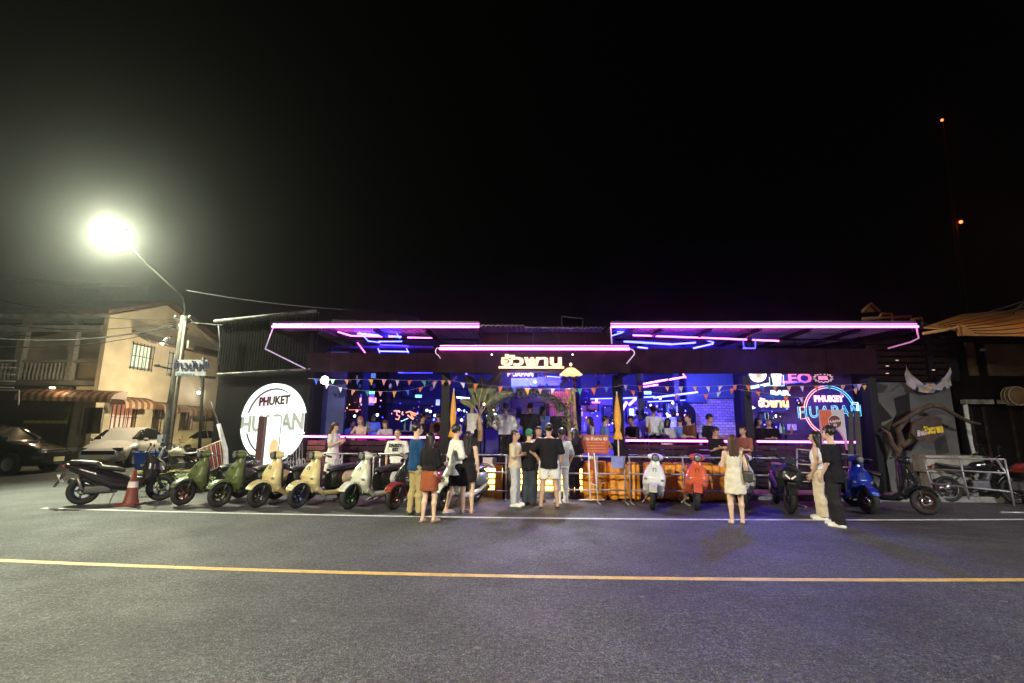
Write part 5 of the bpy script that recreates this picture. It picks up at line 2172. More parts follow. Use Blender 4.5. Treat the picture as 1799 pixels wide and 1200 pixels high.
b.tube([at(384, 745, Yg) - o, at(371, 706, Yg) - o], .018, GREYP, 6)
b.build('whip', t)

# traffic cone
CONEM = mat('cone_orange', (0.17, 0.036, 0.025), 0.55, noise=.15)
t = thing('traffic_cone', 'faded orange traffic cone with a white band standing behind the white line', 'traffic cone', ground(229, 887))
b = MB()
b.lathe([(.155, .035), (.13, .09), (.032, .72), (.0, .72)], (0, 0, 0), CONEM, 20)
b.build('cone', t)
b = MB()
b.lathe([(.096, .36), (.082, .48)], (0, 0, 0), mat('reflective_white', (.75, .62, .62), .4), 20)
b.build('band', t)
b = MB()
b.prism([(-.21, -.16), (-.16, -.21), (.16, -.21), (.21, -.16), (.21, .16), (.16, .21), (-.16, .21), (-.21, .16)], (0, 0, 0), (1, 0, 0), (0, 1, 0), (0, 0, .04), CONEM)
b.build('base', t)

# ================================================================== RIGHT SIDE
rw = thing('mural_wall', 'grey wall with dark angular painted shapes at the right end of the bar', 'wall', (0, 0, 0))
YM = 13.2
x0m, x1m = X(1538, YM), X(1672, YM)
ztm = Z(672, YM, 1600)
b = MB()
b.slab((x0m, YM, 0), (x1m, YM + .15, ztm), mat('mural_grey', (0.10, 0.10, 0.095), 0.85, noise=.2, nscale=2, bump=.2, bscale=20))
b.build('wall', rw)
MK = mat('mural_dark', (0.02, 0.018, 0.02), .8, spec=.15)
MK2 = mat('mural_mid', (0.045, 0.04, 0.04), .8, spec=.2)
for poly, m in (([(1538, 700), (1560, 725), (1568, 735), (1548, 742), (1538, 735)], MK), ([(1570, 700), (1597, 690), (1600, 730), (1580, 770), (1560, 765), (1568, 740), (1575, 725)], MK), ([(1540, 745), (1560, 752), (1570, 790), (1545, 776)], MK2),
                ([(1575, 745), (1600, 735), (1592, 800), (1578, 815), (1566, 800)], MK), ([(1538, 672), (1560, 678), (1552, 690), (1538, 690)], MK2), ([(1640, 770), (1660, 764), (1668, 795), (1645, 800)], MK2),
                ([(1548, 782), (1562, 796), (1556, 815), (1540, 815)], MK2)):
    b = MB()
    pp = [at(x, y, YM) for x, y in poly]
    b.prism([(p.x, p.z) for p in pp], (0, YM - .006, 0), (1, 0, 0), (0, 0, 1), (0, .004, 0), m)
    b.build('painted_patch', rw)
b = MB()
b.slab((X(1526, YM - .05), YM - .1, 0), (x0m - .002, YM + .2, Z(665, YM, 1530)), BLACK)
b.build('end_post', rw)
# dark louvres above the mural
for i in range(7):
    b = MB()
    z = Z(668, YM + .3, 1600) + .05 + i * .17
    b.box((X(1605, YM + .3), YM + .3, z), (2.2, .03, .13), mat('louvre_brown', (0.025, 0.016, 0.012), .7, spec=.15, noise=.4, nscale=3), rx=.5)
    b.build('louvre', rw)
b = MB()
b.slab((X(1548, YM + .5), YM + .45, Z(668, YM + .3, 1600)), (X(1690, YM + .5), YM + .5, Z(600, YM, 1600)), BLACK)
b.build('backing', rw)
for (px, py) in ((1559, 643), (1559, 656), (1576, 633), (1640, 650)):
    p = at(px, py, YM + .2)
    b = MB()
    b.ell(p, (.05, .02, .012), glow('tiny_warm', (1.0, .6, .35), .8), 8, 6)
    b.build('bulb', rw)

# sagging printed banner
t = thing('sagging_banner', 'crumpled white printed banner sagging between two points on the dark wall', 'banner', at(1592, 645, YM - .15))
o = Vector(t.location)
b = MB()
V, F = [], []
nx_, ny_ = 22, 8
for i in range(nx_ + 1):
    f = i / nx_
    xt = 1591 + f * 80
    s_ = 1 - (2 * f - 1) ** 2
    yt = 640 + 5 * f + 32 * s_ ** .75
    yb = 675 + 14 * s_ + 3 * f
    for j in range(ny_ + 1):
        g_ = j / ny_
        p = at(xt + (1.5 * sin(9 * g_ + 5 * f)), yt + (yb - yt) * g_, YM - .15 - .04 * sin(f * 21 + g_ * 4) - .03 * sin(f * 9 - g_ * 7))
        V.append(p - o)
k = len(V)
V += [v + Vector((0, .006, 0)) for v in V]
for i in range(nx_):
    for j in range(ny_):
        a = i * (ny_ + 1) + j
        F.append((a, a + 1, a + ny_ + 2, a + ny_ + 1))
        F.append((k + a, k + a + ny_ + 1, k + a + ny_ + 2, k + a + 1))
bm_ = mat('banner_print', (0.55, 0.52, 0.56), .6, noise=0)
tt = bm_.node_tree
bb = tt.nodes['Principled BSDF']
tc = tt.nodes.new('ShaderNodeTexCoord')
nn = tt.nodes.new('ShaderNodeTexNoise')
nn.inputs['Scale'].default_value = 3.2
nn.inputs['Detail'].default_value = 1
cr = tt.nodes.new('ShaderNodeValToRGB')
cr.color_ramp.interpolation = 'CONSTANT'
cr.color_ramp.elements[0].color = (0.02, 0.02, 0.05, 1)
cr.color_ramp.elements[1].position = 0.40
cr.color_ramp.elements[1].color = (0.42, 0.39, 0.42, 1)
for pos, c_ in ((0.58, (0.50, 0.30, 0.04, 1)), (0.62, (0.42, 0.39, 0.42, 1)), (0.68, (0.10, 0.06, 0.12, 1))):
    e_ = cr.color_ramp.elements.new(pos)
    e_.color = c_
tt.links.new(tc.outputs['Object'], nn.inputs['Vector'])
tt.links.new(nn.outputs[0], cr.inputs[0])
tt.links.new(cr.outputs[0], bb.inputs['Base Color'])
b.add(V, F, bm_, True)
b.build('sheet', t)
b = MB()
b.tube([at(1590, 640, YM - .1) - o, at(1592, 642, YM - .15) - o], .01, BLACK, 4)
b.build('tie', t)
b = MB()
b.tube([at(1673, 638, YM - .1) - o, at(1671, 645, YM - .15) - o], .02, BLACK, 4)
b.build('tie', t)

# driftwood branch sculpture
BARK = mat('driftwood', (0.075, 0.05, 0.033), .8, noise=.4, nscale=6, bump=.6, bscale=25)
YD = 12.75
t = thing('driftwood_sculpture', 'knotted driftwood trunk with a long bowed branch reaching right', 'driftwood', (X(1590, YD), YD, 0.11))
o = Vector(t.location)
b = MB()
b.tube(pxl([(1568, 748), (1588, 738), (1612, 722), (1636, 712), (1655, 715), (1680, 730), (1705, 742), (1722, 745)], YD, o), [.03, .055, .065, .06, .055, .05, .045, .03], BARK, 8)
b.build('branch', t)
b = MB()
b.tube(pxl([(1585, 858), (1582, 830), (1576, 800), (1584, 775), (1578, 755), (1592, 738)], YD + .1, o), [.11, .09, .07, .08, .07, .055], BARK, 9)
b.tube(pxl([(1580, 800), (1568, 780), (1562, 762), (1548, 752)], YD + .1, o), [.08, .06, .045, .02], BARK, 7)
b.tube(pxl([(1584, 785), (1600, 772), (1610, 760), (1604, 748)], YD + .05, o), [.07, .055, .045, .03], BARK, 7)
b.build('trunk', t)
t = thing('graffiti_sign', 'dark sign with yellow and white spray lettering under the driftwood branch', 'sign', at(1634, 756, YD - .1))
o = Vector(t.location)
b = MB()
b.prism([(p.x, p.z) for p in pxl([(1604, 742), (1636, 728), (1656, 735), (1652, 762), (1640, 778), (1614, 774), (1600, 760)], YD - .1, o)], (0, .0, 0), (1, 0, 0), (0, 0, 1), (0, .06, 0), mat('sign_brownblack', (0.05, 0.025, 0.015), .6, noise=.5, nscale=6))
b.build('board', t)
b = MB()
b.text('ฮัวพาน', .21, (.06, -.012, -.06), mat('spray_yellow', (.75, .52, .03), .5), u=(1, 0, .12), off=.02, ext=.004, sx=.85)
b.build('lettering', t)
b = MB()
b.text('ร้าน', .15, (-.22, -.012, -.12), mat('spray_white', (.6, .5, .52), .5), u=(1, 0, .2), off=.012, ext=.004)
b.build('lettering', t)

# pale stone bench under it
t = thing('stone_bench', 'long pale concrete bench block behind the right steel barrier', 'bench', (X(1648, 12.7), 12.7, 0.11))
w_ = (X(1696, 12.7) - X(1600, 12.7)) / 2
b = MB()
b.slab((-w_, -.22, .55), (w_, .22, .95), mat('pale_stone', (.28, .27, .22), .85, noise=.3, nscale=3, bump=.3, bscale=20))
b.build('seat', t)
b = MB()
b.slab((-w_ + .1, -.18, 0), (w_ - .1, .18, .548), CONC)
b.build('plinth', t)
b = MB()
for px in (1607, 1660):
    pass

# right building: orange lit fabric roof, timber walls, doors
YRB = 14.2
rb = thing('timber_house', 'dark timber shop house with an orange lit roof at the right edge', 'house', (0, 0, 0))
TIM = mat('timber_brown', (0.13, 0.075, 0.045), .7, noise=.3, nscale=2, bump=.2, bscale=12)
xa0, xb0 = X(1676, YRB), X(1900, YRB)
b = MB()
b.slab((xa0, YRB, 0), (xb0 + 4, YRB + .15, Z(590, YRB, 1750)), mat('timber_dark', (0.010, 0.008, 0.007), .8, spec=.1))
b.build('wall', rb)
for (a, c, p, q) in ((1693, 1718, 602, 660), (1727, 1900, 605, 661)):
    A_, C_ = at(a, p, YRB), at(c, q, YRB)
    b = MB()
    b.slab((A_.x, YRB - .04, C_.z), (C_.x, YRB - .002, A_.z), TIM)
    b.build('panel', rb)
for i in range(5):
    b = MB()
    A_, C_ = at(1697 + i * 24, 706, YRB), at(1697 + i * 24 + (20 if i < 4 else 120), 800, YRB)
    if i == 2:
        continue
    b.slab((A_.x, YRB - .05, .3), (C_.x, YRB - .003, A_.z), mat('door_brown', (0.035, 0.024, 0.015), .6, noise=.3))
    o_ = b.build('door', rb)
    for k in range(3):
        b = MB()
        h_ = (A_.z - .3) / 3
        b.slab((A_.x + .05, YRB - .065, .3 + k * h_ + .06), (min(C_.x, A_.x + .45) - .05, YRB - .052, .3 + (k + 1) * h_ - .06), mat('door_glass', (0.03, 0.022, 0.014), .25))
        b.build('pane', o_)
for (a, c) in ((1693, 1744), (1758, 1900)):
    A_, C_ = at(a, 702, YRB - .2), at(c, 710, YRB - .2)
    b = MB()
    b.slab((A_.x, YRB - .25, C_.z), (C_.x, YRB - .08, A_.z), mat('pale_lintel', (.32, .30, .27), .7, noise=.5, nscale=4))
    b.build('lintel', rb)
b = MB()
b.prism([(p.x, p.z) for p in (at(1693, 712, YRB - .3), at(1700, 710, YRB - .3), at(1710, 780, YRB - .3), at(1714, 795, YRB - .3), at(1709, 797, YRB - .3), at(1700, 760, YRB - .3))], (0, YRB - .3, 0), (1, 0, 0), (0, 0, 1), (0, .03, 0), WHITEP)
b.build('hanging_strip', rb)
# roof: sodium lit canvas sloping towards the street
CANV = mat('orange_canvas', (0.55, 0.26, 0.07), .7, noise=.2, nscale=1.5, bump=.3, bscale=4)
b = MB()
yf, yk = 12.2, 17.5
A_, B_2, C_, D_ = at(1622, 577, yf), at(1860, 598, yf), at(1900, 535, yk), at(1690, 553, yk)
Fm = at(1740, 585, yf)
b.add([A_, Fm, B_2, C_, at(1790, 546, yk), D_] + [v + Vector((0, 0, .03)) for v in (A_, Fm, B_2, C_, at(1790, 546, yk), D_)],
      [(0, 5, 4, 1), (1, 4, 3, 2), (6, 7, 10, 11), (7, 8, 9, 10), (0, 1, 7, 6), (1, 2, 8, 7), (2, 3, 9, 8), (5, 0, 6, 11)], CANV)
b.build('roof', rb)
b = MB()
b.prism([(p.x, p.z) for p in (at(1680, 571, yf), at(1690, 570, yf), at(1799, 575, yf), at(1870, 570, yf), at(1870, 592, yf), at(1799, 591, yf), at(1688, 590, yf))], (0, yf - .02, 0), (1, 0, 0), (0, 0, 1), (0, .015, 0), CANV)
b.build('valance', rb)
b = MB()
for P_ in ([(1622, 586), (1660, 580), (1682, 574), (1686, 590)], [(1690, 572), (1694, 590)]):
    b.tube([at(x, y, yf - .05) for x, y in P_], .04, mat('orange_pole', (.6, .32, .12), .5), 5)
b.build('edge_pole', rb)
# drum lamp on its wall
t = thing('drum_ornament', 'round pale rimmed drum hanging on the dark timber wall', 'ornament', at(1780, 696, YRB - .3))
b = MB()
b.lathe([(0, -.14), (.24, -.14), (.25, -.12), (.25, .1), (0, .1)], (0, 0, 0), mat('drum_brown', (.20, .13, .07), .6), 22, 'Y')
b.build('drum', t)
for y in (-.14, -.02, .08):
    b = MB()
    b.tube([(.252 * cos(a), y, .252 * sin(a)) for a in np.linspace(0, 2 * pi, 24)[:-1]], .012, mat('drum_rim', (.6, .55, .4), .5), 5, closed=True)
    b.build('rim', t)
t = thing('cctv_camera', 'small white bullet camera on the timber wall', 'camera', at(1725, 616, YRB - .15))
b = MB()
b.tube([(-.12, -.12, 0), (.08, 0, .03)], .035, WHITEP, 8)
b.build('body', t)
b = MB()
b.tube([(.08, 0, .03), (.08, .1, .03)], .012, WHITEP, 5)
b.build('bracket', t)
# roof clutter right of the neon edge
t = thing('roof_truss', 'dim orange lit timber frame on the roof behind the right end of the neon', 'frame', at(1540, 560, 17))
o = Vector(t.location)
b = MB()
for P_ in ([(1515, 548), (1530, 533), (1545, 547)], [(1515, 560), (1600, 556)], [(1545, 560), (1548, 552), (1566, 551), (1568, 566)], [(1600, 562), (1618, 558), (1622, 572)]):
    b.tube(pxl(P_, 17, o), .06, mat('truss_brown', (0.26, 0.13, 0.06), .7), 4)
b.build('frame', t)
b = MB()
b.prism([(p.x, p.z) for p in pxl([(1518, 548), (1530, 534), (1543, 546)], 17, o)], (0, .1, 0), (1, 0, 0), (0, 0, 1), (0, .1, 0), mat('truss_brown', (0.26, 0.13, 0.06), .7))
b.build('gable', t)
# sodium lamp of that house
p = at(1745, 560, 11.0)
lamp('POINT', 'sodium_lamp_light', (p.x + 3.4, p.y - .2, p.z + 1.9), 115, (1.0, 0.50, 0.12), .1)
t = thing('sodium_lamp', 'sodium wall lamp outside the right edge over the orange roof', 'lamp', (p.x + 3.4, p.y - .2, p.z + 2.05))
b = MB()
b.ell((0, 0, 0), (.2, .12, .07), IRON, 10, 6)
b.tube([(0, 0, 0), (0, 1.5, -.3), (0, 3.2, -1.2)], .03, IRON, 5)
b.build('housing', t)
# ================================================================== SCOOTERS
def wheel_parts(r, w_, ri, spokes=5):
    b = MB()
    P = []
    for i in range(28):
        a = 2 * pi * i / 28
        P.append((0, (r - w_ / 2) * cos(a), (r - w_ / 2) * sin(a)))
    b.tube(P, w_ / 2, RUBBER, 10, closed=True)
    tyre = b.mesh('tyre')
    b = MB()
    b.lathe([(ri, -.04), (ri - .02, -.035), (ri - .022, .035), (ri, .04)], (0, 0, 0), STEEL, 24, 'X')
    b.lathe([(0, -.05), (.035, -.05), (.035, .05), (0, .05)], (0, 0, 0), STEEL, 12, 'X')
    for k in range(spokes):
        for s_ in (-.16, .16):
            a = 2 * pi * k / spokes + s_
            b.tube([(0, .03 * cos(a), .03 * sin(a)), (0, (ri - .01) * cos(a - s_ * .4), (ri - .01) * sin(a - s_ * .4))], .010, STEEL, 5)
    b.lathe([(.05, -.052), (.095, -.052), (.095, -.048), (.05, -.048)], (0, 0, 0), CHROME, 16, 'X')
    rim = b.mesh('rim')
    return tyre, rim


def retro_scooter(h=.0135):
    S = {}
    WF, WR, R_ = -.64, .62, .25
    S['wheel'], S['rim'] = wheel_parts(R_, .118, .142)
    S['wy'] = (WF, WR)

    def apron(P):
        x, y, z = P
        d = loft((x, y + .0, z), [(.30, 0, -.28, .15, .05), (.36, 0, -.31, .20, .09), (.50, 0, -.385, .235, .135), (.64, 0, -.40, .235, .135),
                                  (.80, 0, -.355, .185, .105), (.90, 0, -.31, .115, .08), (1.00, 0, -.30, .075, .065)], 2.4)
        # hollow behind
        hol = loft((x, y, z), [(.38, 0, -.14, .19, .12), (.6, 0, -.16, .19, .13), (.8, 0, -.19, .13, .10), (.9, 0, -.18, .08, .08)], 2.6)
        d = np.maximum(d, -hol)
        wd = np.maximum(np.sqrt((y - WF) ** 2 + (z - R_) ** 2) - .31, abs(x) - .085)
        return np.maximum(d, -wd)
    b = MB()
    sdf(b, apron, (-.26, -.60, .26), (.26, -.10, 1.03), h, WHITEP)
    S['front_apron'] = b.mesh('front_apron')

    def sill(P):
        x, y, z = P
        zc_ = np.interp(y, [-.34, -.15, .15, .5, .8], [.40, .27, .26, .33, .46])
        d = np.sqrt(((abs(x) - .165) / .8) ** 2 + (z - zc_) ** 2) - np.interp(y, [-.34, -.1, .3, .8], [.07, .055, .06, .03])
        return np.maximum(d, np.maximum(-.36 - y, y - .78))
    b = MB()
    sdf(b, sill, (-.24, -.40, .18), (.24, .82, .52), h, WHITEP)
    S['floor_trim'] = b.mesh('floor_trim')

    def inner(P):
        x, y, z = P
        d = loft((x, y, z), [(.28, 0, -.26, .15, .05), (.5, 0, -.27, .20, .04), (.8, 0, -.26, .16, .04), (.96, 0, -.265, .07, .04)], 2.6)
        fl = boxd(P, (0, -.05, .285), (.16, .26, .028), .02)
        return np.minimum(d, fl)
    b = MB()
    sdf(b, inner, (-.22, -.40, .24), (.22, .24, 1.0), h, PLAST)
    S['inner_shield'] = b.mesh('inner_shield')

    def rear(P):
        x, y, z = P
        d = loft((x, y, z), [(.08, 0, .48, .13, .17), (.16, 0, .52, .16, .20), (.35, 0, .54, .155, .19), (.6, 0, .57, .14, .165), (.80, 0, .61, .11, .12), (.90, 0, .62, .05, .06)], 2.6, axis=1)
        wd = np.maximum(np.sqrt((y - WR) ** 2 + (z - R_) ** 2) - .29, abs(x) - .075)
        return np.maximum(d, -wd)
    b = MB()
    sdf(b, rear, (-.20, .04, .26), (.20, .94, .76), h, PLAST)
    S['rear_body'] = b.mesh('rear_body')

    def panel(P):
        x, y, z = P
        e = elld(P, (0, .58, .55), (.24, .34, .185))
        e = np.maximum(e, .115 - abs(x))
        return np.maximum(e, z - .70)
    b = MB()
    sdf(b, panel, (-.25, .20, .34), (.25, .96, .76), h, WHITEP)
    S['side_panel'] = b.mesh('side_panel')

    def seat(P):
        x, y, z = P
        d = loft((x, y, z), [(.06, 0, .715, .09, .035), (.16, 0, .735, .13, .05), (.4, 0, .755, .15, .055), (.55, 0, .775, .145, .055), (.75, 0, .785, .12, .05), (.86, 0, .78, .07, .035)], 2.3, axis=1)
        return d
    b = MB()
    sdf(b, seat, (-.18, .03, .64), (.18, .90, .86), h, SEATM)
    S['seat'] = b.mesh('seat')

    def fender(P):
        x, y, z = P
        rr = np.sqrt((y - WF) ** 2 + (z - R_) ** 2)
        a = np.arctan2(z - R_, -(y - WF))
        wx = .088 * np.clip(1.02 - (rr - .25) * 3.2, .1, 1)
        d = np.maximum(abs(x) - wx, rr - .308)
        d = np.maximum(d, .262 - rr)
        inn = np.maximum(abs(x) - wx + .014, rr - .295)
        d = np.maximum(d, -inn)
        d = np.maximum(d, -(z - R_ - .085 + .18 * (y - WF)))
        return np.maximum(d, -(z - R_ + (y - WF + .20) * 1.0))if False else d
    b = MB()
    sdf(b, fender, (-.11, WF - .36, .26), (.11, WF + .36, .62), .010, WHITEP)
    S['front_fender'] = b.mesh('front_fender')

    def cowl(P):
        x, y, z = P[0], P[1] - .075, P[2]
        P = (x, y, z)
        d = elld(P, (0, -.40, 1.055), (.125, .135, .085))
        arm = cone(P, (-.12, -.37, 1.06), (.12, -.37, 1.06), .045, .045)
        return smin(d, arm, .05)
    b = MB()
    sdf(b, cowl, (-.20, -.49, .95), (.20, -.16, 1.16), .011, WHITEP)
    S['headlight_cowl'] = b.mesh('headlight_cowl')
    b = MB()
    b.lathe([(0, -.03), (.068, -.025), (.082, -.005), (.082, .05)], (0, -0.440, 1.05), PLAST, 18, 'Y')
    b.lathe([(0, -.036), (.035, -.034), (.058, -.026)], (0, -0.440, 1.05), LENS, 16, 'Y')
    S['headlight'] = b.mesh('headlight')
    b = MB()
    b.tube([(-.13, -0.305, 1.065), (-.24, -0.280, 1.07), (-.30, -0.245, 1.06)], .014, CHROME, 6)
    b.tube([(.13, -0.305, 1.065), (.24, -0.280, 1.07), (.30, -0.245, 1.06)], .014, CHROME, 6)
    stuff_ = b
    S['handlebar'] = b.mesh('handlebar')
    b = MB()
    b.tube([(.26, -0.270, 1.068), (.35, -0.215, 1.05)], .021, RUBBER, 8)
    S['grip_r'] = b.mesh('grip')
    b = MB()
    b.tube([(-.26, -0.270, 1.068), (-.35, -0.215, 1.05)], .021, RUBBER, 8)
    S['grip_l'] = b.mesh('grip')
    b = MB()
    b.tube([(.22, -0.325, 1.065), (.31, -0.315, 1.055), (.37, -0.270, 1.04)], .007, CHROME, 5)
    S['lever_r'] = b.mesh('brake_lever')
    b = MB()
    b.tube([(-.22, -0.325, 1.065), (-.31, -0.315, 1.055), (-.37, -0.270, 1.04)], .007, CHROME, 5)
    S['lever_l'] = b.mesh('brake_lever')
    b = MB()
    b.tube([(-.07, WF, R_), (-.07, WF + .06, R_ + .18), (-.03, -.50, .55)], .018, PLAST, 6)
    S['fork_l'] = b.mesh('fork_leg')
    b = MB()
    b.tube([(.07, WF, R_), (.07, WF + .06, R_ + .18), (.03, -.50, .55)], .018, PLAST, 6)
    S['fork_r'] = b.mesh('fork_leg')
    b = MB()
    sdf(b, lambda P: np.minimum(boxd(P, (-.02, .42, .26), (.10, .20, .08), .04), boxd(P, (-.09, .60, .25), (.035, .16, .07), .03)), (-.15, .18, .14), (.13, .80, .38), .016, mat('engine_grey', (.08, .08, .085), .5, .5))
    S['engine'] = b.mesh('engine')
    b = MB()
    b.tube([(.11, .25, .20), (.13, .45, .22), (.135, .55, .26), (.135, .90, .34)], [.018, .02, .05, .05], mat('exhaust_dark', (.05, .05, .055), .35, .6), 10)
    S['exhaust'] = b.mesh('exhaust')
    b = MB()
    b.box((0, .93, .60), (.16, .03, .06), mat('tail_red', (.3, .02, .02), .3))
    S['tail_light'] = b.mesh('tail_light')
    b = MB()
    b.box((0, .97, .45), (.17, .012, .15), mat('plate_white', (.6, .6, .6), .5), rx=-.3)
    S['number_plate'] = b.mesh('number_plate')
    b = MB()
    b.tube([(-.10, .20, .22), (-.21, .24, .03), (-.24, .22, .005)], .012, STEEL, 6)
    S['side_stand'] = b.mesh('side_stand')
    b = MB()
    b.tube([(0, -.480, .72), (.03, -.476, .76), (.028, -.460, .83), (-.028, -.460, .83), (-.03, -.476, .76)], .007, PLAST, 5, closed=True)
    S['badge'] = b.mesh('horn_grille')
    b = MB()
    b.ell((.165, -.50, .60), (.045, .022, .022), LENS, 10, 6)
    S['ind_r'] = b.mesh('turn_signal')
    b = MB()
    b.ell((-.165, -.50, .60), (.045, .022, .022), LENS, 10, 6)
    S['ind_l'] = b.mesh('turn_signal')
    b = MB()
    b.tube([(-.10, .74, .80), (-.12, .88, .82), (-.08, .95, .83), (.08, .95, .83), (.12, .88, .82), (.10, .74, .80)], .012, CHROME, 6)
    S['grab_rail'] = b.mesh('grab_rail')
    return S


RS = retro_scooter()


def scooter(lab, px, py, ang, paint, rim, seatm=None, steer=0.0, lean=6, fender=None, panel=None, inner=None, base=None, dark=False):
    """px, py: front wheel contact in the photograph"""
    wf = ground(px, py)
    ang += 3.0 * sin(px * 1.7)
    lean += 2.0 * sin(px * .9)
    a = radians(ang)
    off = Vector((-sin(a) * -.64 * -1, cos(a) * -.64, 0))
    # root sits midway between the wheels; local front is -Y
    root = Vector((wf.x, wf.y, 0)) - Matrix.Rotation(a, 3, 'Z') @ Vector((0, -.64, 0))
    t = thing('scooter', lab, 'scooter', (root.x, root.y, 0), a, 'scooters parked along the kerb')
    t.rotation_euler = (0, radians(lean), a)
    for y in RS['wy']:
        w_ = link('wheel', RS['wheel'], t, loc=(0, y, .25), rz=steer if y < 0 else 0)
        r_ = link('rim', RS['rim'], w_)
        paint_slot(r_, rim)
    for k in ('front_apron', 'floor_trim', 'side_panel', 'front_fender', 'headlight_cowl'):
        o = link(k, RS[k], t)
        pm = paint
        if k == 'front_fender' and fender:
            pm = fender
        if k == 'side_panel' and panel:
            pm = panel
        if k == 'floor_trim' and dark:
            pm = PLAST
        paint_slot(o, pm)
    o = link('seat', RS['seat'], t)
    if seatm:
        paint_slot(o, seatm)
    o = link('inner_shield', RS['inner_shield'], t)
    if inner:
        paint_slot(o, inner)
    for k in ('rear_body', 'headlight', 'handlebar', 'grip_r', 'grip_l', 'lever_r', 'lever_l', 'fork_l', 'fork_r', 'engine', 'exhaust', 'tail_light', 'number_plate', 'side_stand', 'badge', 'ind_r', 'ind_l', 'grab_rail'):
        link(RS[k].name.split('.')[0], RS[k], t)
    return t


def paint(n, c, rough=.28, metal=.1, coat=.6):
    return mat(n, c, rough, metal, noise=.03, coat=coat)


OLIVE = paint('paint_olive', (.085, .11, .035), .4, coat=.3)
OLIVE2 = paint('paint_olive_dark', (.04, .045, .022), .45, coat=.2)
CREAMP = paint('paint_cream', (.62, .52, .27))
WHT = paint('paint_white', (.66, .68, .58))
WHT2 = paint('paint_pearl', (.70, .70, .72))
REDP = paint('paint_dark_red', (.26, .035, .025))
BLKP = paint('paint_black', (.012, .012, .014), .2)
ORP = paint('paint_coral', (.62, .11, .045))
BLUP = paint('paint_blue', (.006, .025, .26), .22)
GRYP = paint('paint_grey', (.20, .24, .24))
R_RED = mat('rim_red', (0.090, 0.022, 0.014), .35, .5)
R_GOLD = mat('rim_gold', (0.081, 0.061, 0.025), .35, .7)
R_DK = mat('rim_dark', (.05, .04, .045), .35, .6)
R_BL = mat('rim_blue', (0.009, 0.014, 0.072), .35, .6)
R_GR = mat('rim_greenish', (0.022, 0.063, 0.025), .35, .6)
R_ST = mat('rim_steel', (0.140, 0.140, 0.144), .35, .8)
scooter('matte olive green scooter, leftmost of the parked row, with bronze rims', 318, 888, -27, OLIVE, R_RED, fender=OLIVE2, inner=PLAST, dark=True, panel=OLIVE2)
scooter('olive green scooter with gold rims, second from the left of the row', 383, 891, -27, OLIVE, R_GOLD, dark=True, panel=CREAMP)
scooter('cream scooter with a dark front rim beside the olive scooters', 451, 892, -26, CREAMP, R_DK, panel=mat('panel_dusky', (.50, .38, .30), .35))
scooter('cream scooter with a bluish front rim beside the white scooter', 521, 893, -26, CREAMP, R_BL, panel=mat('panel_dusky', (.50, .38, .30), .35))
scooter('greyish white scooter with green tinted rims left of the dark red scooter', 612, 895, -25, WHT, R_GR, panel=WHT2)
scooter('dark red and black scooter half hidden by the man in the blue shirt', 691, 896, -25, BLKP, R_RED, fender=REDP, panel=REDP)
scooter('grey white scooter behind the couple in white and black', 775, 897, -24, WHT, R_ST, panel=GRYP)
scooter('white scooter parked nose out in front of the yellow barriers', 1146, 896, -16, WHT2, R_DK, inner=GRYP, lean=4)
scooter('coral red scooter parked nose out in front of the yellow barriers', 1223, 897, -12, ORP, R_DK, lean=4)
scooter('white scooter behind the woman in the pale dress', 1308, 896, -14, WHT2, R_DK, lean=4, inner=BLUP)
scooter('glossy blue scooter behind the man in black at the right', 1527, 903, -6, BLUP, R_GOLD, lean=5, steer=.25)
scooter('black scooter turned right, nearest the right steel barrier', 1628, 905, 36, BLKP, R_RED, lean=6, steer=.3)


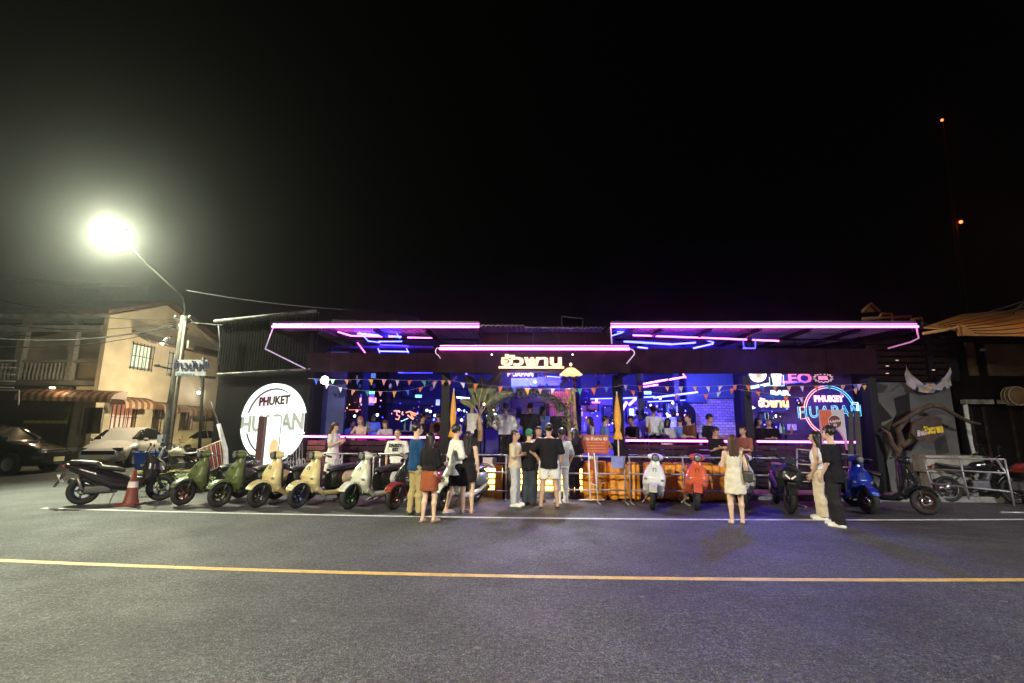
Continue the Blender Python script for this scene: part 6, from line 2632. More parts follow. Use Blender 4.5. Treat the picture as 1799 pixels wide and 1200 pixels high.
# big modern scooter
def maxi_scooter(h=.0145):
    S = {}
    WF, WR, R_ = -.70, .65, .29
    S['wheel'], S['rim'] = wheel_parts(R_, .12, .175)
    S['wy'] = (WF, WR)

    def front(P):
        x, y, z = P
        d = loft((x, y, z), [(.34, 0, -.36, .12, .08), (.5, 0, -.46, .20, .15), (.68, 0, -.50, .255, .19), (.82, 0, -.50, .235, .18), (.94, 0, -.44, .12, .10), (1.0, 0, -.40, .06, .05)], 2.2)
        wedge = (-y - .74) * .8 + (z - .72) * .55
        d = np.maximum(d, -(.70 - z) * .0 + wedge)
        hol = boxd(P, (0, -.26, .62), (.15, .10, .26), .05)
        d = np.maximum(d, -hol)
        wd = np.maximum(np.sqrt((y - WF) ** 2 + (z - R_) ** 2) - .35, abs(x) - .10)
        return np.maximum(d, -wd)
    b = MB()
    sdf(b, front, (-.29, -.76, .30), (.29, -.16, 1.04), h, BLKP)
    S['front_fairing'] = b.mesh('front_fairing')

    def mid_(P):
        x, y, z = P
        spine = loft((x, y, z), [(-.36, 0, .42, .15, .12), (-.1, 0, .40, .17, .16), (.2, 0, .46, .20, .20), (.45, 0, .58, .20, .17), (.75, 0, .70, .14, .12), (1.02, 0, .80, .05, .05)], 2.3, axis=1)
        wd = np.maximum(np.sqrt((y - WR) ** 2 + (z - R_) ** 2) - .33, abs(x) - .09)
        return np.maximum(spine, -wd)
    b = MB()
    sdf(b, mid_, (-.23, -.40, .22), (.23, 1.06, .92), h, BLKP)
    S['body'] = b.mesh('body')
    b = MB()
    sdf(b, lambda P: loft(P, [(.0, 0, .68, .09, .04), (.12, 0, .71, .13, .055), (.4, 0, .75, .17, .06), (.48, 0, .83, .16, .06), (.75, 0, .875, .13, .05), (.95, 0, .89, .07, .03)], 2.4, axis=1), (-.2, -.04, .60), (.2, 1.0, .98), h, SEATM)
    S['seat'] = b.mesh('seat')

    def fend(P):
        x, y, z = P
        rr = np.sqrt((y - WF) ** 2 + (z - R_) ** 2)
        d = np.maximum(abs(x) - .082, abs(rr - .318) - .014)
        return np.maximum(d, -(z - R_ - .07 + (y - WF) * .15))
    b = MB()
    sdf(b, fend, (-.11, WF - .40, .2), (.11, WF + .40, .70), .0125, BLKP)
    S['front_fender'] = b.mesh('front_fender')
    b = MB()
    b.prism([(-.11, 0), (.11, 0), (.07, .15), (.0, .18), (-.07, .15)], (0, -.54, .97), (1, 0, 0), (0, .30, .95), (0, .008, .0), mat('smoke_screen', (.03, .03, .04), .1, noise=0))
    S['windscreen'] = b.mesh('windscreen')
    DRL = glow('running_light', (1.0, 0.72, 0.55), .55)
    for s_, k in ((-1, 'l'), (1, 'r')):
        b = MB()
        b.tube([(s_ * .015, -.70, .68), (s_ * .08, -.67, .74), (s_ * .15, -.60, .82)], [.016, .018, .008], DRL, 6)
        S['drl_' + k] = b.mesh('headlight')
        b = MB()
        b.tube([(s_ * .05, -.36, 1.04), (s_ * .2, -.36, 1.07), (s_ * .36, -.28, 1.06)], .015, PLAST, 6)
        S['bar_' + k] = b.mesh('handlebar')
        b = MB()
        b.tube([(s_ * .25, -.34, 1.07), (s_ * .37, -.27, 1.06)], .021, RUBBER, 8)
        S['grip_' + k] = b.mesh('grip')
        b = MB()
        b.tube([(s_ * .22, -.38, 1.07), (s_ * .36, -.35, 1.05)], .007, STEEL, 5)
        S['lev_' + k] = b.mesh('brake_lever')
        b = MB()
        b.tube([(s_ * .18, -.36, 1.07), (s_ * .25, -.42, 1.20)], .007, PLAST, 5)
        b.ell((s_ * .28, -.43, 1.22), (.07, .018, .04), PLAST, 10, 6)
        S['mir_' + k] = b.mesh('mirror')
        b = MB()
        b.tube([(s_ * .08, WF, R_), (s_ * .08, WF + .16, .62)], .022, PLAST, 6)
        S['fork_' + k] = b.mesh('fork_leg')
        b = MB()
        b.tube([(s_ * .13, .78, .62), (s_ * .13, WR, .30)], .028, mat('shock_steel', (.3, .25, .25), .4, .5), 8)
        S['shock_' + k] = b.mesh('rear_shock')
    b = MB()
    b.tube([(.12, .10, .24), (.15, .35, .22), (.17, .45, .30), (.17, .95, .50)], [.02, .02, .06, .065], mat('exhaust_dark', (.05, .05, .055), .35, .6), 10)
    b.tube([(.225, .50, .36), (.225, .92, .525)], .014, CHROME, 5)
    S['exhaust'] = b.mesh('exhaust')
    b = MB()
    sdf(b, lambda P: boxd(P, (-.03, .40, .30), (.12, .24, .09), .05), (-.18, .14, .18), (.12, .68, .42), .018, mat('engine_grey', (.08, .08, .085), .5, .5))
    S['engine'] = b.mesh('engine')
    b = MB()
    b.box((0, 1.02, .80), (.20, .04, .05), mat('tail_red', (.3, .02, .02), .3))
    S['tail_light'] = b.mesh('tail_light')
    b = MB()
    b.box((0, 1.06, .55), (.20, .012, .17), mat('plate_white', (.6, .6, .6), .5), rx=-.5)
    S['number_plate'] = b.mesh('number_plate')
    b = MB()
    b.prism([(-.07, 0), (.07, 0), (.09, .30), (-.09, .30)], (0, 1.12, .38), (1, 0, 0), (0, -.4, .9), (0, .02, 0), PLAST)
    S['mudguard'] = b.mesh('mudguard')
    b = MB()
    b.tube([(-.12, .10, .24), (-.24, .14, .03), (-.26, .12, .005)], .012, STEEL, 6)
    S['side_stand'] = b.mesh('side_stand')
    b = MB()
    b.tube([(.10, -.62, .40), (.10, -.60, .62)], .012, R_GOLD, 5)
    b.ell((0.11, -.72, .32), (.02, .05, .05), R_GOLD, 8, 6)
    S['brake_caliper'] = b.mesh('brake_caliper')
    return S


MS = maxi_scooter()


def maxi(lab, px, py, ang, pnt, rim, rear=False, body=None, lean=6, steer=0, front_drl=True, grp='scooters parked along the kerb'):
    wf = ground(px, py)
    a = radians(ang)
    root = Vector((wf.x, wf.y, 0)) - Matrix.Rotation(a, 3, 'Z') @ Vector((0, .65 if rear else -.70, 0))
    t = thing('scooter', lab, 'scooter', root, a, grp)
    t.rotation_euler = (0, radians(lean), a)
    for y in MS['wy']:
        w_ = link('wheel', MS['wheel'], t, loc=(0, y, .29), rz=steer if y < 0 else 0)
        paint_slot(link('rim', MS['rim'], w_), rim)
    for k, me in MS.items():
        if k in ('wheel', 'rim', 'wy'):
            continue
        o = link(me.name.split('.')[0], me, t)
        if k in ('front_fairing', 'front_fender'):
            paint_slot(o, pnt)
        if k == 'body':
            paint_slot(o, body or pnt)
    return t


BLKV = paint('paint_black_violet', (.014, .010, .017), .25)
maxi('big black scooter seen from behind at the left, blue rear rim, white number plate', 142, 887, 121, BLKV, R_BL, rear=True, lean=5)
maxi('big dark green scooter with V-shaped running light and blue flank, nose out', 1388, 903, -16, paint('paint_dark_green', (.022, .025, .02), .25), R_DK, body=paint('paint_indigo', (.018, .014, .13), .25), lean=6, steer=.1)


# naked small motorcycle
def motorcycle_meshes():
    S = {}
    S['wheel'], S['rim'] = wheel_parts(.30, .09, .21, 9)
    b = MB()
    sdf(b, lambda P: smin(loft(P, [(-.30, 0, .82, .06, .06), (-.15, 0, .86, .13, .10), (.05, 0, .84, .12, .09), (.18, 0, .78, .07, .05)], 2.2, axis=1), boxd(P, (0, -.05, .76), (.07, .2, .04), .03), .03),
        (-.17, -.36, .68), (.17, .24, .98), .015, WHITEP)
    S['tank'] = b.mesh('fuel_tank')
    b = MB()
    sdf(b, lambda P: loft(P, [(.1, 0, .80, .09, .04), (.3, 0, .79, .12, .045), (.6, 0, .83, .10, .045), (.80, 0, .88, .05, .03)], 2.3, axis=1), (-.15, .06, .7), (.15, .86, .95), .016, SEATM)
    S['seat'] = b.mesh('seat')
    b = MB()
    sdf(b, lambda P: smin(boxd(P, (0, .02, .40), (.13, .20, .12), .05), cone(P, (0, -.12, .48), (0, -.22, .66), .09, .08), .04), (-.2, -.34, .22), (.2, .28, .78), .018, mat('engine_grey', (.08, .08, .085), .5, .5))
    S['engine'] = b.mesh('engine')
    b = MB()
    b.tube([(0, -.42, .95), (0, -.2, .66), (0, -.12, .36), (0, .18, .30), (0, .30, .60), (0, .82, .84)], .022, PLAST, 6)
    b.tube([(0, -.42, .92), (0, .2, .74), (0, .66, .32)], .02, PLAST, 6)
    S['frame'] = b.mesh('frame')
    for s_, k in ((-1, 'l'), (1, 'r')):
        b = MB()
        b.tube([(s_ * .09, -.68, .30), (s_ * .09, -.42, 1.0)], .024, STEEL, 7)
        S['fork' + k] = b.mesh('fork_leg')
        b = MB()
        b.tube([(0, -.42, 1.02), (s_ * .2, -.42, 1.08), (s_ * .36, -.32, 1.06)], .013, CHROME, 6)
        S['bar' + k] = b.mesh('handlebar')
        b = MB()
        b.tube([(s_ * .2, -.42, 1.08), (s_ * .26, -.40, 1.24)], .007, PLAST, 5)
        b.ell((s_ * .28, -.40, 1.26), (.06, .015, .04), PLAST, 10, 6)
        S['mir' + k] = b.mesh('mirror')
    b = MB()
    b.lathe([(0, -.05), (.07, -.04), (.08, 0), (.05, .08), (0, .09)], (0, -.52, .95), PLAST, 14, 'Y')
    b.lathe([(0, -.055), (.06, -.046)], (0, -.52, .95), LENS, 14, 'Y')
    S['head'] = b.mesh('headlight')
    b = MB()
    b.tube([(.11, -.15, .3), (.14, .1, .22), (.15, .9, .36)], [.02, .022, .05], CHROME, 8)
    S['ex'] = b.mesh('exhaust')
    b = MB()
    P = [(0, -.68 + .34 * cos(a), .30 + .34 * sin(a)) for a in np.linspace(radians(20), radians(130), 9)]
    b.tube(P, .035, WHITEP, 6)
    S['fender'] = b.mesh('front_fender')
    b = MB()
    b.box((0, .90, .80), (.12, .05, .06), mat('tail_red', (.3, .02, .02), .3))
    S['tail'] = b.mesh('tail_light')
    return S


MC = motorcycle_meshes()


def motorcycle(lab, px, py, ang, pnt, lean=7, grp='motorcycles'):
    p = ground(px, py)
    t = thing('motorcycle', lab, 'motorcycle', p, radians(ang), grp)
    t.rotation_euler = (0, radians(lean), radians(ang))
    for y in (-.68, .66):
        w_ = link('wheel', MC['wheel'], t, loc=(0, y, .30))
        paint_slot(link('rim', MC['rim'], w_), R_ST)
    for k, me in MC.items():
        if k in ('wheel', 'rim'):
            continue
        o = link(me.name.split('.')[0], me, t)
        if k in ('tank', 'fender'):
            paint_slot(o, pnt)
    return t


motorcycle('motorcycle with a pale tank parked behind the utility pole', 312, 842, -70, mat('tank_pale', (.45, .40, .32), .3, coat=.5), grp='motorcycles by the pole')
motorcycle('dark motorcycle parked behind the red slatted barrier', 336, 838, -60, BLKP, grp='motorcycles by the pole')
motorcycle('black motorcycle standing sideways behind the right steel barrier', 1728, 884, 80, BLKP, grp='motorcycles at the right edge')
motorcycle('black motorcycle with red trim cut by the right edge of the view', 1800, 888, 30, REDP, grp='motorcycles at the right edge')
motorcycle('dark motorcycle farther back behind the right steel barrier', 1700, 868, 95, BLKP, grp='motorcycles at the right edge')

# ================================================================== BARRIERS
RAILM = mat('barrier_rail', (0.36, 0.35, 0.38), 0.4, 0.4)


def rail_barrier(lab, pts_top, Y, posts, rails, feet=True, m=RAILM, name='steel_barrier', grp=None, foot=.35):
    """pts_top: (px0, px1); rails: list of heights; posts: px list"""
    x0, x1 = at(pts_top[0], 820, Y).x, at(pts_top[1], 820, Y).x
    t = thing(name, lab, 'barrier', ((x0 + x1) / 2, Y, 0), 0, grp)
    o = Vector(t.location)
    for z in rails:
        b = MB()
        b.tube([(x0 - o.x, 0, z), (x1 - o.x, 0, z)], .019, m, 6)
        b.build('rail', t)
    for px in posts:
        x = at(px, 820, Y).x - o.x
        b = MB()
        b.tube([(x, 0, max(rails) + .0), (x, 0, .02)], .019, m, 6)
        b.build('post', t)
        if feet:
            b = MB()
            b.tube([(x, -foot, .02), (x, foot, .02)], .018, m, 6)
            b.build('foot', t)
    return t


YBR = 11.75
G = 'steel crowd barriers in front of the bar'
rail_barrier('white steel crowd barrier behind the cream and white scooters', (545, 660), YBR, (547, 600, 656), (1.02, .30, .16), grp=G)
rail_barrier('white steel crowd barrier behind the man in the printed white T-shirt', (664, 776), YBR, (667, 720, 773), (1.02, .62, .16), grp=G)
rail_barrier('white steel crowd barrier left of the entrance with a pink paper sign', (782, 892), YBR, (785, 836, 889), (1.02, .62, .20), grp=G)
rail_barrier('white steel crowd barrier in front of the orange barrel', (990, 1100), 11.45, (1049, 1097), (1.02, .64, .28), grp=G)
rail_barrier('white steel crowd barrier across the yellow water barriers', (1104, 1290), 11.45, (1106, 1200, 1287), (1.02, .64, .28), grp=G)
rail_barrier('white steel crowd barrier between the pale dress woman and the dark green scooter', (1294, 1396), 11.45, (1297, 1394), (1.02, .64, .20), grp=G)
t = thing('barrier_notice', 'small pale pink notice on the barrier left of the entrance steps', 'notice', at(860, 813, YBR - .06))
b = MB()
b.slab((-.16, 0, -.13), (.16, .012, .12), mat('notice_pink', (.62, .50, .56), .5))
b.build('sheet', t)
t = thing('barrier_notice', 'blue grey notice on the barrier in front of the yellow water barriers', 'notice', at(1085, 813, 11.39))
b = MB()
b.slab((-.14, 0, -.12), (.14, .012, .12), mat('notice_blue', (.22, .24, .55), .5))
b.build('sheet', t)
# slotted pale side grid next to the wooden counter
t = thing('white_grid_barrier', 'white vertical bar grid leaning by the left end of the counter', 'barrier', at(522, 830, 12.6))
o = Vector(t.location)
q = [at(x, y, 12.6) - o for x, y in ((500, 812), (531, 778), (531, 862), (500, 862))]
b = MB()
b.tube(q, .016, RAILM, 5, closed=True)
b.build('frame', t)
for i in range(1, 6):
    f = i / 6
    b = MB()
    b.tube([q[0].lerp(q[1], f), q[3].lerp(q[2], f)], .010, RAILM, 5)
    b.build('bar', t)
# round cut ornaments hung on the rail
for px in (529, 595):
    t = thing('rail_ornament', 'small white double ring ornament on the barrier %s' % ('behind the cream scooters' if px < 560 else 'behind the greyish white scooter'), 'ornament', at(px, 812, YBR - .03))
    for s_ in (-1, 1):
        b = MB()
        b.tube([(s_ * .055 + .035 * cos(a), 0, .08 * sin(a)) for a in np.linspace(0, 2 * pi, 14)[:-1]], .014, RAILM, 5, closed=True)
        b.build('ring', t)

# tilted barrier at the right end
def skew_barrier(lab, corners, Y, Y2, rows, cols, name='steel_barrier'):
    (ax, ay), (bx, by), (cx, cy), (dx, dy) = corners       # top left, top right, bottom right, bottom left
    p = [at(ax, ay, Y), at(bx, by, Y2), at(cx, cy, Y2), at(dx, dy, Y)]
    o = Vector((p[3].x, p[3].y, 0))
    t = thing(name, lab, 'barrier', o, 0, G)
    p = [q - o for q in p]
    for f in rows:
        b = MB()
        b.tube([p[0].lerp(p[3], f), p[1].lerp(p[2], f)], .019, RAILM, 6)
        b.build('rail', t)
    for f in cols:
        b = MB()
        b.tube([p[0].lerp(p[1], f), p[3].lerp(p[2], f)], .019, RAILM, 6)
        b.build('post', t)
    b = MB()
    e = p[2]
    b.tube([(e.x - .3, e.y, .02), (e.x + .5, e.y, .02)], .02, RAILM, 6)
    b.build('foot', t)
    return t


skew_barrier('steel crowd barrier at the right edge in front of the dark motorcycles', ((1623, 805), (1765, 807), (1782, 889), (1640, 868)), 11.9, 10.7, (0, .30, .70), (0, .47, 1))
skew_barrier('tilted steel barrier behind the couple in beige and black trousers', ((1400, 789), (1508, 801), (1508, 868), (1400, 868)), 12.0, 12.0, (0, .33, .52, .72), (0, 1))

# A-frame notice with white frame
t = thing('lollipop_sign', 'narrow white framed stand with a red printed strip, standing at the barrier', 'sign', ground(1046, 884))
o = Vector(t.location)
Ya = o.y
b = MB()
b.tube(pxl([(1037, 880), (1034, 796), (1044, 796), (1051, 888)], Ya, o), .016, WHITEP, 6)
b.tube(pxl([(1035, 848), (1047, 853)], Ya, o), .012, WHITEP, 5)
b.build('frame', t)
b = MB()
b.prism([(p.x, p.z) for p in pxl([(1035.5, 798), (1043, 798), (1047, 852), (1036.5, 847)], Ya, o)], (0, .0, 0), (1, 0, 0), (0, 0, 1), (0, .01, 0), mat('strip_red', (.30, .05, .02), .5, noise=.3))
b.build('printed_strip', t)
b = MB()
b.text('ฮัวพาน', .10, at(1041, 838, Ya - .02) - o, mat('strip_orange', (.8, .35, .05), .5), u=(.1, 0, 1), v=(-1, 0, .1), off=.004, ext=.003)
b.text('83', .09, at(1039, 806, Ya - .02) - o, WHITEP, off=.004, ext=.003)
b.build('lettering', t)
b = MB()
b.tube(pxl([(1018, 878), (1062, 878)], Ya, o), .014, WHITEP, 5)
b.build('foot', t)
b = MB()
b.tube(pxl([(1025, 889), (1078, 889)], Ya - .1, o), .012, WHITEP, 5)
b.build('foot', t)

# orange printed board
t = thing('price_board', 'rust orange notice board with white Thai heading and price lines at the entrance', 'board', at(1046, 781, 12.5))
o = Vector(t.location)
p0, p1 = at(1022, 764, 12.5) - o, at(1070, 797, 12.5) - o
b = MB()
b.slab((p0.x, 0, p1.z), (p1.x, .03, p0.z), mat('board_rust', (.42, .085, .025), .5, noise=.15))
b.build('board', t)
b = MB()
b.text('ร้าน ฮัวพาน 83', .105, (0, -.006, p0.z - .13), WHITEP, off=.004, ext=.003)
b.build('lettering', t)
for i in range(4):
    b = MB()
    wl = (.52, .48, .50, .56)[i]
    z = p0.z - .20 - i * .068
    x = -wl / 2
    while x < wl / 2:
        l_ = random.uniform(.02, .06)
        b.slab((x, -.004, z), (min(x + l_, wl / 2), -.001, z + .016), mat('print_peach', (.65, .35, .25), .5))
        x += l_ + .012
    stuff(b.build('print_line', t))
b = MB()
b.tube([(0, .02, p1.z), (0, .02, -o.z + .0)], .02, BLACK, 6)
b.build('post', t)

# yellow water barriers
YELP = mat('barrier_yellow', (.72, .27, .015), .5, noise=.12, nscale=3)


def water_barrier_mesh(w_=.74):
    def f(P):
        x, y, z = P
        rib = .022 * np.cos(x * 2 * pi / (w_ / 3)) * (z < .80)
        dy = np.interp(z, [0, .12, .35, .85], [.24, .24, .19, .17]) + rib
        d = np.maximum(np.maximum(abs(x) - w_ / 2 + .02, abs(y) - dy), np.maximum(-z, z - .86))
        rr = boxd(P, (0, 0, .43), (w_ / 2, .26, .43), .10)
        d = np.maximum(d, rr)
        d = np.maximum(d, -boxd(P, (0, 0, .86), (.13, .3, .05), .03))
        d = np.maximum(d, -boxd(P, (0, 0, 0), (w_ * .28, .5, .05), .03))
        return d
    b = MB()
    sdf(b, f, (-w_ / 2 - .02, -.30, -.01), (w_ / 2 + .02, .30, .89), .018, YELP)
    b2 = MB()
    b2.lathe([(0, .02), (.05, .02), (.05, 0)], (w_ * .27, 0, .86), mat('cap_dark', (.1, .05, .02), .5), 10)
    return b.mesh('shell'), b2.mesh('filler_cap')


WBM = water_barrier_mesh()
for i, (px, lab) in enumerate(((1096, 'leftmost of the yellow water barriers, behind the blue grey notice'), (1160, 'yellow water barrier behind the white scooter'), (1212, 'yellow water barrier behind the coral red scooter'),
                             (1262, 'rightmost yellow water barrier, beside the woman in the pale dress'))):
    p = at(px, 860, 12.0)
    t = thing('water_barrier', lab, 'water barrier', (p.x, 12.0 + .03 * (i % 2), 0), .03 * (-1) ** i, 'yellow water barriers')
    link('shell', WBM[0], t)
    link('filler_cap', WBM[1], t)
for px, lab in ((1046, 'ribbed orange barrel behind the narrow white framed stand'),):
    p = at(px, 860, 12.0)
    t = thing('barrel', lab, 'barrel', (p.x, 12.0, 0))
    b = MB()
    n_ = 36
    V, F = [], []
    prof = [(.0, .0), (.26, 0), (.27, .04), (.30, .25), (.31, .45), (.30, .65), (.26, .86), (.24, .88), (0, .87)]
    for (r, z) in prof:
        for k in range(n_):
            a = 2 * pi * k / n_
            rr = r * (1 + .035 * cos(a * 9))
            V.append((rr * cos(a), rr * sin(a), z))
    for i in range(len(prof) - 1):
        for k in range(n_):
            F.append((i * n_ + k, i * n_ + (k + 1) % n_, (i + 1) * n_ + (k + 1) % n_, (i + 1) * n_ + k))
    b.add(V, F, YELP, True)
    b.build('shell', t)
    b = MB()
    b.lathe([(.312, .43), (.322, .45), (.312, .47)], (0, 0, 0), mat('cap_dark', (.1, .05, .02), .5), 24)
    b.build('hoop', t)
p = at(883, 860, 12.0)
t = thing('bollard', 'squat yellow bollard with a dark cap beside the entrance steps', 'bollard', (p.x, 12.0, 0))
b = MB()
b.prism([(-.19, 0), (.0, 0), (-.02, .78), (-.17, .78)], (0, -.15, 0), (1, 0, 0), (0, 0, 1), (0, .3, 0), YELP)
b.build('block', t)
b = MB()
b.lathe([(0, 0), (.14, 0), (.12, .75), (.05, .80), (.055, .98), (.0, 1.0)], (.12, 0, 0), mat('bollard_brown', (.10, .05, .03), .5), 14)
b.build('post', t)
b = MB()
b.slab((-.2, -.18, .781), (.2, .18, .82), mat('bollard_brown', (.10, .05, .03), .5))
b.build('cap', t)

# closed parasols
def parasol(lab, px, py0, py1, Y, pyb, wpx):
    c = at(px, py1, Y)
    t = thing('closed_parasol', lab, 'parasol', (c.x, Y, .11))
    zt, zb_ = at(px, py0, Y).z - .11, c.z - .11
    w_ = wpx / FPX * Y / 2
    b = MB()
    n_ = 24
    prof = [(.02, zt), (.30, zt - .12), (.62, zt - .35), (.82, (zt * .55 + zb_ * .45)), (.90, zb_ + .5), (.72, zb_ + .30), (.55, zb_ + .24), (1.0, zb_ + .12), (1.25, zb_ + .02), (1.05, zb_)]
    V, F = [], []
    for i, (r, z) in enumerate(prof):
        for k in range(n_):
            a = 2 * pi * k / n_
            rr = r * w_ * (1 + .16 * cos(a * 6 + i * .5))
            V.append((rr * cos(a), rr * sin(a), z))
    for i in range(len(prof) - 1):
        for k in range(n_):
            F.append((i * n_ + k, i * n_ + (k + 1) % n_, (i + 1) * n_ + (k + 1) % n_, (i + 1) * n_ + k))
    b.add(V, F, mat('parasol_orange', (.85, .42, .07), .7, noise=.1), True)
    b.build('canopy', t)
    b = MB()
    b.tube([(0, 0, zt + .03), (0, 0, .05)], .018, WHITEP, 8)
    b.build('pole', t)
    b = MB()
    b.lathe([(0, .06), (.2, .05), (.22, 0), (0, 0)], (0, 0, 0), CONC, 16)
    b.build('base', t)


parasol('closed orange parasol rising behind the man in the white shirt', 795, 684, 768, 12.7, 800, 11)
parasol('closed orange parasol at the right pillar of the entrance', 1086, 690, 772, 12.7, 805, 12)

# ================================================================== PLANTS AT THE ENTRANCE
BAN = mat('banana_leaf', (0.09, 0.11, 0.035), 0.5, noise=.3, nscale=5)
BANR = mat('banana_rib', (0.42, 0.32, 0.16), 0.5)
PALE = mat('pale_trunk', (0.38, 0.24, 0.14), 0.7, noise=.35, nscale=6, bump=.4, bscale=20)


def leaf_blade(name, mid, wid, m, parent, fold=.35):
    """broad leaf: curved midrib points, width profile, folded along the rib and slit"""
    b = MB()
    mid = [Vector(p) for p in mid]
    n_ = len(mid)
    V, F = [], []
    for i, p in enumerate(mid):
        t_ = (mid[min(i + 1, n_ - 1)] - mid[max(i - 1, 0)]).normalized()
        s_ = t_.cross(Vector((0, -1, .25))).normalized()
        up = s_.cross(t_).normalized()
        f = i / (n_ - 1)
        w_ = wid * sin(pi * min(1, f * .93 + .07)) ** .6
        V += [p - s_ * w_ - up * w_ * fold, p, p + s_ * w_ - up * w_ * fold]
    k = len(V)
    V += [v + Vector((0, .004, -.003)) for v in V]
    for i in range(n_ - 1):
        for j in (0, 1):
            a = 3 * i + j
            F += [(a, a + 1, a + 4, a + 3), (k + a, k + a + 3, k + a + 4, k + a + 1)]
    b.add(V, F, m, True)
    o_ = b.build(name, parent)
    b = MB()
    b.tube([p - Vector((0, .012, 0)) for p in mid], .012, BANR, 5)
    b.build('midrib', o_)


YP = 12.95
t = thing('banana_plant', 'banana plant with broad leaves growing left of the entrance', 'plant', (X(843, YP), YP, 1.3))
o = Vector(t.location)
b = MB()
b.tube(pxl([(843, 775), (844, 752), (842, 738), (843, 727)], YP, o), [.07, .065, .05, .035], PALE, 8)
b.build('trunk', t)
for pts, w_ in (([(843, 730), (839, 708), (836, 690), (828, 672), (815, 658)], .10), ([(843, 728), (839, 710), (838, 700), (838, 690)], .11), ([(844, 728), (850, 705), (858, 685), (870, 668), (880, 652)], .11),
                ([(845, 728), (854, 712), (866, 700), (882, 692), (900, 690)], .09), ([(842, 730), (834, 716), (822, 706), (808, 704)], .07), ([(844, 726), (842, 705), (848, 680), (845, 660)], .09)):
    b = MB()
    P = pxl(pts, YP - .05, o)
    b.tube(P[:2], .014, BANR, 5)
    so = b.build('leaf_stalk', t)
    S_ = []
    Q = P[1:]
    for i in range(13):
        f = i / 12 * (len(Q) - 1)
        j = min(int(f), len(Q) - 2)
        S_.append(Q[j].lerp(Q[j + 1], f - j))
    leaf_blade('leaf', S_, w_ * 1.45, BAN, t)

t = thing('twisted_trunk', 'pale twisted tree trunk with sparse leaves right of the entrance', 'tree', (X(1006, YP), YP, .8))
o = Vector(t.location)
b = MB()
b.tube(pxl([(1012, 790), (1014, 765), (1010, 740), (1009, 715), (1008, 690), (1010, 675), (1014, 660)], YP, o), [.06, .055, .05, .045, .04, .03, .02], PALE, 8)
b.tube(pxl([(1000, 790), (1001, 770), (1000, 745), (998, 720), (1006, 700), (1000, 684)], YP + .06, o), [.05, .045, .045, .04, .035, .02], PALE, 8)
b.build('trunk', t)
random.seed(11)
for i in range(12):
    px, py = random.uniform(988, 1024), random.uniform(654, 700)
    p = at(px, py, YP - .05) - o
    q = at(px + random.uniform(-12, 12), py + random.uniform(4, 14), YP - .08) - o
    leaf_blade('leaf', [p.lerp(q, k / 4) for k in range(5)], random.uniform(.025, .045), mat('yellow_leaf', (.45, .38, .06), .5) if i % 3 == 0 else BAN, t)

t = thing('branch_arch', 'dark leafy branch arch over the bar entrance', 'arch', (X(930, YP + .1), YP + .1, .11))
o = Vector(t.location)
b = MB()
arcp = [(866, 740), (862, 720), (868, 705), (882, 695), (900, 690), (925, 687), (950, 690), (972, 699), (988, 712), (998, 730), (1002, 755), (1004, 785)]
b.tube(pxl(arcp, YP + .1, o), [.04, .05, .06, .07, .07, .07, .07, .065, .06, .055, .05, .04], mat('arch_bark', (.03, .026, .018), .8, bump=.6, bscale=25, spec=.1), 9)
b.build('branch', t)
b = MB()
for i in range(900):
    f = random.random() * (len(arcp) - 2)
    j = int(f)
    x = arcp[j][0] + (arcp[j + 1][0] - arcp[j][0]) * (f - j) + random.gauss(0, 5)
    y = arcp[j][1] + (arcp[j + 1][1] - arcp[j][1]) * (f - j) + random.gauss(2, 5)
    p = at(x, y, YP + random.uniform(-.12, .25)) - o
    a = random.uniform(0, 2 * pi)
    l_ = random.uniform(.04, .09)
    d_ = Vector((cos(a) * l_, random.uniform(-.03, .03), sin(a) * l_))
    n_ = Vector((-sin(a), 0, cos(a))) * l_ * .3
    b.add([p, p + d_ / 2 + n_, p + d_, p + d_ / 2 - n_ + Vector((0, .01, 0))], [(0, 1, 2), (0, 2, 3)], mat('dark_leaf', (.05, .06, .025), .5))
stuff(b.build('leaves', t))
# ================================================================== PEOPLE
def head_mesh(fem):
    def f(P):
        x, y, z = P
        d = elld(P, (0, .005, .03), (.076, .094, .092))
        d = smin(d, elld(P, (0, -.035, -.045), (.056, .058, .062)), .035)
        d = smin(d, cone(P, (0, -.088, .012), (0, -.107, -.020), .010, .015), .014)
        for s_ in (-1, 1):
            d = smin(d, elld(P, (s_ * .077, .010, -.004), (.012, .020, .032)), .010)
            d = -smin(-d, elld(P, (s_ * .030, -.096, .018), (.017, .014, .010)), .012)
        d = smin(d, elld(P, (0, -.088, -.052), (.024, .012, .009)), .010)
        return smin(d, cone(P, (0, .012, -.06), (0, .022, -.16), .050, .052), .03)
    V, Q = sdf_vf(f, (-.11, -.14, -.18), (.11, .13, .14), .0075)
    return V, Q


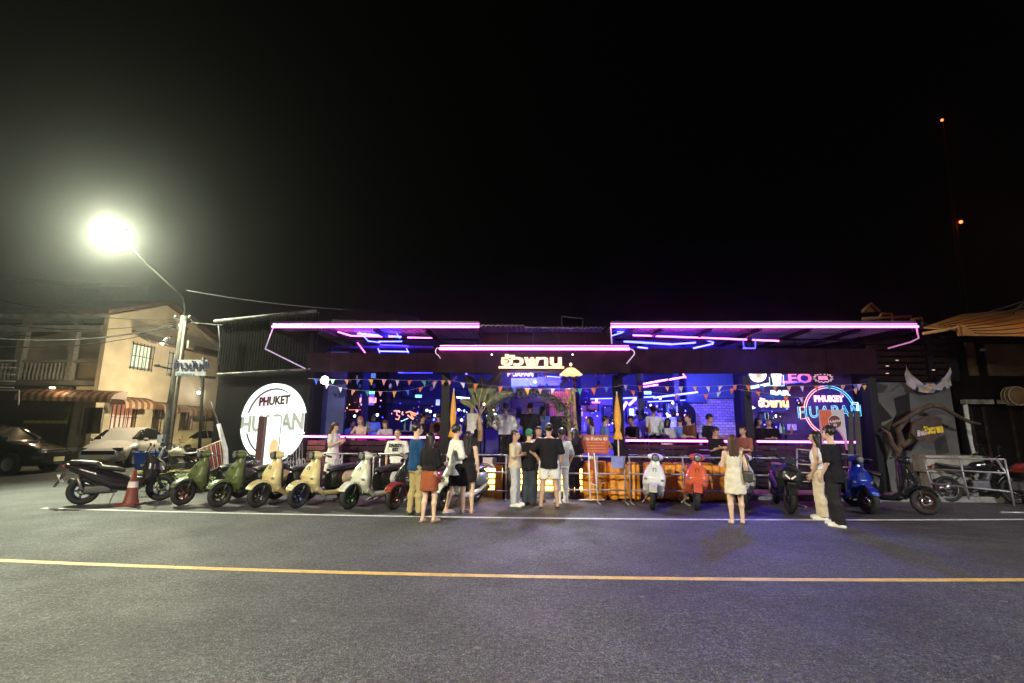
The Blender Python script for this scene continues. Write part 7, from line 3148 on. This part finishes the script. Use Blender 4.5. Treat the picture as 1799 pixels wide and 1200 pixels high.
def hair_sdf(kind):
    if kind == 'short':
        def f(P):
            x, y, z = P
            d = elld(P, (0, .014, .045), (.088, .104, .095))
            d = d + .004 * np.sin(60 * x) * np.sin(55 * y + 30 * z)
            cut = np.maximum(-(y + .048), -(z - .052) * 1.0)      # open face
            face = np.minimum(y + .045, z - .062)
            d = np.maximum(d, -np.maximum(y + .035, z - .058) * 1.0)if False else np.maximum(d, np.minimum(-(y + .030), .060 - z))
            return np.maximum(d, -.035 - z)
        return f, (-.11, -.12, -.06), (.11, .14, .16)
    if kind == 'curly':
        def f(P):
            x, y, z = P
            d = elld(P, (0, .014, .055), (.098, .110, .105))
            d = d + .010 * np.sin(75 * x) * np.sin(70 * y) * np.sin(72 * z)
            d = np.maximum(d, np.minimum(-(y + .030), .060 - z))
            return np.maximum(d, -.045 - z)
        return f, (-.12, -.13, -.06), (.12, .15, .19)
    if kind == 'buzz':
        def f(P):
            d = elld(P, (0, .010, .034), (.080, .098, .094))
            d = np.maximum(d, np.minimum(-(P[1] + .045), .075 - P[2]))
            return np.maximum(d, -.03 - P[2])
        return f, (-.10, -.12, -.05), (.10, .13, .14)
    ln = {'long': -.36, 'mid': -.20, 'vlong': -.44}[kind]

    def f(P):
        x, y, z = P
        d = elld(P, (0, .014, .045), (.090, .106, .093))
        fall = loft((x, y, z), [(ln, 0, .075, .060, .025), (ln + .08, 0, .078, .100, .040), (-.12, 0, .065, .105, .052), (0, 0, .035, .096, .085), (.06, 0, .02, .088, .09)], 2.2)
        d = smin(d, fall, .03) + .003 * np.sin(95 * x + 8 * z)
        d = np.maximum(d, np.minimum(-(y + .022), .058 - z))
        side = np.maximum(abs(x) - .070, -(y - .02) * -1 - .09)
        return d
    return f, (-.13, -.12, ln - .03), (.13, .16, .16)


HEAD = head_mesh(False)
HAIRV = {}
for k in ('short', 'curly', 'buzz', 'long', 'mid', 'vlong'):
    f, lo, hi = hair_sdf(k)
    HAIRV[k] = sdf_vf(f, lo, hi, .0085)


def hand_vf():
    def f(P):
        d = smin(cone(P, (0, 0, .02), (0, 0, -.03), .024, .026), elld(P, (0, 0, -.055), (.017, .040, .045)), .02)
        for y, l_, r in ((-.030, .070, .0085), (-.010, .082, .0090), (.011, .076, .0088), (.030, .058, .0078)):
            a, m_, e = (.0, y * .9, -.085), (-.010, y * 1.05, -.085 - l_ * .5), (-.035, y * 1.05, -.085 - l_ * .85)
            d = np.minimum(d, np.minimum(cone(P, a, m_, r, r * .95), cone(P, m_, e, r * .95, r * .8)))
        d = smin(d, cone(P, (-.005, -.030, -.035), (-.022, -.060, -.078), .012, .0095), .01)
        return smin(d, cone(P, (-.022, -.060, -.078), (-.035, -.058, -.105), .0095, .008), .004)
    return sdf_vf(f, (-.06, -.08, -.18), (.04, .06, .05), .0065)


HAND = hand_vf()


def addvf(mb, VQ, Mx, m):
    V, Q = VQ
    A = np.array(Mx.to_3x3())
    W_ = V @ A.T + np.array(Mx.translation)
    k = len(mb.v)
    mb.v.extend(map(tuple, W_.tolist()))
    q = Q + k
    if Mx.to_3x3().determinant() < 0:
        q = q[:, ::-1]
    mb.f.extend(map(tuple, q.tolist()))
    i = mb.mi(m)
    mb.m.extend([i] * len(q))
    mb.sm.extend([True] * len(q))


ARMS = {  # elbow, wrist offsets from the shoulder (x outward, y front = -)
    'down': ((.05, .02, -.28), (.07, -.05, -.52)),
    'slack': ((.08, .03, -.27), (.05, -.09, -.49)),
    'phone': ((.05, -.02, -.27), (-.05, -.24, -.16)),
    'cross': ((.06, -.05, -.26), (-.20, -.20, -.20)),
    'lean': ((.05, -.22, -.20), (-.14, -.32, -.23)),
    'hip': ((.17, .04, -.22), (.03, -.03, -.38)),
    'reach': ((.06, -.16, -.22), (.08, -.38, -.32)),
    'up': ((.06, -.12, -.18), (-.04, -.22, .06)),
    'fore': ((.05, -.04, -.27), (.02, -.27, -.26)),
    'high': ((.10, -.10, .18), (.06, -.14, .42)),
}


def person(lab, loc, ang, H=1.70, fem=False, hair='short', hairm=None, skin=None, top=('tee', None), bot=('trousers', None), shoes=('sneaker', None),
           arms=('down', 'down'), stance=(.09, .0, .0), lean=0.0, seat=None, head=(0, 0), build=1.0, extra=None, hres=.017):
    """stance: half width, stride, -; arms: (left = +x, right = -x)"""
    hairm, skin = hairm or HAIR, skin or SKIN
    k = H / 1.70
    t = thing('person', lab, 'person', loc, radians(ang), None)
    bw = build
    hz_ = .90 if seat is None else seat / k + .09
    # legs
    J = {}
    for s_ in (-1, 1):
        hip = Vector((s_ * .088, 0, hz_))
        if seat is None:
            an = Vector((s_ * stance[0], stance[1] * s_, .075))
            kn = (hip + an) / 2 + Vector((s_ * .005, -.025 - abs(stance[1]) * .15, .0))
        else:
            kn = Vector((s_ * .13, -.42, hz_ - .03))
            an = Vector((s_ * .12, -.38, hz_ - .45))
        J['leg%d' % s_] = (hip, kn, an)
    L_ = radians(lean)
    piv = Vector((0, 0, hz_ + .02))
    Rl = Matrix.Rotation(L_, 3, 'X')         # leaning towards -Y for positive lean

    def up(p):
        p = Vector(p) + Vector((0, 0, hz_ - .90))
        return piv + Rl @ (p - piv)

    def inv(P):
        x, y, z = P
        if lean == 0:
            return (x, y, z - (hz_ - .90))
        c, s = cos(L_), sin(L_)
        yy, zz = y - piv.y, z - piv.z
        return (x + 0 * y + 0 * z, piv.y + c * yy + s * zz + 0 * x, piv.z - s * yy + c * zz - (hz_ - .90) + 0 * x)
    shx = (.158 if fem else .180) * (1 + (bw - 1) * .6)
    sh = {s_: up((s_ * shx, .005, 1.375)) for s_ in (-1, 1)}
    for s_, a in ((1, arms[0]), (-1, arms[1])):
        e, w_ = ARMS[a]
        J['arm%d' % s_] = (sh[s_], sh[s_] + Vector((s_ * e[0], e[1], e[2])), sh[s_] + Vector((s_ * w_[0], w_[1], w_[2])))
    if fem:
        TK = [(.80, 0, .01, .150, .100), (.90, 0, .012, .168, .118), (.98, 0, .008, .150, .105), (1.08, 0, 0, .118, .085), (1.20, 0, -.008, .138, .105), (1.30, 0, -.004, .142, .098), (1.38, 0, .01, .125, .070), (1.43, 0, .015, .06, .055)]
    else:
        TK = [(.80, 0, .01, .140, .100), (.90, 0, .01, .155, .112), (1.02, 0, .004, .142, .102), (1.12, 0, 0, .148, .100), (1.25, 0, 0, .168, .110), (1.35, 0, .004, .168, .100), (1.41, 0, .012, .135, .075), (1.45, 0, .015, .065, .058)]
    TK = [(a, b_, c, d * bw, e * bw) for a, b_, c, d, e in TK]

    def torso(P, inf=0.0):
        K = [(a, b_, c, d + inf, e + inf) for a, b_, c, d, e in TK]
        return loft(inv(P), K, 2.25)

    def arm(P, s_, inf=0.0, f=1.0, lo=0.0):
        a, e, w_ = J['arm%d' % s_]
        d = cone(P, a, e if f >= 1 else a.lerp(e, f * 1.0), .050 * bw + inf, (.040 * bw if f >= 1 else .046 * bw) + inf * 1.1)
        if f > 1:
            g_ = f - 1
            d = smin(d, cone(P, e, e.lerp(w_, g_), .038 * bw + inf, .038 + (.026 - .038) * g_ + inf), .02)
        return d

    def leg(P, s_, inf=0.0, hem=None, infh=None):
        hp, kn, an = J['leg%d' % s_]
        ih = inf if infh is None else infh
        d = cone(P, hp, kn, (.086 if fem else .082) * bw + inf, .053 * bw + (inf + ih) / 2)
        calf = kn.lerp(an, .30) + Vector((0, .012, 0))
        d = smin(d, cone(P, kn, calf, .050 * bw + (inf + ih) / 2, .050 * bw + ih), .02)
        return smin(d, cone(P, calf, an, .050 * bw + ih, .034 + ih), .03)

    def bodyf(P):
        d = torso(P)
        for s_ in (-1, 1):
            d = smin(d, arm(P, s_, 0, 2.0), .035)
            d = smin(d, leg(P, s_), .03)
            if True:
                an = J['leg%d' % s_][2]
                fy = -.14
                d = smin(d, cone(P, an - Vector((0, -.02, .03)), an + Vector((s_ * .015, fy, -.048)), .036, .026), .02)
        nk0, nk1 = up((0, .015, 1.40)), up((0, .0, 1.50))
        return smin(d, cone(P, nk0, nk1, .055, .050), .03)
    pts = [J[q][i] for q in J for i in range(3)] + [up((0, 0, 1.5))]
    lo = [min(p[i] for p in pts) - (.22 if i < 2 else .10) for i in range(3)]
    hi = [max(p[i] for p in pts) + (.22 if i < 2 else .04) for i in range(3)]
    lo[2] = max(lo[2], 0.0) if seat is None else lo[2]
    S_ = Matrix.Scale(k, 4)
    mb = MB()
    addvf(mb, sdf_vf(bodyf, lo, hi, hres), S_, skin)
    hc = up((0, -.005, 1.605))
    Mh = Matrix.Translation(hc * k) @ S_ @ (Rl.to_4x4() if lean < 25 else Matrix.Rotation(L_ * .3, 4, 'X')) @ Matrix.Rotation(radians(head[0]), 4, 'Z') @ Matrix.Rotation(radians(head[1]), 4, 'X')
    addvf(mb, HEAD, Mh, skin)
    for s_ in (-1, 1):
        a, e, w_ = J['arm%d' % s_]
        z_ = (e - w_).normalized()
        x_ = Vector((s_, 0, 0)) - z_ * z_.x * s_
        if x_.length < .1:
            x_ = Vector((0, 0, 1))
        x_.normalize()
        y_ = z_.cross(x_)
        Mr = Matrix((x_, y_ , z_)).transposed().to_4x4()
        Mr.translation = w_ * k
        addvf(mb, HAND, Mr @ S_, skin)
    mb.build('body', t)
    # face
    fb = MB()
    for s_ in (-1, 1):
        c = Mh @ Vector((s_ * .030, -.0875, .018))
        fb.ell(c, (.010, .006, .006), BLACK, 8, 5)
    fb.ell(Mh @ Vector((0, -.099, -.052)), (.019, .006, .006), mat('lips', (.35, .09, .07), .5), 8, 5)
    stuff(fb.build('facial_features', t))
    # hair
    if hair:
        hb = MB()
        addvf(hb, HAIRV[hair], Mh, hairm)
        hb.build('hair', t)
    wr = lambda P, a=.004: a * np.sin(P[0] * 38 + P[2] * 23) * np.sin(P[2] * 31 + P[1] * 40)

    def piece(name, f, m, r=None, l=None, h_=None):
        cb = MB()
        addvf(cb, sdf_vf(f, l or lo, r or hi, hres), S_, m)
        return cb.build(name, t)
    # tops
    kind, tm = top[0], top[1]
    hem = top[2] if len(top) > 2 else .86
    if kind:
        sl = {'tee': .85, 'tank': 0, 'long': 1.95, 'shirt': .95, 'polo': .8, 'dress': 0, 'teedress': .6, 'off': 1.35}[kind]
        loose = {'tee': .022, 'tank': .012, 'long': .024, 'shirt': .030, 'polo': .020, 'dress': .014, 'teedress': .02, 'off': .028}[kind]
        flare = top[3] if len(top) > 3 else 0.0

        def tf(P):
            x, y, z = inv(P)
            K = [(a, b_, c, d + loose, e + loose) for a, b_, c, d, e in TK if a > .86]
            hw0, hd0 = (.168 if fem else .155) * bw + loose, .125 * bw + loose
            K = [(hem, 0, .008, hw0 + flare, hd0 + flare * .7), ] + ([(.90, 0, .01, hw0, hd0)] if hem < .88 else []) + [q for q in K if q[0] > max(hem, .9) + .02]
            if not hasattr(x, 'shape'):
                pass
            d = loft((x, y, z), K, 2.3)
            if kind in ('dress', 'tank'):
                d = np.maximum(d, z - (1.33 if kind == 'dress' else 1.40))
                if kind == 'tank':
                    d = np.maximum(d, -(abs(x) * -1 + .12) * 1.0 if False else d)
            for s_ in (-1, 1):
                if sl:
                    d = smin(d, arm(P, s_, loose * .9, sl if sl < 1 else sl), .03)
            d = np.maximum(d, z - 1.425)
            return d + wr(P)
        piece('dress' if 'dress' in kind else 'shirt' if kind in ('shirt', 'polo') else 'top', tf, tm)
    # bottoms
    kind = bot[0]
    if kind:
        bm2 = bot[1]
        hz2 = bot[2] if len(bot) > 2 else None

        def bf(P):
            x, y, z = P
            K = [(a, b_, c, d + .008, e + .008) for a, b_, c, d, e in TK if a < 1.03]
            d = loft(inv(P), K, 2.3)
            if kind == 'skirt':
                h0 = hz2 or .55
                K = [(h0, 0, .0, .20 * bw, .16 * bw), (.90, 0, .01, .178 * bw, .130 * bw), (1.02, 0, .005, .140 * bw, .105 * bw), (1.06, 0, .0, .125 * bw, .095 * bw)]
                return loft(inv(P), K, 2.2) + wr(P, .003)
            for s_ in (-1, 1):
                inf, ih = {'trousers': (.012, .022), 'wide': (.020, .050), 'slim': (.006, .006), 'shorts': (.035, .05), 'jeans': (.012, .035)}[kind]
                d = smin(d, leg(P, s_, inf, infh=ih), .02)
            cutz = {'shorts': hz2 or .58}.get(kind, .055 if seat is None else -9)
            if seat is None:
                d = np.maximum(d, cutz - z)
            return d + wr(P, .005)
        piece({'skirt': 'skirt', 'shorts': 'shorts', 'jeans': 'jeans'}.get(kind, 'trousers'), bf, bm2, r=[hi[0], hi[1], hz_ + .20])
    # shoes
    if shoes[0] and seat is None:
        for s_ in (-1, 1):
            an = J['leg%d' % s_][2]
            cb = MB()
            if shoes[0] == 'sandal':
                sdf_ = lambda P: np.maximum(boxd(P, (an.x + s_ * .006, an.y - .055, .010), (.044, .130, .013), .012), -P[2])
                V = sdf_vf(sdf_, (an.x - .08, an.y - .24, -.01), (an.x + .08, an.y + .12, .04), .010)
            else:
                def sdf_(P):
                    d = smin(elld(P, (an.x + s_ * .008, an.y - .075, .040), (.050, .130, .045)), elld(P, (an.x, an.y + .01, .055), (.043, .062, .060)), .03)
                    d = smin(d, boxd(P, (an.x + s_ * .006, an.y - .055, .016), (.048, .140, .018), .015), .01)
                    return np.maximum(d, -P[2])
                V = sdf_vf(sdf_, (an.x - .09, an.y - .26, -.01), (an.x + .09, an.y + .13, .14), .011)
            addvf(cb, V, S_, shoes[1])
            cb.build('shoe' if shoes[0] != 'sandal' else 'sandal', t)
    t['_k'] = k
    J['head'] = Mh
    J['k'] = k
    J['up'] = up
    del t['_k']
    return t, J


def cl(n, c, r=.8):
    return mat('cloth_' + n, c, r, noise=.10, nscale=12, spec=.08, bump=.25, bscale=9)


BLK = cl('black', (.014, .013, .015))
WHC = cl('white', (.72, .70, .66))
KHK = cl('khaki', (.36, .29, .14))
NVY = cl('navy_blue', (.014, .055, .15))
ORS = cl('rust_orange', (.26, .075, .035))
BEI = cl('beige', (.58, .48, .33))
BRN = cl('brown', (.12, .05, .035))
DEN = cl('dark_denim', (.045, .055, .075))
PNT = cl('pale_trousers', (.45, .45, .46))
GRN = cl('green_knit', (.04, .20, .11))
SHW = mat('shoe_white', (.70, .68, .64), .5)
SHB = mat('shoe_black', (.02, .02, .02), .5)
SND = mat('sandal_tan', (.30, .20, .12), .6)


def G_(px, py):
    return ground(px, py)


def F_(px, Y, z=.11):
    return Vector((at(px, 760, Y).x, Y, z))


# --- in front of the bar
PH1 = person('woman in a white dress looking at her phone by the left counter', F_(588, 12.75), 75, 1.62, True, 'long', HAIRB, SKINP, ('teedress', WHC, .42, .04), (None,), ('sandal', SND), ('phone', 'phone'), head=(0, 18))
t, J = person('man with shaved head and a printed white T-shirt behind the parked scooters', F_(699, 11.95, 0), 0, 1.58, False, 'buzz', mat('buzz_hair', (.06, .04, .03), .8), SKIN, ('tee', WHC), ('shorts', BLK), ('sneaker', SHB), ('slack', 'slack'), build=1.12)
b = MB()
b.text('DUSSY', .105, (0, -.158, 1.185), cl('print_black', (.03, .03, .035)), off=.006, ext=.004)
b.text('KIT', .10, (0, -.160, 1.09), cl('print_black', (.03, .03, .035)), off=.006, ext=.004)
b.build('shirt_print', t)
person('man in a blue shirt and khaki trousers standing by the white line, facing right', G_(727, 906), 125, 1.70, False, 'short', HAIR, SKINP, ('tee', NVY, .84), ('trousers', KHK), ('sneaker', SHB), ('fore', 'fore'), stance=(.07, .06, 0))
person('woman in black top and rust orange skirt, long black hair, nearest the road', G_(752, 917), 150, 1.53, True, 'vlong', HAIR, SKINP, ('off', BLK, 1.00), ('skirt', ORS, .60), ('sandal', SND), ('phone', 'fore'), stance=(.10, .05, 0))
person('young man in a long white shirt and black shorts walking to the right', G_(799, 901), 118, 1.67, False, 'curly', HAIR, SKINP, ('shirt', WHC, .74), ('shorts', BLK, .52), ('sandal', mat('sandal_pale', (.5, .45, .4), .6)), ('slack', 'fore'), stance=(.05, .17, 0))
person('woman in a short black sleeveless dress with long dark hair, seen from behind', G_(820, 902), 178, 1.55, True, 'vlong', HAIR, SKINP, ('tank', BLK, .66, .015), (None,), ('sandal', SND), ('slack', 'down'), stance=(.10, .0, 0))
t, J = person('man in a beige shirt and brown vest with arms folded at the entrance', G_(905, 889), 70, 1.58, False, 'short', HAIR, SKIN, ('tee', BEI), ('jeans', PNT), ('sneaker', SHW), ('cross', 'cross'), build=1.02)
person('person in a green knit cap, black jacket and wide dark jeans', G_(930, 888), 152, 1.60, False, 'short', GRN, SKINP, ('long', BLK, .80), ('wide', DEN), ('sneaker', SHB), ('phone', 'cross'), build=1.06)
person('sturdy man in a black T-shirt and white shorts, seen from behind at the entrance', G_(965, 892), 178, 1.72, False, 'short', HAIR, SKIN, ('tee', BLK, .80), ('shorts', WHC, .58), ('sandal', SHB), ('hip', 'slack'), stance=(.17, .03, 0), build=1.15)
person('man with white sleeves and pale trousers half hidden behind the black T-shirt', G_(988, 884), 200, 1.62, False, 'short', HAIR, SKIN, ('tee', cl('pale_sleeve', (.5, .5, .48))), ('trousers', WHC), ('sneaker', SHW), ('phone', 'slack'))
person('woman in a patterned blouse facing the road among the entrance group', F_(946, 11.6, 0), 5, 1.66, True, 'mid', HAIR, SKIN, ('tee', mat('patterned_cloth', (.45, .28, .28), .7, noise=.8, nscale=14)), ('slim', BLK), ('sneaker', SHB), ('phone', 'slack'), build=1.05)
person('woman in dark clothes with a ponytail standing by the rust orange board', F_(1008, 12.1, 0), 215, 1.62, True, 'long', HAIR, SKIN, ('tee', BLK), ('trousers', cl('dark_trousers', (.03, .026, .03))), ('sneaker', SHB), ('fore', 'slack'))
t, J = person('woman in a short pale dress with brown hair standing on the road at the right', G_(1296, 921), 176, 1.53, True, 'long', HAIRB, SKINP, ('dress', cl('pale_dress', (.66, .60, .48)), .58, .02), (None,), (None,), ('fore', 'slack'), stance=(.11, .02, 0))
t2 = thing('shoulder_bag', 'dark leather bag hanging at the hip of the woman in the pale dress', 'bag', t.location + Vector((.17, -.10, .83)), radians(10))
b = MB()
sdf(b, lambda P: boxd(P, (0, 0, 0), (.06, .13, .10), .04), (-.1, -.18, -.14), (.1, .18, .14), .012, mat('bag_leather', (.05, .045, .04), .35))
b.build('bag_body', t2)
b = MB()
b.tube([(0, -.10, .08), (-.01, -.07, .28), (-.03, 0, .44), (-.01, .07, .28), (0, .10, .08)], .008, mat('bag_leather', (.05, .045, .04), .35), 5)
b.build('strap', t2)
person('man in black leaning against the middle counter with folded arms', F_(1257, 12.95), 25, 1.56, False, 'curly', HAIR, SKIN, ('tee', BLK), ('trousers', BLK), ('sneaker', SHB), ('cross', 'cross'), build=1.1, head=(0, 15))
person('man in a reddish brown shirt behind the woman in the pale dress', F_(1305, 12.7), -60, 1.60, False, 'short', HAIR, SKIN, ('tee', cl('brick_red', (.28, .10, .07))), ('trousers', BLK), ('sneaker', SHB), ('fore', 'slack'))
person('woman in a white top and beige wide trousers behind the man in black', G_(1446, 913), -130, 1.60, True, 'long', HAIR, SKIN, ('tank', WHC, .98), ('wide', BEI), ('sneaker', SHW), ('slack', 'slack'), stance=(.06, .03, 0))
person('young man in oversize black shirt, black trousers and white sneakers at the right', G_(1474, 925), -145, 1.68, False, 'curly', HAIR, SKINP, ('tee', BLK, .76), ('wide', cl('black_trousers', (.022, .020, .022))), ('sneaker', SHW), ('slack', 'reach'), stance=(.09, .07, 0), build=1.08)

# --- inside the bar
LB = cl('light_blue_white', (.62, .62, .68))
person('woman with light brown hair leaning on the left counter, left of the pair', F_(636, 13.98, ZF), 0, 1.60, True, 'mid', HAIRO, SKINP, ('tank', cl('peach_top', (.7, .5, .42))), ('slim', BLK), (None,), ('lean', 'lean'), lean=20, seat=.52)
person('woman in a pale sweater leaning on the left counter, right of the pair', F_(679, 13.98, ZF), 5, 1.56, True, 'mid', HAIRB, SKINP, ('long', cl('lilac_sweater', (.5, .42, .52))), ('slim', BLK), (None,), ('lean', 'lean'), lean=24, seat=.46)
person('man in dark clothes sitting at the right end of the left room', F_(742, 14.3, ZF), 120, 1.70, False, 'short', HAIR, SKIN, ('long', BLK), ('slim', BLK), (None,), ('fore', 'fore'), seat=.55)
person('person in a blue shirt bent over a table in the left room', F_(612, 15.2, ZF), 60, 1.66, False, 'short', HAIR, SKIN, ('tee', cl('mid_blue', (.12, .2, .5))), ('slim', BLK), (None,), ('fore', 'fore'), seat=.40, lean=15, hres=.022)
person('man in a white T-shirt standing inside beside the banana plant', F_(829, 14.6, ZF), 150, 1.76, False, 'short', HAIR, SKIN, ('tee', WHC), ('shorts', BLK), ('sneaker', SHB), ('slack', 'hip'), hres=.02)
person('dark silhouette with pale sleeves under the left side of the branch arch', F_(888, 14.1, ZF), 175, 1.72, False, 'short', HAIR, SKIN, ('long', LB), ('wide', BLK), ('sneaker', SHB), ('hip', 'slack'), build=1.15, hres=.02)
t, J = person('dark silhouette with a pale stripe on the back under the middle of the branch arch', F_(931, 14.2, ZF), 165, 1.74, False, 'short', HAIR, SKIN, ('tee', BLK), ('wide', BLK), ('sneaker', SHB), ('fore', 'slack'), build=1.15, hres=.02)
person('person with long hair inside, right of the two silhouettes', F_(953, 14.9, ZF), 180, 1.68, True, 'vlong', HAIR, SKIN, ('tee', cl('mid_blue', (.12, .2, .5))), ('slim', BLK), ('sneaker', SHB), ('slack', 'slack'), hres=.022)
person('man in black bending forward under the right side of the branch arch', F_(980, 13.9, ZF), 160, 1.66, False, 'short', HAIR, SKIN, ('long', BLK), ('wide', BLK), ('sneaker', SHB), ('fore', 'slack'), lean=10, hres=.02)
person('person standing behind the branch arch in pale clothes', F_(912, 15.3, ZF), 160, 1.66, True, 'mid', HAIR, SKIN, ('tee', LB), ('slim', BLK), ('sneaker', SHB), ('slack', 'slack'), hres=.022)
crowd = [
    (1113, 13.95, .50, 'short', BLK, -60, 'young man in dark shirt sitting at the left end of the middle counter'),
    (1150, 14.9, None, 'curly', LB, 170, 'man with curly hair in a white T-shirt standing above the seated guests'),
    (1122, 15.3, .72, 'short', LB, 150, 'person in pale clothes behind the man at the left end of the middle counter'),
    (1136, 15.6, .70, 'mid', cl('mid_blue', (.12, .2, .5)), 120, 'woman in blue between the seated guests of the dance floor'),
    (1162, 15.9, .80, 'short', LB, 200, 'person in white just right of the man with curly hair'),
    (1185, 15.6, .85, 'mid', LB, 210, 'dark haired woman with glowing screen by the bottle shelf'),
    (1172, 14.6, .50, 'mid', LB, 140, 'woman in pale blue sitting in the middle of the counter'),
    (1214, 13.95, .55, 'short', BRN, -70, 'man in a plum shirt sitting at the right of the middle counter'),
    (1244, 14.3, .55, 'curly', BLK, 40, 'person with big dark hair sitting before the brick wall'),
    (1060, 14.6, .50, 'short', cl('mid_blue', (.12, .2, .5)), 100, 'person in blue sitting behind the rust orange board'),
    (1040, 14.9, .52, 'mid', LB, -80, 'person in pale clothes sitting left of the right entrance pillar'),
    (1196, 15.0, .50, 'short', cl('mid_blue', (.12, .2, .5)), 170, 'person in dark blue bending over the tables near the arched doorway'),
    (1330, 14.2, .52, 'mid', BLK, 30, 'person in black sitting at the left end of the right room'),
    (1352, 14.5, .48, 'short', BLK, -30, 'dark figure with folded arms in the right room below the phone'),
    (596, 15.6, .60, 'short', BLK, 90, 'dark figure at the left end of the left room'),
    (655, 15.8, .62, 'mid', cl('mid_blue', (.12, .2, .5)), 180, 'person in blue far back between the two leaning women'),
    (770, 15.4, .60, 'short', BRN, 200, 'person in brown sitting by the left entrance pillar inside'),
]
for px, Y, se, hr, tm, an, lb in crowd:
    fe = hr in ('mid', 'long')
    person(lb, F_(px, Y, ZF), an, 1.70 if not fe else 1.62, fe, hr, HAIR, SKIN, ('tee', tm), ('slim', BLK), (None,), ('fore', 'slack'), seat=se, hres=.022, lean=6 if se else 0)

# tables inside
TB = mat('table_top', (.20, .16, .15), .4)
for px, Y, lb in ((1090, 15.0, 'round table in the bar left of the dance floor guests'), (1150, 14.3, 'round table right behind the middle counter'), (1225, 14.9, 'round table in front of the brick wall'),
                  (640, 14.9, 'round table behind the two leaning women'), (720, 15.2, 'round table at the right of the left room'), (1380, 14.8, 'round table in the right room'), (1035, 15.6, 'round table behind the rust orange board')):
    t = thing('bar_table', lb, 'table', F_(px, Y, ZF), 0, 'bar tables')
    b = MB()
    b.lathe([(0, .92), (.32, .92), (.32, .95), (0, .95)], (0, 0, 0), TB, 20)
    b.build('table_top', t)
    b = MB()
    b.lathe([(.0, 0), (.22, 0), (.22, .03), (.035, .05), (.035, .915)], (0, 0, 0), BLACK, 12)
    b.build('pedestal', t)
    for q in range(3):
        a = 2.1 * q + px
        bt = link('bottle', BM[q % 3], None, loc=F_(px, Y, ZF) + Vector((.17 * cos(a), .17 * sin(a), .951)))
        tag(bt, 'bottle standing on the %s' % lb, 'bottle', 'bottles on the bar tables')
for px, Y, lb in ((1225, 13.5, 'white plate on the middle counter, right end'), (1120, 13.5, 'white plate on the middle counter, left end')):
    b = MB()
    b.lathe([(0, .01), (.06, .01), (.11, .03), (.115, .03), (.06, 0), (0, 0)], (0, 0, 0), WHITEP, 18)
    tag(b.build('plate', None, loc=(X(px, Y), Y, ZC - .10)), lb, 'plate')


def in_hand(t, J, s_, lab):
    """a phone lying in the palm of one hand"""
    a, e, w_ = J['arm%d' % s_]
    d_ = (w_ - e).normalized()
    p = (w_ + d_ * .10 + Vector((0, -.01, .03))) * J['k']
    q = Matrix.Rotation(t.rotation_euler.z, 4, 'Z') @ p + t.location
    ph = thing('phone', lab, 'phone', q, t.rotation_euler.z)
    b = MB()
    b.box((0, 0, 0), (.075, .012, .15), BLACK, rx=-.5)
    b.build('case', ph)
    b = MB()
    b.box((0, .0045, .0082), (.066, .003, .138), glow('phone_screen', (.7, .8, 1.0), 1.2), rx=-.5)
    b.build('screen', ph)
    return ph


in_hand(PH1[0], PH1[1], 1, 'phone in the hand of the woman in the white dress')
